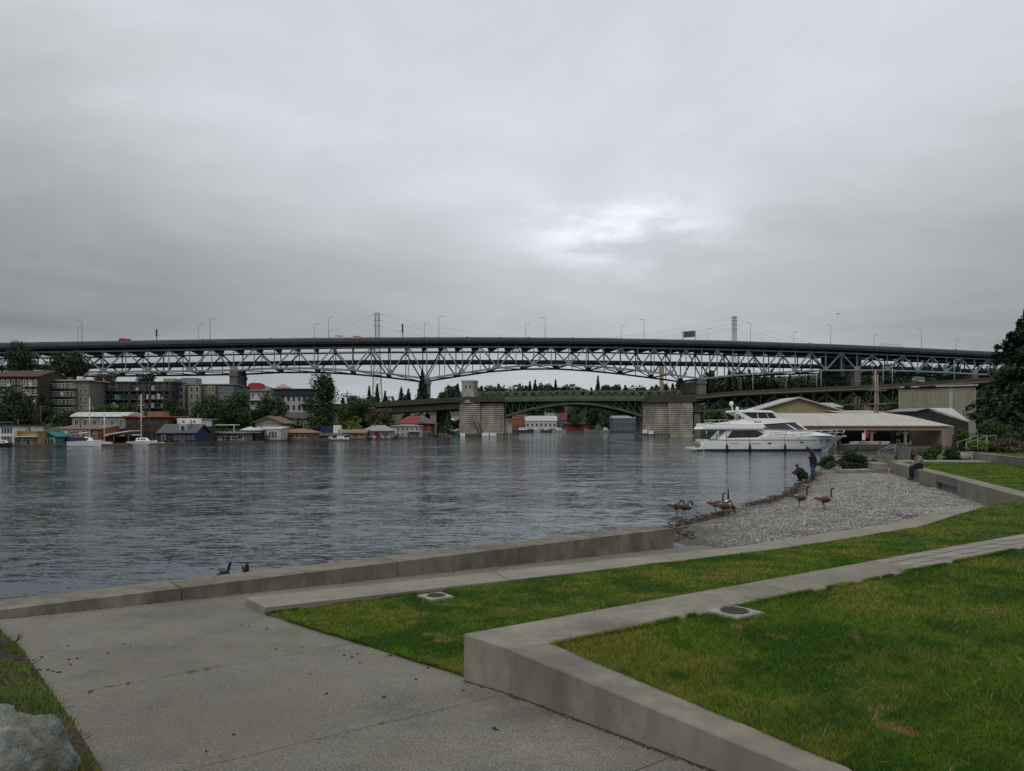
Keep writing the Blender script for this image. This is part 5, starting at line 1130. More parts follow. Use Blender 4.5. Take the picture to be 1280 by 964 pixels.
for v_ in (505, 488): MB().box(-1.6, 1.8, -.3, -.18, zat(v_, 140) - 1.3, zat(v_, 140) - 1.15).build('cross_arm', col(.3, .25, .2), mp_)
MB().tube([(-.12, -.28, zat(463, 140) - 1.2), (-1.4, -.25, zat(505, 140) - 1.2)], .02, 4).build('stay', M_trim, mp_)
# dock with ramp, railings and the stone post
dk = thing('dock', 'low floating dock with a pale top between yacht bow and boathouse', 'dock', (0, 0, 0))
MB().prism([(P(1046, 0, 106).x, 106), (P(1110, 0, 106).x, 106), (P(1116, 0, 112).x, 112), (P(1060, 0, 112).x, 112)], .1, .8).build('float', M_float, dk)
MB().prism([(P(1062, 0, 107).x, 107), (P(1112, 0, 107).x, 107), (P(1112, 0, 110).x, 110), (P(1068, 0, 110).x, 110)], .803, 1.15).build('deck_box', col(.42, .41, .39), dk)
for u in (1050, 1075, 1100): MB().tube([(P(u, 0, 105.7).x, 105.7, -1), (P(u, 0, 105.7).x, 105.7, 1.3)], .14, 8).build('pile', M_float, dk)
fl = thing('mooring_flag', 'red and white banner standing on the dock', 'banner', P(1081.5, 553, 106.5)); MB().tube([(0, 0, -.3), (0, 0, 1.9)], .04, 6).build('pole', M_trim, fl)
MB().box(.04, .42, -.02, .02, .6, 1.75).build('red_cloth', col(.5, .02, .04), fl); MB().box(-.42, -.04, -.02, .02, .3, 1.3).build('white_cloth', M_white, fl)
M_galv = mat('galvanised_rail', (.26, .26, .25), .5, .1, 4, metal=.4)
def railing(lb, a, b, d, extra):
    r = thing('stair_railing', lb, 'railing', (0, 0, 0), 0, 'stair railings of the right bank')
    for k, dd in enumerate((0, 1.5)):
        p0, p1, p2 = P(a[0] + k * extra, a[1] + k * .6, d + dd), P(b[0] + k * extra, b[1] + k * .4, d + dd), P(b[0] + 12 + k * extra, b[1] - .2, d + dd)
        rl = MB().tube([p0, p1, p2], .032, 6).build('handrail', M_galv, r)
        for q in (p0, p1, p2): MB().tube([q, (q.x, q.y, .75)], .022, 6).build('post', M_galv, r)
railing('lower steel stair railing between the dock and the beach wall', (1098, 563.5), (1119, 555.5), 57, 6)
railing('upper steel stair railing beside the shrubs at the right', (1197, 553), (1222, 545), 60, 11)
MB_ = MB().box(-.32, .32, -.3, .3, -.5, 1.05); o = MB_.build('stone_post', M_slate, None, (P(1130, 0, 55).x, 55, .9)); MB().box(-.38, .38, -.36, .36, 1.051, 1.14).build('cap', M_slate, o); tag(o, 'square dark stone post beside the lower stair railing', 'post')
stp = thing('stone_steps', 'short flight of pale stone steps beside the terrace wall', 'steps', (P(1212, 0, 56).x, 56, .88), 0)
for i in range(3): MB().box(-1.0 - .1 * i, .6, -.4 + .35 * i, .35 * i, -.2, .17 * (i + 1)).build('step', M_concl, stp)
rk = thing('rock', 'pale rock at the foot of the stone steps', 'rock', (P(1204, 0, 54.5).x, 54.5, .95)); MB().ell((0, 0, .1), (.55, .4, .35), 9, 6).build('stone', M_concl, rk)
# ================================================================== the high steel truss bridge
TT = 0.19; TH = math.atan(TT); YB0 = 500.0; BW = 36.0
M_steel = mat('bridge_steel', (.21, .255, .28), .6, .2, .15, space='World'); M_steeld = mat('bridge_steel_shaded', (.075, .088, .098), .7, .2, .2, space='World')  # second steel is a darker copy: shade on far truss and bracing put into colour
M_bdeck = mat('bridge_deck', (.062, .073, .090), .85, .2, .15, space='World'); M_pier = mat('pier_concrete', (.135, .125, .11), .9, .25, .15, .2, space='World')
br = thing('steel_truss_bridge', 'long double-deck steel truss bridge high above the lake', 'bridge', (0, YB0, 0), TH)
def bs(u):   # local distance along the near truss of photo column u, and its world depth
    k = (u - 640) / F; Y = YB0 / (1 - k * TT); return k * Y / math.cos(TH), Y
def bz(u, v): return zat(v, bs(u)[1])
def u_of(s): x = s * math.cos(TH); y = YB0 + s * math.sin(TH); return 640 + F * x / y
VT = [(-120, 432), (0, 429.5), (150, 427), (300, 424.5), (450, 422.8), (600, 422.4), (750, 423.4), (900, 426.5), (1050, 431.5), (1150, 436), (1250, 441), (1420, 450)]
VTC = [(-120, 444), (0, 441), (150, 439), (300, 436.3), (450, 434.3), (600, 433.8), (750, 434.3), (900, 437), (1050, 441.3), (1150, 445.3), (1250, 450), (1420, 459)]
VLD = [(-120, 458), (0, 456), (150, 453.5), (300, 451.2), (450, 449.6), (600, 449.2), (750, 450), (900, 452.2), (1050, 455.6), (1150, 458.6), (1250, 462), (1420, 468)]
UB = [-105, -44, 15, 72, 129, 185, 237, 292, 343, 393, 440.5, 488, 533.5, 578, 622.5, 667, 711, 754.5, 797, 838, 877, 916, 954.5, 994, 1032, 1071, 1109, 1147, 1183, 1218, 1252, 1286]
VB = [468, 467, 466, 465.5, 465, 464.5, 464, 463, 460.5, 460.5, 463, 467.5, 473.5, 466.5, 460, 456.5, 456.2, 458.8, 463, 468.3, 473.5, 469.5, 466.5, 464.5, 463, 462.8, 463, 464, 465.5, 467.5, 469, 471]
sB = [bs(u)[0] for u in UB]; zB = [bz(u, v) for u, v in zip(UB, VB)]
sT = [(a + b) / 2 for a, b in zip(sB, sB[1:])]; zt = lambda s: bz(u_of(s), interp(u_of(s), VTC)); zd = lambda s: bz(u_of(s), interp(u_of(s), VT)); zl = lambda s: bz(u_of(s), interp(u_of(s), VLD))
zbot = lambda s: interp(s, list(zip(sB, zB)))
for tr, y in enumerate((0.0, BW)):
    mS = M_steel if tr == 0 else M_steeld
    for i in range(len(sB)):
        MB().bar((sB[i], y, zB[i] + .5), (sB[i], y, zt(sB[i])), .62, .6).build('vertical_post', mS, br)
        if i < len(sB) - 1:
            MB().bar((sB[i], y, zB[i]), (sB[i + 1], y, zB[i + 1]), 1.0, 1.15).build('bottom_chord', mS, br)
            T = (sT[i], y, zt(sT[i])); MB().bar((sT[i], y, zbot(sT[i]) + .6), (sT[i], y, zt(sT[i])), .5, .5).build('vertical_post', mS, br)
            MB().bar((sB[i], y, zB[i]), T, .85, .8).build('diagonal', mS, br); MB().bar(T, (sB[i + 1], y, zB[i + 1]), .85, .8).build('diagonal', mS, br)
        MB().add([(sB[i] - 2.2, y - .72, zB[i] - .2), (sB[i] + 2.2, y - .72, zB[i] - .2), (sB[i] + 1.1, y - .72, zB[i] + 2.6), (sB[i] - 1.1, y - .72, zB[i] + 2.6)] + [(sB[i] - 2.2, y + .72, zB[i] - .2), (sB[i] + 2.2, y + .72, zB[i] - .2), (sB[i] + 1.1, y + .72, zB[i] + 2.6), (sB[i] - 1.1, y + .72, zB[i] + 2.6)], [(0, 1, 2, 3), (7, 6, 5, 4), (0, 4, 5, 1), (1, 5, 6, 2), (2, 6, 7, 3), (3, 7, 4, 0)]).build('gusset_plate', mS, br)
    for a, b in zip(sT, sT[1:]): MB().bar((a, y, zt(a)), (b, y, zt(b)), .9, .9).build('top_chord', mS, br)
def ribbon(s0, s1, n, y0, y1, top, bot):
    mb = MB(); pts = [lerp(s0, s1, i / n) for i in range(n + 1)]; vs = []
    for s in pts: vs += [(s, y0, bot(s)), (s, y1, bot(s)), (s, y1, top(s)), (s, y0, top(s))]
    fs = [(4 * i + j, 4 * i + 4 + j, 4 * i + 4 + (j + 1) % 4, 4 * i + (j + 1) % 4) for i in range(n) for j in range(4)]
    return mb.add(vs, fs + [(0, 1, 2, 3), (4 * n + 3, 4 * n + 2, 4 * n + 1, 4 * n)])
sa_, sb_ = sB[0], sB[-1]
ribbon(sa_, sb_, 60, -4.2, BW + 4.2, lambda s: zd(s) - 1.05, lambda s: zd(s) - 2.6).build('upper_deck', M_bdeck, br)
ribbon(sa_, sb_, 60, -3.4, -2.7, lambda s: zd(s) - 2.603, lambda s: zd(s) - 3.7).build('edge_girder', M_bdeck, br)
for y in (-4.2, BW + 3.9): ribbon(sa_, sb_, 60, y, y + .3, lambda s: zd(s) - .02, lambda s: zd(s) - 1.047).build('parapet', mat('parapet_concrete', (.13, .135, .14), .9, .15, .1, space='World'), br)
ribbon(sa_, sb_, 60, 9, 25, lambda s: zl(s) + .5, lambda s: zl(s) - 1.4).build('lower_deck', M_bdeck, br)
for s in sorted(sB + sT)[1:]:
    z1, z0 = zd(s) - 2.606, zt(s) - .5
    MB().yprism([(-4, z1), (-4, z1 - .8), (1.5, z0), (BW - 1.5, z0), (BW + 4, z1 - .8), (BW + 4, z1)], s - .45, s + .45).build('floor_beam', M_bdeck, br)
for s, z in zip(sB, zB): MB().bar((s, .7, z + .2), (s, BW - .7, z + .2), .9, .9).build('cross_strut', M_steeld, br)
for i in range(len(sB) - 1): MB().bar((sB[i], 1, zB[i]), (sB[i + 1], BW - 1, zB[i + 1]), .5, .5).build('lateral_brace', M_steeld, br)
ribbon(sa_, sb_, 50, -.35, -.2, lambda s: lerp(zd(s), zl(s), .64) + .25, lambda s: lerp(zd(s), zl(s), .64)).build('walkway_rail', M_steeld, br)
def pier(u, vt, w, zb=-2, cap=True):
    s, Y = bs(u); z1 = bz(u, vt)
    for y in (-1, BW - 3):
        mb = MB(); mb.hexa([(s - w * .58, y, zb), (s + w * .58, y, zb), (s + w * .58, y + 5, zb), (s - w * .58, y + 5, zb), (s - w * .5, y, z1), (s + w * .5, y, z1), (s + w * .5, y + 4.5, z1), (s - w * .5, y + 4.5, z1)]); p = mb.build('pier', M_pier, br)
        if cap: MB().box(s - w * .62, s + w * .62, y - .6, y + 5.1, z1 - 3.2, z1 - 1.6).build('pier_cap', M_pier, p)
    MB().box(s - w * .35, s + w * .35, 4.1, BW - 3.1, z1 - 9, z1 - 1).build('pier_web', M_pier, br)
pier(292, 464, 4.4); pier(533.5, 474, 4.6); pier(877, 474, 5.5); pier(1071, 463, 4.5, cap=False); pier(1218, 467.5, 4.5, cap=False); pier(15, 467, 4.5)
s0 = bs(1071)[0]
for dx in (-9, 4): MB().box(s0 + dx, s0 + dx + 4, 6, BW - 6, zl(s0) - 8, zt(s0)).build('pier_tower', M_bdeck, br)
# ------------------------------------------------------------------ street lamps, signs and traffic on the high bridge
def on_bridge(u, y): 
    s, Y = bs(u); q = br.matrix_basis if False else None
    c, sn = math.cos(TH), math.sin(TH); return Vector((s * c - y * sn, YB0 + s * sn + y * c, zd(s) - 1.04)), s
M_lamp = mat('lamp_steel', (.22, .23, .235), .5, .1, 1)
def lamp(u, vtop, far, side, lb):
    y = BW + 3.4 if far else -3.3; p, s = on_bridge(u, y); h = zat(vtop, p.y) - p.z
    t = thing('street_lamp', lb, 'street lamp', p, TH, 'lamps along the high bridge'); r = .17
    MB().tube([(0, 0, 0), (0, 0, h)], [r, r * .7], 6).build('pole', M_lamp, t); MB().tube([(0, 0, h - .1), (side * 1.2, 0, h + .25), (side * 2.6, 0, h + .3)], .12, 5).build('arm', M_lamp, t); MB().box(side * 2.5 - .5, side * 2.5 + .5, -.25, .25, h + .1, h + .35).build('lamp_head', M_lamp, t)
near = [(105, 401, -1, 'above the dark round tree'), (264, 399, 1, 'just left of the concrete pier'), (411, 397, 1, 'beside the white double trailer'), (548, 396, 1, 'left of the stone tower below'), (680, 398, -1, 'over the middle of the main span'), (803, 400, -1, 'over the right stone pier'), (935, 404, -1, 'beside the right lattice tower'), (1035, 407, -1, 'right of the tan shed ridge'), (1148, 412, -1, 'right of the white box truck')]
for u, v, sd_, lb in near: lamp(u, v, False, sd_, 'tall near-side lamp post on the high bridge, ' + lb)
fars = [(112, 408, 'above the dark round tree'), (262, 406, 'left of the concrete pier'), (407, 405, 'beside the white double trailer'), (544, 404, 'left of the stone tower below'), (670, 405, 'over the middle of the main span'), (789, 407, 'left of the overhead road sign'), (897, 411, 'between the road sign and right lattice tower'), (1004, 415, 'over the boathouse'), (1104, 419, 'at the tail of the white box truck'), (1206, 424, 'near the right conifer')]
for u, v, lb in fars:
    k = bs(u)[1] / (bs(u)[1] + 39); lamp(640 + (u - 640) / k * 1.0 + (0.0) + (40 * .19 * F / 540 * .0), v, True, 1, 'shorter far-side lamp post on the high bridge, ' + lb)
def gantry(u0, u1, vt, lb, board):
    p, s = on_bridge((u0 + u1) / 2, 2); w = (u1 - u0) / F * p.y; h = zat(vt, p.y) - p.z; t = thing('road_sign', lb, 'road sign', p, TH, 'road signs on the high bridge')
    for x in (-w / 2, w / 2): MB().tube([(x, 0, 0), (x, 0, h)], .22, 6).build('post', M_lamp, t)
    MB().xprism([(-w * .42, h - board), (w * .45, h - board + .9), (w * .45, h - .1), (-w * .42, h - 1.0)], -.2, .1).build('sign_board', col(.10, .105, .11), t); MB().box(-w / 2, w / 2, .15, .4, h - 1.4, h - 1.1).build('truss_bar', M_lamp, t)
gantry(854, 871.5, 413, 'broad overhead road sign on the high bridge near its right haunch', 5.2)
for u, vt, lb in ((503, 405, 'narrow dark sign post on the high bridge left of the main span'), (197, 412, 'small sign post on the high bridge over the black apartments')):
    p, s = on_bridge(u, -2); h = zat(vt, p.y) - p.z; t = thing('sign_post', lb, 'sign post', p, TH, 'road signs on the high bridge'); MB().tube([(0, 0, 0), (0, 0, h)], .25, 6).build('post', M_lamp, t)
    MB().box(-.5, .5, -.5, -.26, h * .45, h).build('sign_board', col(.06, .065, .07), t); MB().tube([(0, 0, h * .5), (-2.6 if u > 300 else 2.8, 0, h * .55)], .1, 5).build('arm', M_lamp, t)
M_tyre = pm('tyre_rubber', (.02, .02, .02), .9)
def wheels(t, xs, w, r=.5):
    for x in xs:
        for y in (0.15, w - .15):
            n = 10; wl_ = MB().tube([(x, y - .14, r), (x, y + .14, r)], r, n).build('wheel', M_tyre, t); MB().tube([(x, y - .16, r), (x, y + .16, r)], r * .5, 8).build('rim', M_trim, wl_)
def truck(u, y, trailers, length, body, lb, stripe=None, dirn=1, h=2.8, cab=M_white):
    p, s = on_bridge(u, y); t = thing('truck', lb, 'truck', p, TH, 'trucks on the high bridge'); x = 0
    for k in range(trailers):
        b = MB().box(x, x + length, 0, 2.5, 1.1, 1.1 + h).build('trailer', body, t); MB().box(x + .3, x + length - .3, .3, 2.2, .7, 1.097).build('chassis', M_tyre, t)
        if stripe: MB().box(x + length * .08, x + length * .55, -.02, -.003, 2.5, 3.15).build('stripe', stripe, b)
        wheels(t, (x + 1.0, x + 2.1), 2.5); x += length + .8
    c = MB(); c.xprism([(x, .6), (x + 2.3, .6), (x + 2.3, 1.7), (x + 1.9, 1.8), (x + 1.6, 2.9), (x, 3.0)], .05, 2.45).build('cab', cab, t); MB().xprism([(x + 1.75, 1.85), (x + 1.95, 1.85), (x + 1.7, 2.75), (x + 1.55, 2.75)], .2, 2.3).build('windscreen', M_glass, t)
    wheels(t, (x + 1.4,), 2.5); return t
truck(417, 2, 2, 10.2, pm('trailer_white', (.82, .82, .80)), 'white double-trailer truck with red lettering bands on the high bridge', col(.5, .12, .07))
truck(1104, 2, 1, 15.5, M_white, 'white box semi-trailer truck on the right of the high bridge')
truck(147, 2, 1, 4.0, col(.5, .03, .06), 'bright red box truck on the left of the high bridge', cab=col(.06, .06, .06), h=2.1)
def car(u, y, c, lb):
    p, s = on_bridge(u, y); t = thing('car', lb, 'car', p, TH, 'cars on the high bridge')
    MB().xprism([(0, .35), (4.4, .35), (4.45, .75), (3.4, .95), (1.0, 1.0), (0, .95)], 0, 1.8).build('body', c, t); MB().xprism([(.7, 1.0), (3.3, .96), (2.7, 1.55), (1.2, 1.6)], .15, 1.65).build('cabin', M_glass, t); wheels(t, (.8, 3.5), 1.8, .33)
    MB().xprism([(1.2, 1.6), (2.7, 1.55), (2.6, 1.64), (1.3, 1.68)], .18, 1.62).build('roof', c, t)
for u, y, c, lb in ((250, 0, (.05, .05, .06), 'black car on the high bridge right of the red truck'), (335, 0, (.1, .1, .1), 'dark car on the high bridge right of the concrete pier'), (580, 0, (.06, .06, .06), 'dark car on the high bridge above the stone tower'), (622, 1, (.4, .04, .05), 'red car on the high bridge left of mid-span'), (657, 0, (.05, .06, .07), 'dark car on the high bridge at mid-span'), (712, 0, (.06, .06, .06), 'dark car on the high bridge right of mid-span'), (1008, 0, (.3, .3, .3), 'grey car on the high bridge left of the white box truck'), (1190, 0, (.1, .1, .12), 'dark car on the high bridge right of the white box truck')): car(u, y - 1.5, col(*c), lb)

# ================================================================== the low stone and steel bascule bridge
M_stone = mat('pier_stone', (.33, .30, .255), .9, .42, .35, .3, 3, space='World', stretch=(1, 1, .5)); M_joint = pm('stone_joint', (.07, .06, .05), .95)
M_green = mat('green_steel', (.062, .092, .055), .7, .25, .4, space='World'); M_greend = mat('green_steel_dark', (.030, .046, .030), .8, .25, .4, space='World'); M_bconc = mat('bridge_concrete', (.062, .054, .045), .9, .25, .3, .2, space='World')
YU = 258.0; SU = YU / F; lb_ = thing('bascule_bridge', 'low bascule bridge with masonry piers and green steel railings', 'bridge', (0, YU, 0))
UX = lambda u: (u - 640) * SU; UZ = lambda v: zat(v, YU)
def stone_pier(u0, u1, vt, ys, yd, ncourse=15):
    x0, x1, zt_ = UX(u0), UX(u1), UZ(vt)
    p = MB().box(x0 + .25, x1 - .25, ys + .25, ys + yd - .12, -1.5, zt_ - .02).build('pier_core', M_joint, lb_)
    zc = .9; hgt = (zt_ - zc) / ncourse
    for k in range(ncourse):
        f = .006 * (ncourse - k); MB().box(x0 - f, x1 + f, ys - f, ys + yd, zc + hgt * k + .085, zc + hgt * (k + 1) - .085).build('stone_course', M_stone, p)
    MB().box(x0 - .3, x1 + .3, ys - .3, ys + yd, -1.5, zc - .05).build('plinth', M_stone, p)
    MB().box(x0 - .15, x1 + .15, ys - .25, ys + yd, zt_, zt_ + .5).build('cornice', M_bconc, p)
stone_pier(574.5, 600, 504.5, -.9, 18); stone_pier(600.3, 630, 504.5, 0, 16); stone_pier(803.5, 834.5, 502.5, 0, 16); stone_pier(834.8, 865, 502.5, -.9, 18)
MB().box(UX(631), UX(640), 1.5, 15, -1.5, UZ(523)).build('counterweight_pit', M_stone, lb_)
# fender timbers at the pier feet
for u0_, u1_, z1 in ((574, 632, 1.2), (630, 650, 1.6), (796, 836, 1.7)):
    x = UX(u0_)
    while x < UX(u1_): MB().tube([(x, -1.9, -1), (x, -1.9, z1)], .16, 6).build('fender_pile', M_float, lb_); x += 1.15
    MB().box(UX(u0_), UX(u1_), -1.7, -1.5, .5, .9).build('fender_rail', M_float, lb_)
for u_, v_, w_ in ((576, 541.5, 1.6), (603, 541, 2.2), (612.5, 541, 2.2), (802, 537.2, 1.5), (809.5, 538.5, 1.5)): MB().box(UX(u_), UX(u_) + w_, -2.2, -2.1, UZ(v_ + 4.2), UZ(v_)).build('notice_board', M_white, lb_)
for u_ in (594, 599): MB().bar((UX(u_ + 6), -1.6, .5), (UX(u_ - 1), -1.25, UZ(528)), .3, .3).build('ladder', M_joint, lb_)
# control tower
tw = MB().prism([(UX(577.5), -1.2), (UX(592), -1.2), (UX(596.5), 1.0), (UX(596.5), 4.6), (UX(577.5), 4.6)], UZ(503.9), UZ(478)).build('control_tower', M_stone, lb_)
MB().prism([(UX(577), -1.35), (UX(592.2), -1.35), (UX(596.9), .9), (UX(596.9), 4.8), (UX(577), 4.8)], UZ(477.95), UZ(475.6)).build('tower_cap', M_stone, tw)
MB().box(UX(581), UX(588), -1.5, -1.21, UZ(504), UZ(500)).build('tower_base', M_stone, tw)
for u_ in (582, 587): MB().box(UX(u_), UX(u_ + 1.6), -1.24, -1.203, UZ(486), UZ(481.5)).build('tower_window', M_glass, tw)
for v_ in (483, 490): MB().bar((UX(595.0), .3, UZ(v_ + 4)), (UX(595.0), .3, UZ(v_)), .7, .9).build('tower_window', M_glassl, tw)
# deck over the piers and the two leaves
def deckprof(u): return interp(u, [(380, 511), (478, 506.0), (575, 500), (640, 499.6), (720, 498.3), (805, 498.6), (868, 497.8)])
def udeck(u0, u1, n, y0, y1, dt, th, m, nm, prof=deckprof):
    us = [lerp(u0, u1, i / n) for i in range(n + 1)]; vs = []
    for u in us: z = UZ(prof(u)) + dt; vs += [(UX(u), y0, z - th), (UX(u), y1, z - th), (UX(u), y1, z), (UX(u), y0, z)]
    return MB().add(vs, [(4 * i + j, 4 * i + 4 + j, 4 * i + 4 + (j + 1) % 4, 4 * i + (j + 1) % 4) for i in range(n) for j in range(4)] + [(0, 1, 2, 3), (4 * n + 3, 4 * n + 2, 4 * n + 1, 4 * n)]).build(nm, m, lb_)
udeck(380, 631, 10, -1.4, 17.5, 0, .7, M_bconc, 'approach_deck'); udeck(632, 802, 14, -1.4, 17.5, .1, .9, M_green, 'leaf_deck'); udeck(803, 869, 4, -1.4, 17.5, 0, 1.2, M_bconc, 'approach_deck')
udeck(380, 631, 10, -1.45, -1.1, 1.0, .99, M_bconc, 'parapet'); udeck(805, 869, 4, -1.45, -1.1, 1.2, 1.19, M_bconc, 'parapet')
udeck(380, 574, 8, -.6, 16.5, -1.01, 2.0, M_greend, 'approach_girder')
# arch ribs of the leaves
arch = lambda u: interp(u, [(631, 520.5), (645, 516.3), (660, 512.4), (675, 509.2), (690, 506.7), (705, 505), (720, 504.4), (735, 505), (750, 506.8), (765, 509.6), (780, 513.2), (793, 517), (803, 520.5)])
for y in (-.6, 15.8):
    us = [632 + 170 * i / 20 for i in range(21)]
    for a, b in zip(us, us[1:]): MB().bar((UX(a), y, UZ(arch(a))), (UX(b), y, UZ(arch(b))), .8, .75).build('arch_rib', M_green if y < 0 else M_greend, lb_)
    for i, a in enumerate(us):
        zt_, zb_ = UZ(deckprof(a)) - .8, UZ(arch(a))
        if zt_ - zb_ > 1.0:
            MB().bar((UX(a), y, zb_), (UX(a), y, zt_), .4, .4).build('web_post', M_greend, lb_); 
            if i < 20: MB().bar((UX(a), y, zt_), (UX(us[i + 1]), y, max(UZ(arch(us[i + 1])), zb_)), .35, .35).build('web_brace', M_greend, lb_)
for a in [632 + 170 * i / 20 for i in range(21)]: MB().bar((UX(a), -.3, UZ(arch(a)) + .2), (UX(a), 15.5, UZ(arch(a)) + .2), .4, .4).build('cross_strut', M_greend, lb_)
MB().add([(UX(a), 1 if i % 2 == 0 else 15, UZ(lerp(deckprof(a), arch(a), .35))) for a in [632 + 170 * k / 12 for k in range(13)] for i in (0, 1)], [(2 * k, 2 * k + 1, 2 * k + 3, 2 * k + 2) for k in range(12)]).build('leaf_floor', M_greend, lb_)
for a in range(16):
    ua, ub = 633 + a * 10.5, 643.2 + a * 10.5
    MB().add([(UX(u_), 7 + dy, z) for dy in (0, .2) for u_, z in ((ua, UZ(deckprof(ua)) - .82), (ub, UZ(deckprof(ub)) - .82), (ub, UZ(lerp(deckprof(ub), arch(ub), .62))), (ua, UZ(lerp(deckprof(ua), arch(ua), .62))))], [(0, 1, 2, 3), (7, 6, 5, 4), (0, 4, 5, 1), (2, 6, 7, 3)]).build('girder_web', M_greend, lb_)
udeck(598, 850, 12, 16.6, 16.8, 1.6, 1.5, M_green, 'footway_screen')
# green lattice railing
def lattice(u0, u1, y, hgt, step, m, prof=deckprof, par=lb_):
    udeck(u0, u1, max(4, int((u1 - u0) / 16)), y - .1, y + .1, hgt, .28, m, 'top_rail', prof); udeck(u0, u1, max(4, int((u1 - u0) / 16)), y - .1, y + .1, .45, .28, m, 'bottom_rail', prof)
    u = u0; i = 0
    while u < u1 - .5:
        v0, v1 = UZ(prof(u)), UZ(prof(u + step)); a, b = .3, hgt - .15
        MB().bar((UX(u), y, v0 + (a if i % 2 else b)), (UX(u + step), y, v1 + (b if i % 2 else a)), .17, .2).build('lattice_bar', m, lb_)
        if i % 2 == 0: MB().bar((UX(u), y, v0), (UX(u), y, v0 + hgt), .2, .2).build('rail_post', m, lb_)
        u += step; i += 1
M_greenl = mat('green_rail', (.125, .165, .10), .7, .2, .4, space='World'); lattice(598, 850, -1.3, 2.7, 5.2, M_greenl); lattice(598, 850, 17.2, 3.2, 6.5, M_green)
for u_, v_, w_ in ((646.0, 481, 9), (718, 480, 7)):
    p_ = MB(); x0, x1 = UX(u_ - w_ / 2), UX(u_ + w_ / 2); z0 = UZ(deckprof(u_)); p_.bar((x0, 8, z0), (x0, 8, UZ(v_)), .35, .35); p_.bar((x1, 8, z0), (x1, 8, UZ(v_ + 2)), .35, .35); p_.bar((x0, 8, UZ(v_)), (x1, 8, UZ(v_)), .4, .8); p_.build('signal_gantry', M_green, lb_)
# columns of the left approach
MB().box(UX(537.5), UX(545), .5, 2.5, -1, UZ(512)).build('column', col(.27, .25, .21), lb_); MB().box(UX(545.2), UX(558), 3, 16, -1, UZ(512)).build('pier_wall', M_greend, lb_)
MB().box(UX(535), UX(560), -.5, 3, UZ(512), UZ(509.3)).build('cap_beam', M_bconc, lb_)
for u_ in (505, 470): MB().box(UX(u_), UX(u_ + 5), 1, 4, -1, UZ(512)).build('column', M_bconc, lb_)
# right approach: a deck truss climbing towards the right, drawing nearer
rp = [(868, 497.8, 258), (920, 493.2, 252), (980, 490.6, 245), (1040, 488.0, 238), (1100, 485.6, 231), (1160, 482, 224), (1230, 477.5, 216), (1330, 472, 206)]
def rpt(u, dz=0.0, off=0.0):
    v = interp(u, [(a, b) for a, b, c in rp]); d = interp(u, [(a, c) for a, b, c in rp]); q = P(u, v, d); q.y += off - YU; q.z += dz; return q
us = [868 + 462 * i / 28 for i in range(29)]
for nm, y0, y1, dz, th, m in (('approach_deck', -1.2, 16, 0, .6, M_bconc), ('parapet', -1.25, -.95, 1.15, 1.14, M_bconc), ('parapet', 15.6, 15.9, 1.15, 1.14, M_bconc), ('deck_edge', -1.6, -1.26, .1, .3, col(.20, .19, .165))):
    vs = []
    for u in us: vs += [tuple(rpt(u, dz - th, y0)), tuple(rpt(u, dz - th, y1)), tuple(rpt(u, dz, y1)), tuple(rpt(u, dz, y0))]
    n = len(us) - 1; MB().add(vs, [(4 * i + j, 4 * i + 4 + j, 4 * i + 4 + (j + 1) % 4, 4 * i + (j + 1) % 4) for i in range(n) for j in range(4)] + [(0, 1, 2, 3), (4 * n + 3, 4 * n + 2, 4 * n + 1, 4 * n)]).build(nm, m, lb_)
for y in (0.0, 14.5):
    for i, (a, b) in enumerate(zip(us, us[1:])):
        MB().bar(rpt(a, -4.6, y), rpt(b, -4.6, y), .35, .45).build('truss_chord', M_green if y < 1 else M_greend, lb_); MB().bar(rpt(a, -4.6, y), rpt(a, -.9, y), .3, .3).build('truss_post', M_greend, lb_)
        MB().bar(rpt(a, -4.6 if i % 2 else -1.0, y), rpt(b, -1.0 if i % 2 else -4.6, y), .4, .4).build('truss_diagonal', M_greend, lb_)
for i, a in enumerate(us): MB().bar(rpt(a, -1.3, -.8), rpt(a, -1.3, 15.5), .5, .9).build('floor_beam', M_greend, lb_)
for u_ in (872, 930, 1010, 1085, 1150):
    for y in (0.2, 13): q = rpt(u_, -4.8, y); MB().box(q.x - 1.0, q.x + 1.0, q.y, q.y + 2, -1, q.z).build('column', col(.19, .18, .155), lb_)
q = rpt(872, -4.8, 0); MB().box(q.x - 2.2, q.x + 2.2, q.y - .4, q.y + 16, q.z, q.z + 1.5).build('cap_beam', M_bconc, lb_)
# light poles on the low bridge
M_bpole = mat('bridge_pole', (.20, .23, .22), .5, .1)
for u_, vt in ((943.5, 466), (1024, 463), (1029.5, 463), (1108, 456), (1119.5, 456), (1198, 450)):
    q = rpt(u_, .0, 2); p = Vector((q.x, q.y + YU, q.z + .003)); h = zat(vt, p.y) - p.z; t = thing('bridge_lamp_post', {943.5: 'pale post left of the tan shed ridge', 1024: 'left one of a close pair', 1029.5: 'right one of a close pair', 1108: 'nearest the timber mast', 1119.5: 'above the left end of the warehouse', 1198: 'above the right end of the warehouse'}[u_] + ', lamp post on the low bridge', 'street lamp', p, 0, 'lamp posts of the low bridge')
    MB().tube([(0, 0, 0), (0, 0, h)], [.22, .13], 7).build('pole', M_bpole, t); MB().tube([(0, 0, h - .1), (1.0, 0, h + .2)], .08, 5).build('arm', M_bpole, t); MB().box(.8, 1.5, -.2, .2, h + .1, h + .3).build('lamp_head', M_bpole, t)

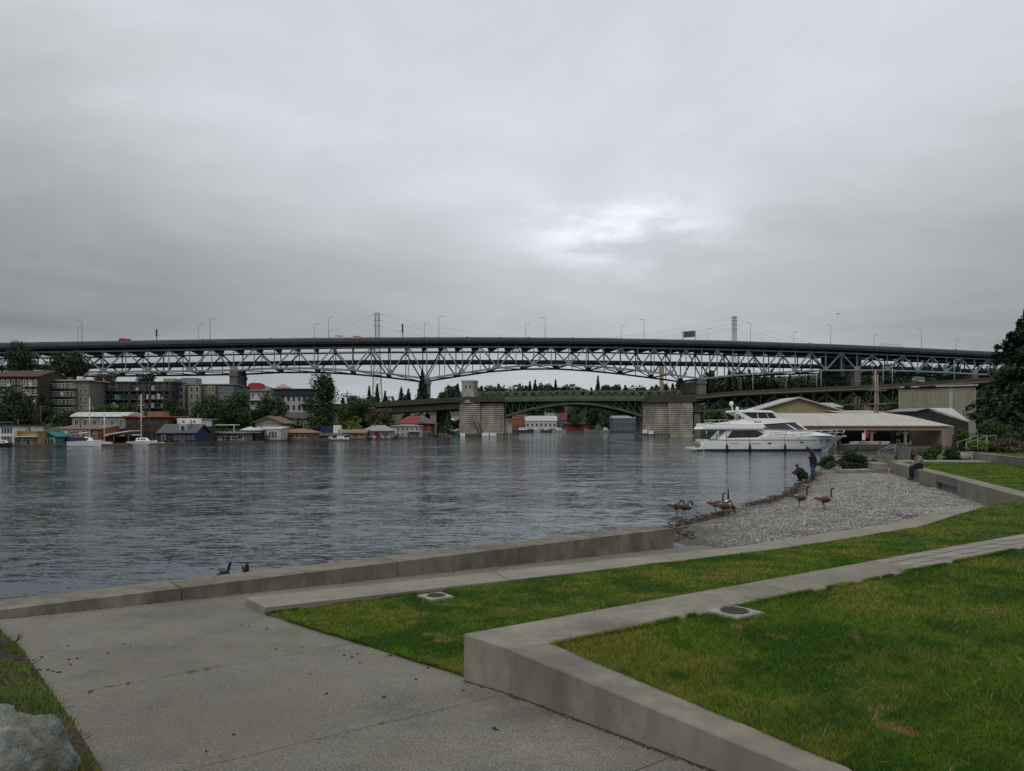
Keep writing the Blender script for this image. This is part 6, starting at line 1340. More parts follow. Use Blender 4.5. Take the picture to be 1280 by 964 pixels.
# ================================================================== lattice power towers and wires behind the bridges
M_tw = mat('galvanised_lattice', (.24, .25, .26), .6, .1, .2)
def pylon(lb, u, vt, d, wb, wt, zb, arms):
    p = P(u, vt, d); H = p.z - zb; t = thing('power_tower', lb, 'power tower', (p.x, p.y, zb), 0.3, 'lattice power towers'); n = 13
    zz = [H * (1 - (1 - i / n) ** 1.15) for i in range(n + 1)]; wd = lambda z: lerp(wb, wt, min(1, z / (H * .8)) ** .9) / 2
    for sx in (-1, 1):
        for sy in (-1, 1): MB().tube([(sx * wd(z), sy * wd(z), z) for z in zz], .20, 4).build('leg', M_tw, t)
    for i in range(n):
        a, b = zz[i], zz[i + 1]; m = MB()
        for q in range(4):
            c = [(-1, -1), (1, -1), (1, 1), (-1, 1)]; (x0, y0), (x1, y1) = c[q], c[(q + 1) % 4]
            m.bar((x0 * wd(a), y0 * wd(a), a), (x1 * wd(b), y1 * wd(b), b), .16); m.bar((x1 * wd(a), y1 * wd(a), a), (x0 * wd(b), y0 * wd(b), b), .16); m.bar((x0 * wd(b), y0 * wd(b), b), (x1 * wd(b), y1 * wd(b), b), .16)
        m.build('bracing', M_tw, t)
    for f in arms: MB().bar((-wt * 1.25, 0, H * f), (wt * 1.25, 0, H * f), .5, .35).build('cross_arm', M_tw, t)
    return t
pylon('lattice power tower rising behind the left half of the high bridge', 471.5, 391, 620, 9.5, 3.0, 8, (.985, .93, .88))
pylon('lattice power tower rising behind the right half of the high bridge', 918, 395.5, 650, 12, 2.6, 14, (.99, .955, .915, .87))
def wire(a, b, sag, lb):
    n = 14; mb = MB(); pts = []
    for i in range(n + 1): q = a.lerp(b, i / n); q.z -= sag * 4 * (i / n) * (1 - i / n); pts.append(q)
    tag(mb.tube(pts, .055, 3).build('power_line', pm('wire', (.12, .12, .125))), lb, 'power line', 'power lines across the sky')
for k, (dv, nm) in enumerate(((0, 'topmost'), (8, 'middle'), (16, 'lowest'))):
    wire(P(472, 392 + dv, 620), P(917, 397 + dv * .8, 650), 19, nm + ' power line sagging between the two lattice towers'); wire(P(471, 392 + dv, 620), P(300, 440 + dv * .5, 700), 5, nm + ' power line dropping left of the left lattice tower'); wire(P(919, 397 + dv, 650), P(1080, 437 + dv * .4, 760), 6, nm + ' power line dropping right of the right lattice tower')
cr = thing('crane_jib', 'long pale horizontal crane jib between the bridges', 'crane', P(731, 463.5, 680)); MB().box(0, 66, -.4, .4, .9, 1.2).build('upper_chord', col(.42, .38, .30), cr)
for y in (-.6, .6): MB().box(0, 66, y - .1, y + .1, -.2, .05).build('lower_chord', col(.42, .38, .30), cr)
for i in range(22): MB().bar((i * 3, .6, 0), (i * 3 + 1.5, 0, 1.0), .15).build('brace', col(.42, .38, .30), cr)
q = P(826, 463, 680); MB().box(66, 70, -1.5, 1.5, -1, 6).build('cab_tower', col(.38, .30, .16), cr); MB().box(66.5, 69.5, -1.2, 1.2, -40, -1).build('mast', col(.38, .30, .16), cr)
# ================================================================== the white motor yacht
M_gel = mat('white_gelcoat', (.80, .80, .79), .25, .06, .6, spec=.5); M_gel2 = mat('cream_gelcoat', (.70, .69, .66), .35, .08, .6); M_tint = mat('tinted_glass', (.012, .014, .018), .08, .3, 1.0, spec=.8); M_blk = pm('black_trim', (.015, .015, .017), .6); M_chrome = mat('stainless', (.55, .55, .55), .25, .05, 2, metal=.9); M_boot = pm('boot_stripe', (.02, .02, .024), .5)
YD = 102.0; SY = YD / F; HB = 2.55
yt = thing('motor_yacht', 'white three-deck motor yacht moored with its bow to the right', 'yacht', (P(965, 0, YD).x, YD + HB, 0))
AX = lambda u: (u - 965) * SY
AZ = lambda v: zat(v, YD)
# hull: stations from stern to bow: (u, half beam at sheer, half beam at waterline, sheer v)
ST = [(880.5, 2.35, 2.25, 549.6), (900, 2.5, 2.4, 549.6), (925, 2.55, 2.45, 549.4), (950, 2.55, 2.4, 549.0), (954, 2.55, 2.4, 545.6), (980, 2.5, 2.15, 545.2), (1005, 2.3, 1.75, 545.0), (1025, 1.9, 1.2, 544.9), (1045, 1.25, .45, 544.8), (1058, .6, .06, 544.8), (1066.5, .05, .01, 544.8)]
mb = MB(); ring = []
for k, (u, b, wl_, v) in enumerate(ST):
    x, zs = AX(u), AZ(v); rake = 0 if u < 1030 else (u - 1030) / 36.5
    xw = x - rake * 2.35 if u >= 1030 else x
    prof = [(0, -.5, xw), (wl_ * .9, -.35, xw), (wl_, .12, xw + .02), (lerp(wl_, b, .55), lerp(.12, zs, .45), lerp(xw, x, .35)), (lerp(wl_, b, .85), lerp(.12, zs, .74), lerp(xw, x, .7)), (b, zs, x)]
    full = [(px, -py, pz) for (py, pz, px) in prof] + [(px, py, pz) for (py, pz, px) in prof[::-1]]; ring.append(full)
n = len(ring[0]); vs = [p for r in ring for p in r]; fs = []; 
for i in range(len(ring) - 1):
    for j in range(n - 1): fs.append((i * n + j, i * n + j + 1, (i + 1) * n + j + 1, (i + 1) * n + j))
mb.add(vs, fs, 0, False); mb.f += [tuple(range(n))]; mb.m += [0]; mb.sm += [False]
for i in range(len(ring) - 1): mb.f.append((i * n + n // 2 - 1, i * n + n // 2, (i + 1) * n + n // 2, (i + 1) * n + n // 2 - 1)); mb.m.append(0); mb.sm.append(False)
hull = mb.build('hull', M_gel, yt)
def hb_at(u, f):   # half beam at height fraction f of the topsides
    k = [(a[0], lerp(a[2], a[1], f)) for a in ST]; return interp(u, k)
def strip(us, v0, v1, f, m, nm, par, out=.02):
    vs = []
    for u in us: y = -hb_at(u, f) - out; vs += [(AX(u), y, AZ(v0)), (AX(u), y, AZ(v1))]
    return MB().add(vs, [(2 * i, 2 * i + 2, 2 * i + 3, 2 * i + 1) for i in range(len(us) - 1)]).build(nm, m, par)
us = [881, 900, 925, 950, 975, 1000, 1020, 1036]
vs = []
for u in us: vs += [(AX(u) - (0.3 if u > 1030 else 0), -hb_at(u, 0.05) - .05, .0), (AX(u) - (0.3 if u > 1030 else 0), -hb_at(u, .12) - .05, .28), (AX(u), -hb_at(u, .0) + .5, .28), (AX(u), -hb_at(u, 0) + .5, .0)]
MB().add(vs, [(4 * i + j, 4 * i + 4 + j, 4 * i + 5 + j, 4 * i + 1 + j) for i in range(len(us) - 1) for j in (0, 1)]).build('boot_stripe', M_boot, hull)
for a, b in zip([886, 905, 925, 945, 965, 985, 1005, 1025], [905, 925, 945, 965, 985, 1005, 1025, 1045]): MB().bar((AX(a), -hb_at(a, .8) - .04, AZ(550)), (AX(b), -hb_at(b, .8) - .04, AZ(550)), .05, .07).build('rub_rail', col(.25, .25, .25), hull)
for u, v in ((962, 554), (1003.5, 553), (1030, 551.7), (1040, 551.3)): MB().box(AX(u) - .22, AX(u) + .22, -hb_at(u, .6) - .07, -hb_at(u, .6) + .15, AZ(v) - .07, AZ(v) + .07).build('porthole', M_tint, hull)
MB().box(AX(997), AX(1001), -hb_at(999, .95) - .05, -hb_at(999, .95), AZ(548), AZ(545.8)).build('vent', M_gel2, hull)
for a, b in ((914, 924), (936, 950)): MB().box(AX(a), AX(b), -hb_at(a, .6) - .05, -hb_at(a, .6), AZ(554.6), AZ(553.9)).build('hull_seam', col(.35, .35, .34), hull)
# swim platform and transom
MB().box(AX(865.5), AX(881), -2.2, 2.2, .25, .45).build('swim_platform', M_gel, yt); MB().hexa([(AX(876), -2.2, .45), (AX(882), -2.3, .45), (AX(882), 2.3, .45), (AX(876), 2.2, .45), (AX(883), -2.2, AZ(549.5)), (AX(888), -2.3, AZ(549.5)), (AX(888), 2.3, AZ(549.5)), (AX(883), 2.2, AZ(549.5))]).build('transom', M_gel2, yt)
for k, u in enumerate((867, 870, 873)): MB().tube([(AX(u), -2.0, .45), (AX(u + 2.5), -1.9, 1.3 + .15 * k), (AX(u + 5), -1.8, .6)], .06, 5).build('stern_rail', M_chrome, yt)
MB().ell((AX(873), -1.4, .85), (.5, .6, .4), 8, 6).build('tender_engine', col(.3, .28, .26), yt)
def sup(poly, hw0, hw1, m, nm, par=yt, z_ref=None):
    """superstructure block: side outline in pixels, half width hw0 at its lowest row to hw1 at its highest"""
    zs = [AZ(v) for u, v in poly]; lo, hi = min(zs), max(zs); W_ = lambda z: lerp(hw0, hw1, (z - lo) / max(hi - lo, 1e-6)); n = len(poly)
    vs = [(AX(u), -W_(AZ(v)), AZ(v)) for u, v in poly] + [(AX(u), W_(AZ(v)), AZ(v)) for u, v in poly]
    return MB().add(vs, [tuple(range(n)), tuple(range(2 * n - 1, n - 1, -1))] + [(i, n + i, n + (i + 1) % n, (i + 1) % n) for i in range(n)]).build(nm, m, par)
def glaze(poly, hw, m, nm, par, lean=0.0, out=.03):
    """window lying on a side wall; hw(z) its half width"""
    vs = [(AX(u), -hw(AZ(v)) - out, AZ(v)) for u, v in poly] + [(AX(u), -hw(AZ(v)) + .05, AZ(v)) for u, v in poly]; n = len(poly)
    w = MB().add(vs, [tuple(range(n)), tuple(range(2 * n - 1, n - 1, -1))] + [(i, n + i, n + (i + 1) % n, (i + 1) % n) for i in range(n)]).build(nm, m, par)
    vs2 = [(-x if False else x, -y, z) for x, y, z in vs]; return w
sal = sup([(899, 549.6), (911, 536.5), (956, 536.5), (1000, 545.1), (954, 549.0)], 2.2, 2.05, M_gel, 'saloon')
fw = lambda z: lerp(2.2, 2.05, (z - AZ(549.6)) / (AZ(536.5) - AZ(549.6)))
glaze([(909.5, 547.6), (916.5, 538.6), (947, 538.2), (956, 542.6), (947.5, 546.8)], fw, M_tint, 'saloon_window', sal)
for u in (925, 938): MB().box(AX(u) - .04, AX(u) + .04, -2.2, -2.13, AZ(547), AZ(538.6)).build('window_mullion', M_blk, sal)
od = sup([(878, 536.6), (880, 533.6), (955, 534.6), (955, 536.6)], 2.45, 2.45, M_gel, 'overhang_deck')
fb_ = sup([(880.5, 533.55), (882, 529.2), (893, 530.8), (955, 530.2), (959, 534.5)], 2.35, 2.3, M_gel, 'flybridge_bulwark')
fore = sup([(954, 545.6), (957, 537.2), (966, 534.8), (1003, 535.6), (1012, 538), (1046, 544.7)], 2.2, 1.55, M_gel, 'foredeck_house')
ph = sup([(956, 536.8), (966.5, 528.4), (990, 527.2), (1000, 528.2), (1012, 537.6)], 1.95, 1.6, M_gel, 'pilothouse')
pw = lambda z: lerp(1.95, 1.6, (z - AZ(537.6)) / (AZ(527.2) - AZ(537.6)))
glaze([(957.5, 536.4), (964.5, 529.2), (983, 528.6), (996, 537.0)], pw, M_tint, 'side_window', ph); glaze([(985.5, 528.6), (997, 528.8), (1008.5, 536.6), (999, 537.0)], pw, M_tint, 'windscreen_side', ph)
MB().add([(AX(1000.6), -1.45, AZ(528.6)), (AX(1000.6), 1.45, AZ(528.6)), (AX(1012.2), 1.6, AZ(537)), (AX(1012.2), -1.6, AZ(537))], [(0, 1, 2, 3)]).build('windscreen', M_tint, ph)
sup([(893, 530.4), (921, 526.8), (934, 523.0), (980, 523), (998, 527.4), (956, 530.4)], 1.95, 1.75, M_gel, 'flybridge_coaming')
fbw = sup([(933, 523.4), (944, 524.2), (974.5, 522.6), (968, 515.4), (938, 516)], 1.6, 1.5, M_tint, 'flybridge_glass')
for u0_, v0_, u1_, v1_ in ((949, 515.6, 951, 524), (960, 515.6, 964, 523.4)): MB().bar((AX(u0_), -1.62, AZ(v0_)), (AX(u1_), -1.68, AZ(v1_)), .09, .06).build('window_mullion', M_gel, fbw)
for sg in (-1, 1): MB().add([(AX(u), sg * y, AZ(v)) for y in (1.62, 1.85) for u, v in ((918.5, 513.2), (924, 512.8), (947, 525.4), (937, 525.4))], [(0, 1, 2, 3), (7, 6, 5, 4), (0, 4, 5, 1), (1, 5, 6, 2), (2, 6, 7, 3), (3, 7, 4, 0)]).build('radar_arch', M_gel, yt)
sup([(918, 514.9), (919, 512.9), (935, 511.9), (966, 513), (972, 516.2), (966, 515.6)], 1.9, 1.75, M_gel, 'hardtop')
MB().tube([(AX(923), 0, AZ(513)), (AX(921), 0, AZ(505.5))], .09, 6).build('radar_mast', M_gel, yt); MB().ell((AX(921), 0, AZ(504)), (.30, .30, .33), 10, 6).build('satellite_dome', M_gel, yt); MB().ell((AX(930), .5, AZ(510.2)), (.24, .24, .26), 8, 6).build('satellite_dome', M_gel, yt); MB().box(AX(942), AX(948), -.3, .3, AZ(511.9), AZ(510.6)).build('radar_scanner', M_gel, yt)
for u in (922, 924.5): MB().tube([(AX(u), -1.7, AZ(524)), (AX(u - .5), -1.7, AZ(514.5))], .05, 5).build('strut', M_gel, yt)
for a in range(6): u = 882 + a * 6; MB().tube([(AX(u), -2.3, AZ(530)), (AX(u), -2.3, AZ(525.5))], .03, 5).build('rail_post', M_chrome, yt)
MB().tube([(AX(881), -2.3, AZ(525.5)), (AX(913), -2.3, AZ(524.8))], .04, 5).build('aft_rail', M_chrome, yt); MB().box(AX(885), AX(893), -1.9, -.8, AZ(530.5), AZ(527.5)).build('liferaft', col(.4, .4, .4), yt)
for u in (884, 897, 909): MB().tube([(AX(u), -2.15, AZ(549.5)), (AX(u), -2.2, AZ(536.7))], .06, 6).build('deck_support', M_chrome, yt)
us = [962, 972, 982, 992, 1002, 1014, 1026, 1040, 1052, 1064]; pr_ = None
for u in us:
    y = -max(.12, hb_at(u, 1.0) - .12); a, b = Vector((AX(u), y, AZ(interp(u, [(960, 545), (1066, 544.5)])))), Vector((AX(u + 1.6), y, AZ(interp(u, [(960, 541), (1000, 539.4), (1066, 537.6)]))))
    for s_ in (-1, 1): MB().tube([(a.x, a.y * -s_, a.z), (b.x, b.y * -s_, b.z)], .035, 5).build('stanchion', M_chrome, yt)
    if pr_:
        for s_ in (-1, 1): MB().tube([(pr_.x, pr_.y * -s_, pr_.z), (b.x, b.y * -s_, b.z)], .04, 5).build('bow_rail', M_chrome, yt); MB().tube([(pr_.x, pr_.y * -s_, pr_.z - .35), (b.x, b.y * -s_, b.z - .35)], .025, 5).build('mid_rail', M_chrome, yt)
    pr_ = b
MB().box(AX(1052), AX(1067.5), -.25, .25, AZ(546.0), AZ(545.0)).build('anchor_pulpit', M_gel, yt); MB().box(AX(1018), AX(1028), -.9, .5, AZ(545), AZ(540.5)).build('tender_cover', M_gel2, yt)
for u in (908, 936.5, 981): MB().tube([(AX(u), -hb_at(u, .5) - .35, -.15), (AX(u), -hb_at(u, .5) - .38, .2), (AX(u), -hb_at(u, .5) - .38, .75), (AX(u), -hb_at(u, .5) - .3, .95)], [.10, .17, .17, .06], 10).build('fender', M_blk, yt); MB().tube([(AX(u), -hb_at(u, .7) - .25, .95), (AX(u), -hb_at(u, 1) - .02, AZ(546))], .02, 4).build('fender_line', M_blk, yt)
MB().tube([(AX(866), -1.8, .6), (AX(820), -3, .9), (AX(760), -4, 1.4)], .03, 4).build('mooring_line', col(.4, .4, .38), yt)
# two short illegible words in script on the coaming
for ua, ub in ((945, 948.4), (949.6, 953.6)):
    pts = [(AX(lerp(ua, ub, k / 16)), -1.93, AZ(527.4) + .10 * math.sin(k * 2.3) * (1.6 if k == 1 else 1) + .03 * k / 16) for k in range(17)]
    MB().tube(pts, .022, 4).build('name_script', col(.16, .15, .14), yt)

# ================================================================== small boats
def boat(label, u0, u1, d, hullm, cabin=True, mast=None, cover=None, hgt=.9, name='small_boat', cat='boat', group='boats moored on the left shore', y=0, flip=False):
    l = (u1 - u0) / F * d; t = thing(name, label, cat, (((u0 + u1) / 2 - 640) / F * d, d, 0)); t['group'] = group; b = min(1.5, l * .16); s = -1 if flip else 1
    st = [(-.5, .75, .8), (-.25, 1, .85), (0.05, 1, .9), (.28, .75, .98), (.42, .35, 1.06), (.5, .03, 1.12)]; vs = []
    for f, bb, hh in st: vs += [(s * f * l, -b * bb, hgt * hh), (s * (f - (.04 if f > .3 else 0)) * l, -b * bb * .7, .05), (s * (f - (.05 if f > .3 else 0)) * l, 0, -.3), (s * (f - (.04 if f > .3 else 0)) * l, b * bb * .7, .05), (s * f * l, b * bb, hgt * hh)]
    k = len(st); MB().add(vs, [(5 * i + j, 5 * i + 5 + j, 5 * i + 6 + j, 5 * i + 1 + j) for i in range(k - 1) for j in range(4)] + [(5 * i, 5 * i + 4, 5 * i + 9, 5 * i + 5) for i in range(k - 1)] + [(0, 1, 2, 3, 4)]).build('hull', hullm, t)
    if cabin:
        c = MB().hexa([(-.2 * l, -b * .7, hgt * .85), (.22 * l, -b * .6, hgt * .9), (.22 * l, b * .6, hgt * .9), (-.2 * l, b * .7, hgt * .85), (-.17 * l, -b * .55, hgt * 1.6), (.10 * l, -b * .5, hgt * 1.6), (.10 * l, b * .5, hgt * 1.6), (-.17 * l, b * .55, hgt * 1.6)]).build('cabin', M_gel, t)
        for f in (-.10, .0, .09): MB().box(f * l - .03 * l, f * l + .03 * l, -b * .66, -b * .5, hgt * 1.1, hgt * 1.4).build('window', M_tint, c)
    if cover: MB().xprism([(-.45 * l, hgt * .9), (.1 * l, hgt * .95), (.0, hgt * 1.6), (-.4 * l, hgt * 1.5)], -b * .8, b * .8).build('cover', cover, t)
    if mast:
        h = zat(mast[1], d); x = (mast[0] - (u0 + u1) / 2) / F * d; MB().tube([(x, 0, hgt * .8), (x, 0, h)], [.12, .08], 6).build('mast', M_trim, t); MB().tube([(x, 0, hgt * 2.3), (x - l * .32 * s, 0, hgt * 2.2)], .11, 6).build('boom', M_trim, t)
        for e in (-.48, .48): MB().tube([(x, 0, h), (e * l, 0, hgt)], .022, 3).build('stay', M_lamp, t)
        for f in (.55, .78): MB().box(x - .7, x + .7, -.04, .04, h * f, h * f + .07).build('spreader', M_trim, t)
    return t
boat('white sailing boat with a blue cover beside the red houseboat', 86, 128, 128, M_gel, True, (112, 497), col(.03, .035, .12), 1.0)
boat('white sailing boat with a tall pale mast before the rust-red houseboat', 160, 197, 138, M_gel, True, (176.5, 493), None, .8)
boat('small pale sloop with a short mast by the covered moorage', 124, 140, 131, M_gel2, False, (130.5, 515), None, .8, flip=True)
boat('white covered runabout in front of the blue-panelled houseboat', 415, 437, 186, M_gel, True, None, None, .7)
boat('small dark motor boat at the left edge of the lake shore', -6, 16, 124, M_blk, True, None, None, .7)
boat('low pale skiff behind the sailing boat with the tall mast', 190, 206, 139, M_gel2, False, None, None, .5)
boat('red canoe-like skiff before the turquoise houseboat', 54, 68, 126, col(.3, .08, .06), False, None, None, .4)
for i, (a, b, d, c, cb, lb) in enumerate([(558, 577, 300, (.05, .20, .16), 1, 'green-hulled boat seen left of the stone pier'), (560, 576, 330, (.45, .38, .08), 1, 'yellow workboat left of the stone pier'), (557, 575, 360, (.5, .5, .5), 1, 'white boat behind the yellow workboat'), (640, 668, 440, (.06, .07, .12), 1, 'dark blue trawler on the far shore'), (662, 678, 452, (.5, .5, .5), 1, 'white cruiser before the boatyard building'), (676, 690, 450, (.06, .10, .06), 1, 'dark green workboat before the boatyard building'), (690, 708, 448, (.40, .42, .45), 1, 'pale blue cruiser right of the boatyard building'), (730, 748, 440, (.25, .25, .25), 0, 'grey float boat under the dark cypress'), (750, 764, 436, (.30, .28, .26), 1, 'small grey cruiser left of the curved-roof shed')]):
    boat(lb, a, b, d, col(*c), bool(cb), None, None, (1.9, 3.2, 4.6)[i] if i < 3 else 1.8, group='boats on the far shore')
# covers, rafts and docks floating along the left shore
for u0_, u1_, d in ((-20, 70, 125.5), (66, 160, 130), (150, 215, 137.5), (205, 330, 150), (325, 440, 176), (430, 560, 204)):
    q0, q1 = P(u0_, 0, d), P(u1_, 0, d + (3 if u0_ > 190 else 0)); tag(MB().prism([(q0.x, q0.y), (q1.x, q1.y), (q1.x, q1.y + 1.6), (q0.x, q0.y + 1.6)], -.3, .32).build('float_walk', M_float), {-20: 'timber walkway before the yellow boathouse', 66: 'timber walkway before the red houseboat', 150: 'timber walkway before the rust-red houseboat', 205: 'timber walkway before the glass houseboat', 325: 'timber walkway before the orange-roofed houseboat', 430: 'timber walkway before the white cottage'}[u0_], 'walkway', 'float walkways of the left shore')

# ================================================================== birds
M_gb = mat('goose_brown', (.105, .062, .042), .8, .4, 14, stretch=(1, 1, 3)); M_gblk = pm('goose_black', (.012, .011, .010), .6); M_gpale = mat('goose_breast', (.36, .30, .24), .8, .15, 10); M_gwht = pm('goose_white', (.6, .58, .54), .7); M_leg = pm('goose_leg', (.03, .028, .026), .7)
GM = [M_gb, M_gblk, M_gpale, M_gwht]
def goose(label, u, v, z, rz, neck='up', sc=1.0, walk=.08, leg_h=.26):
    p = PZ(u, v, z); t = thing('goose', label, 'goose', p, rz, 'geese at the beach'); t.scale = (sc, sc, sc); L_ = leg_h
    spine = [((-.43, 0, L_ + .14), (.02, .008), 1), ((-.36, 0, L_ + .135), (.055, .025), 1), ((-.27, 0, L_ + .12), (.095, .065), 3), ((-.14, 0, L_ + .10), (.135, .125), 0), ((.02, 0, L_ + .10), (.150, .150), 0), ((.15, 0, L_ + .115), (.135, .140), 0), ((.24, 0, L_ + .15), (.10, .112), 2), ((.285, 0, L_ + .20), (.062, .070), 2)]
    if neck == 'up': nk = [((.300, 0, L_ + .27), .040), ((.305, 0, L_ + .38), .033), ((.310, 0, L_ + .49), .032), ((.325, 0, L_ + .55), .036), ((.355, 0, L_ + .575), .040)]; hd = ((.365, 0, L_ + .577), Vector((1, 0, -.12)))
    elif neck == 'low': nk = [((.34, 0, L_ + .17), .040), ((.37, 0, L_ + .08), .034), ((.40, 0, L_ - .0), .033), ((.42, 0, L_ - .07), .036), ((.44, 0, L_ - .11), .038)]; hd = ((.445, 0, L_ - .115), Vector((.75, 0, -.66)))
    else: nk = [((.315, 0, L_ + .27), .042), ((.30, .03, L_ + .33), .034), ((.24, .06, L_ + .345), .032), ((.19, .08, L_ + .30), .034), ((.17, .085, L_ + .27), .037)]; hd = ((.165, .085, L_ + .26), Vector((-.5, .1, -.8)))
    pts = [q[0] for q in spine] + [q[0] for q in nk]; rad = [q[1] for q in spine] + [(q[1], q[1]) for q in nk]
    hp, hdv = Vector(hd[0]), hd[1].normalized(); pts += [tuple(hp + hdv * .03), tuple(hp + hdv * .06), tuple(hp + hdv * .11)]; rad += [(.034, .036), (.022, .024), (.010, .009)]
    ms = [1, 3, 3, 0, 0, 0, 2] + [1] * (len(pts) - 8); MB().tube(pts, rad, 10, ms).build('body', GM, t)
    MB().ell(tuple(hp + Vector((0, 0, -.012))), (.022, .041, .026), 8, 5).build('cheek_patch', M_gwht, t)
    for s in (-1, 1):
        w = [(-.40, .055, L_ + .165), (-.2, .128, L_ + .15), (.0, .158, L_ + .13), (.13, .13, L_ + .14)]; MB().tube([(x, y * s, zz) for x, y, zz in w], [(.012, .012), (.028, .062), (.030, .085), (.014, .05)], 8).build('wing', M_gb, t)
        MB().tube([(-.02 + walk * s * .3, .06 * s, L_ + .03), (-.03 + walk * s * .6, .06 * s, L_ * .45), (-.01 + walk * s, .06 * s, .012)], [.03, .013, .011], 6).build('leg', M_leg, t)
        x0 = -.01 + walk * s; MB().add([(x0 - .02, .06 * s, .015), (x0 + .08, .06 * s - .04, .004), (x0 + .095, .06 * s, .004), (x0 + .08, .06 * s + .04, .004), (x0, .06 * s, .03)], [(0, 1, 4), (1, 2, 4), (2, 3, 4), (3, 0, 4)]).build('foot', M_leg, t)
goose('left goose of the walking pair on the gravel, neck raised', 1000, 634, .20, 0.0, 'up', .84, .03, .32)
goose('right goose of the walking pair on the gravel, neck raised', 1030, 636.5, .20, 0.0, 'up', .84, .09, .32)
goose('preening goose half hidden at the left of the shoreline group', 846, 641.5, .01, 0.15, 'preen', .86, .03, .2)
goose('preening goose with its neck curled, standing in the shallows', 856, 645.5, .01, -0.5, 'preen', .86, .05, .30)
goose('goose looking right behind the grazing one', 895, 639.5, .03, 0.05, 'up', .85, .04, .24)
goose('goose with its neck stretched straight up, seen from behind', 909, 638.5, .05, 1.15, 'up', .88, .02)
goose('grazing goose with its head down to the gravel', 905, 643.5, .07, -0.1, 'low', .84, .05)
M_dbody = mat('mallard_grey', (.24, .22, .195), .7, .3, 20); M_dbrown = mat('mallard_brown', (.050, .030, .022), .8, .4, 25); M_dgreen = pm('mallard_green', (.012, .030, .022), .35); M_bill = pm('mallard_bill', (.38, .30, .10), .5)
def duck(label, u, v, rz, male):
    p = PZ(u, v, 0); t = thing('duck', label, 'duck', p, rz, 'ducks on the lake'); t.scale = (.78, .85, 1.02); a, b = (0, 1) if male else (1, 1)
    pts = [(-.22, 0, .085), (-.17, 0, .075), (-.08, 0, .055), (.03, 0, .05), (.12, 0, .06), (.150, 0, .10), (.160, 0, .135), (.165, 0, .165), (.185, 0, .195), (.212, 0, .20), (.235, 0, .188)]
    rad = [(.01, .006), (.035, .022), (.075, .055), (.085, .068), (.065, .062), (.046, .046), (.036, .036), (.039, .039), (.044, .044), (.038, .038), (.016, .016)]
    ms = [3, 0, 0, 0, 1, 1, 2, 2, 2, 2] if male else [1] * 10; MB().tube(pts, rad, 10, ms).build('body', [M_dbody, M_dbrown, M_dgreen, M_gwht], t)
    MB().tube([(.232, 0, .187), (.262, 0, .178), (.288, 0, .176)], [(.014, .012), (.014, .007), (.012, .004)], 6).build('bill', M_bill if male else pm('duck_bill', (.25, .16, .06)), t)
    for s in (-1, 1): MB().tube([(-.19, .03 * s, .105), (-.05, .075 * s, .09), (.06, .072 * s, .08)], [(.008, .008), (.016, .035), (.01, .028)], 6).build('wing', M_dbody if male else M_dbrown, t)
    MB().ell((.205, 0, .205), (.012, .042, .008), 6, 4).build('eye_line', M_gblk, t)
duck('drake mallard with a dark head and grey flank, swimming left of its mate', 279.5, 715, 0.05, True)
duck('brown female mallard facing the seawall, right of the drake', 307, 714.5, -1.0, False)
o = MB().tube([(-.5, 0, 0), (-.1, 0, .1), (.1, 0, .1)], [.03, .09, .06], 6).tube([(0, -.1, .1), (-.1, -1, .4)], [.12, .02], 4).tube([(0, .1, .1), (-.1, 1, .35)], [.12, .02], 4).build('flying_gull', M_gblk, None, P(1048, 393, 120)); o.scale = (.7, .45, .5); tag(o, 'small dark bird flying above the right part of the high bridge', 'bird')

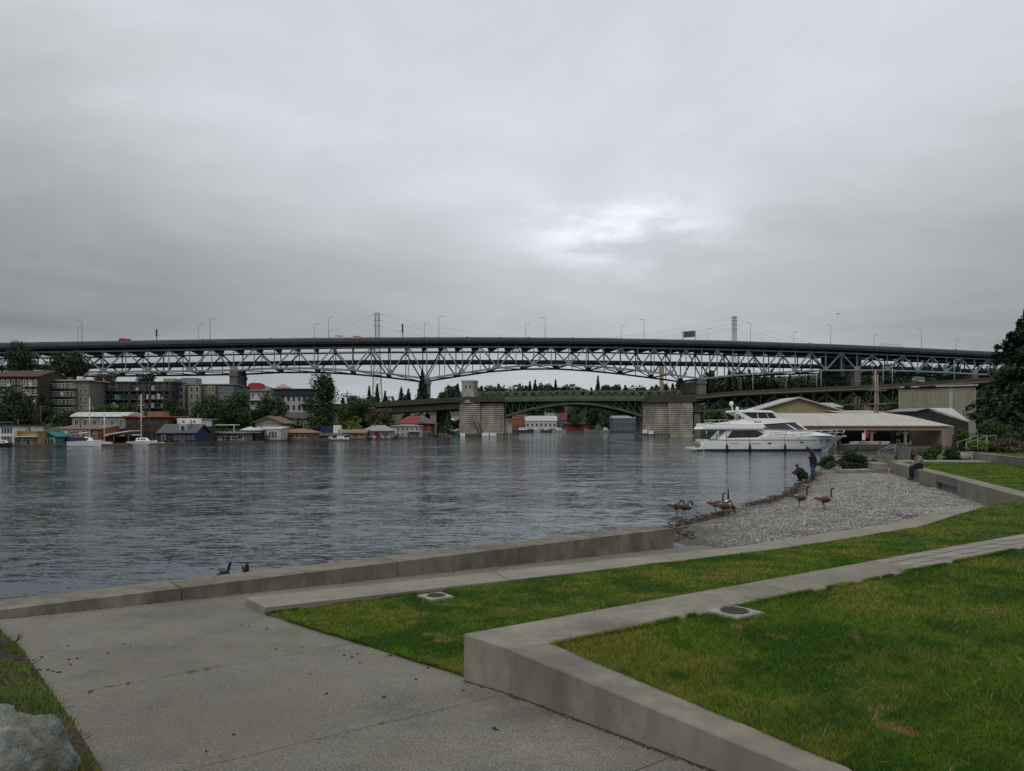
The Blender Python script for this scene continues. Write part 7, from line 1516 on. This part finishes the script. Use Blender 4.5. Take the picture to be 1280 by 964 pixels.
# ================================================================== people
def skinned(name, V, E, R, m, parent, sub=1, root=0):
    me = bpy.data.meshes.new(name); me.from_pydata([tuple(v) for v in V], E, []); o = link(name, me, parent); me.materials.append(m)
    md = o.modifiers.new('skin', 'SKIN'); md.use_smooth_shade = True
    for i, r in enumerate(R):
        sv = me.skin_vertices[0].data[i]; sv.radius = (r, r) if not isinstance(r, tuple) else r; sv.use_root = (i == root)
    s = o.modifiers.new('sub', 'SUBSURF'); s.levels = sub; s.render_levels = sub; return o
M_skin = mat('skin', (.36, .21, .15), .6, .1, 8)
def person(label, loc, rz, J, hairm, topm, legm, shoem, hairlong=.0):
    """J: joints -> positions (local, facing +x). one continuous body, clothes as children"""
    t = thing('person', label, 'person', loc, rz); V, E, R, ix = [], [], [], {}
    def add(n, p, r, par=None):
        V.append(Vector(p)); R.append(r); ix[n] = len(V) - 1
        if par: E.append((ix[par], ix[n]))
    add('pelvis', J['pelvis'], .115); add('waist', J['waist'], .110, 'pelvis'); add('chest', J['chest'], .13, 'waist'); add('neckb', J['neck'], .055, 'chest'); add('headb', J['headb'], .07, 'neckb'); add('head', J['head'], .092, 'headb'); add('crown', J['crown'], .065, 'head')
    for s in 'lr':
        add('sh' + s, J['sh' + s], .058, 'chest'); add('el' + s, J['el' + s], .042, 'sh' + s); add('wr' + s, J['wr' + s], .028, 'el' + s)
        d = (Vector(J['wr' + s]) - Vector(J['el' + s])).normalized(); sd_ = d.cross(Vector((0, 0, 1)) if abs(d.z) < .9 else Vector((1, 0, 0))).normalized(); w = Vector(J['wr' + s])
        add('palm' + s, w + d * .07, .030, 'wr' + s)
        for k, (o_, l) in enumerate(((-.030, .07), (-.010, .085), (.010, .08), (.030, .06))): add('f%d%s' % (k, s), w + d * .10 + sd_ * o_, .010, 'palm' + s); add('g%d%s' % (k, s), w + d * (.10 + l) + sd_ * o_ * 1.1 - Vector((0, 0, .015)), .008, 'f%d%s' % (k, s))
        add('th' + s, w + d * .05 + sd_ * .045, .011, 'palm' + s); add('ti' + s, w + d * .085 + sd_ * .065, .009, 'th' + s)
        add('hip' + s, J['hip' + s], .085, 'pelvis'); add('kn' + s, J['kn' + s], .058, 'hip' + s); add('an' + s, J['an' + s], .036, 'kn' + s); add('toe' + s, Vector(J['an' + s]).lerp(Vector(J['toe' + s]), .7), .022, 'an' + s)
    skinned('body', V, E, R, M_skin, t)
    g = lambda *n: [Vector(J[k]) for k in n]
    jv = [Vector(J['pelvis']).lerp(Vector(J['waist']), -.35)] + g('waist', 'chest', 'neck', 'shl', 'ell', 'wrl', 'shr', 'elr', 'wrr'); skinned('jacket', jv, [(0, 1), (1, 2), (2, 3), (2, 4), (4, 5), (5, 6), (2, 7), (7, 8), (8, 9)], [(.26, .225), (.24, .21), (.25, .215), .10, .125, .108, .082, .125, .108, .082], topm, t)
    tv = g('pelvis', 'hipl', 'knl', 'anl', 'hipr', 'knr', 'anr'); skinned('trousers', tv, [(0, 1), (1, 2), (2, 3), (0, 4), (4, 5), (5, 6)], [.19, .150, .122, .10, .150, .122, .10], legm, t)
    for s in 'lr': a, b = g('an' + s, 'toe' + s); MB().tube([a + (a - b) * .35 + Vector((0, 0, -.03)), a + Vector((0, 0, -.02)), a.lerp(b, .6) + Vector((0, 0, -.015)), b + (b - a) * .15], [(.045, .045), (.062, .07), (.062, .055), (.048, .042)], 8).build('shoe', shoem, t)
    h, c, hb2 = Vector(J['head']), Vector(J['crown']), Vector(J['headb']); up = (c - hb2).normalized(); fwd = (Vector(J.get('face', (1, 0, 0))) - up * Vector(J.get('face', (1, 0, 0))).dot(up)).normalized()
    rt = up.cross(fwd); Mx = Matrix((fwd, rt, up)).transposed().to_4x4(); ctr = h + up * .012
    hr = MB().ell((-.022, 0, .032), (.108, .097, .098), 10, 7); hr.ell((-.07, 0, -.05 - hairlong / 2), (.05, .085, .08 + hairlong / 2), 8, 5)
    o = hr.build('hair', hairm, t); o.matrix_local = Matrix.Translation(ctr) @ Mx
    fc = MB(); fc.tube([(.088, 0, .015), (.112, 0, -.02), (.09, 0, -.03)], [.008, .016, .010], 6)
    o = fc.build('nose', M_skin, t); o.matrix_local = Matrix.Translation(ctr) @ Mx
    for sg in (-1, 1):
        e = MB().ell((.084, sg * .034, .012), (.012, .014, .009), 6, 4).build('eye', M_gblk, t); e.matrix_local = Matrix.Translation(ctr) @ Mx
        e = MB().ell((-.005, sg * .092, -.005), (.022, .012, .032), 6, 4).build('ear', M_skin, t); e.matrix_local = Matrix.Translation(ctr) @ Mx
    e = MB().box(.078, .09, -.024, .024, -.060, -.050).build('mouth', pm('lips', (.28, .10, .09)), t); e.matrix_local = Matrix.Translation(ctr) @ Mx
    return t
M_coat = mat('dark_coat', (.020, .018, .019), .9, .3, 6); M_jean = mat('blue_jeans', (.035, .055, .12), .9, .3, 8); M_blkc = mat('black_cloth', (.012, .012, .013), .9, .3, 6); M_hair = mat('brown_hair', (.030, .014, .010), .6, .3, 20); M_hair2 = mat('dark_hair', (.02, .015, .012), .6, .3, 20); M_check = mat('grey_brown_jacket', (.13, .105, .095), .9, .5, 9, col2=(.24, .20, .19)); M_shoe = pm('dark_shoe', (.02, .018, .016), .7)
stand = dict(pelvis=(0, 0, .95), waist=(0, 0, 1.12), chest=(.01, 0, 1.34), neck=(.01, 0, 1.50), headb=(.03, 0, 1.57), head=(.05, 0, 1.65), crown=(.04, 0, 1.74), face=(1, .2, .15),
  shl=(0, .19, 1.44), ell=(.20, .25, 1.68), wrl=(.36, .20, 1.93), shr=(0, -.19, 1.42), elr=(.10, -.26, 1.22), wrr=(.26, -.16, 1.28), hipl=(0, .10, .90), knl=(.02, .11, .50), anl=(0, .11, .09), toel=(.15, .13, .035), hipr=(0, -.10, .90), knr=(.04, -.12, .50), anr=(.02, -.12, .09), toer=(.17, -.15, .035))
q = PZ(1016.5, 598.5, .14); person('person standing at the water edge in a dark jacket and jeans, one arm raised', (q.x, q.y, .12), 2.75, stand, M_hair, M_coat, M_jean, M_shoe, .06)
crouch = dict(pelvis=(-.16, 0, .30), waist=(-.06, 0, .46), chest=(.10, 0, .62), neck=(.19, 0, .74), headb=(.24, 0, .79), head=(.29, 0, .85), crown=(.28, 0, .94), face=(1, 0, -.35),
  shl=(.12, .18, .69), ell=(.30, .22, .48), wrl=(.50, .14, .42), shr=(.12, -.18, .69), elr=(.32, -.22, .50), wrr=(.54, -.10, .44), hipl=(-.12, .11, .30), knl=(.24, .17, .44), anl=(.06, .15, .09), toel=(.20, .17, .035), hipr=(-.12, -.11, .30), knr=(.24, -.17, .42), anr=(.06, -.15, .09), toer=(.20, -.17, .035))
q = PZ(1002.5, 601, .10); person('person crouching at the water edge in a black coat, reaching left', (q.x, q.y, .08), 3.05, crouch, M_hair2, M_coat, M_blkc, M_shoe, .05)
sit = dict(pelvis=(0, 0, .12), waist=(.0, 0, .28), chest=(.05, 0, .50), neck=(.12, 0, .66), headb=(.17, 0, .71), head=(.22, 0, .78), crown=(.22, 0, .87), face=(1, 0, -.45),
  shl=(.05, .20, .60), ell=(.16, .26, .36), wrl=(.34, .14, .26), shr=(.05, -.20, .60), elr=(.16, -.26, .36), wrr=(.34, -.12, .24), hipl=(.06, .10, .10), knl=(.46, .12, .12), anl=(.44, .12, -.36), toel=(.60, .13, -.60), hipr=(.06, -.10, .10), knr=(.46, -.12, .12), anr=(.42, -.12, -.36), toer=(.58, -.14, -.60))
sit['anl'] = (.44, .12, -.52); sit['anr'] = (.42, -.12, -.52)
ks_ = (PZ(1150, 586, ZL).to_2d() - K0).dot(KD); q = K0 + KD * ks_ + KN * .22
person('person sitting on the beach wall in a grey-brown jacket, head bowed', (q.x, q.y, ZL + .02), 3.0, sit, M_hair, M_check, M_blkc, M_shoe, 0)
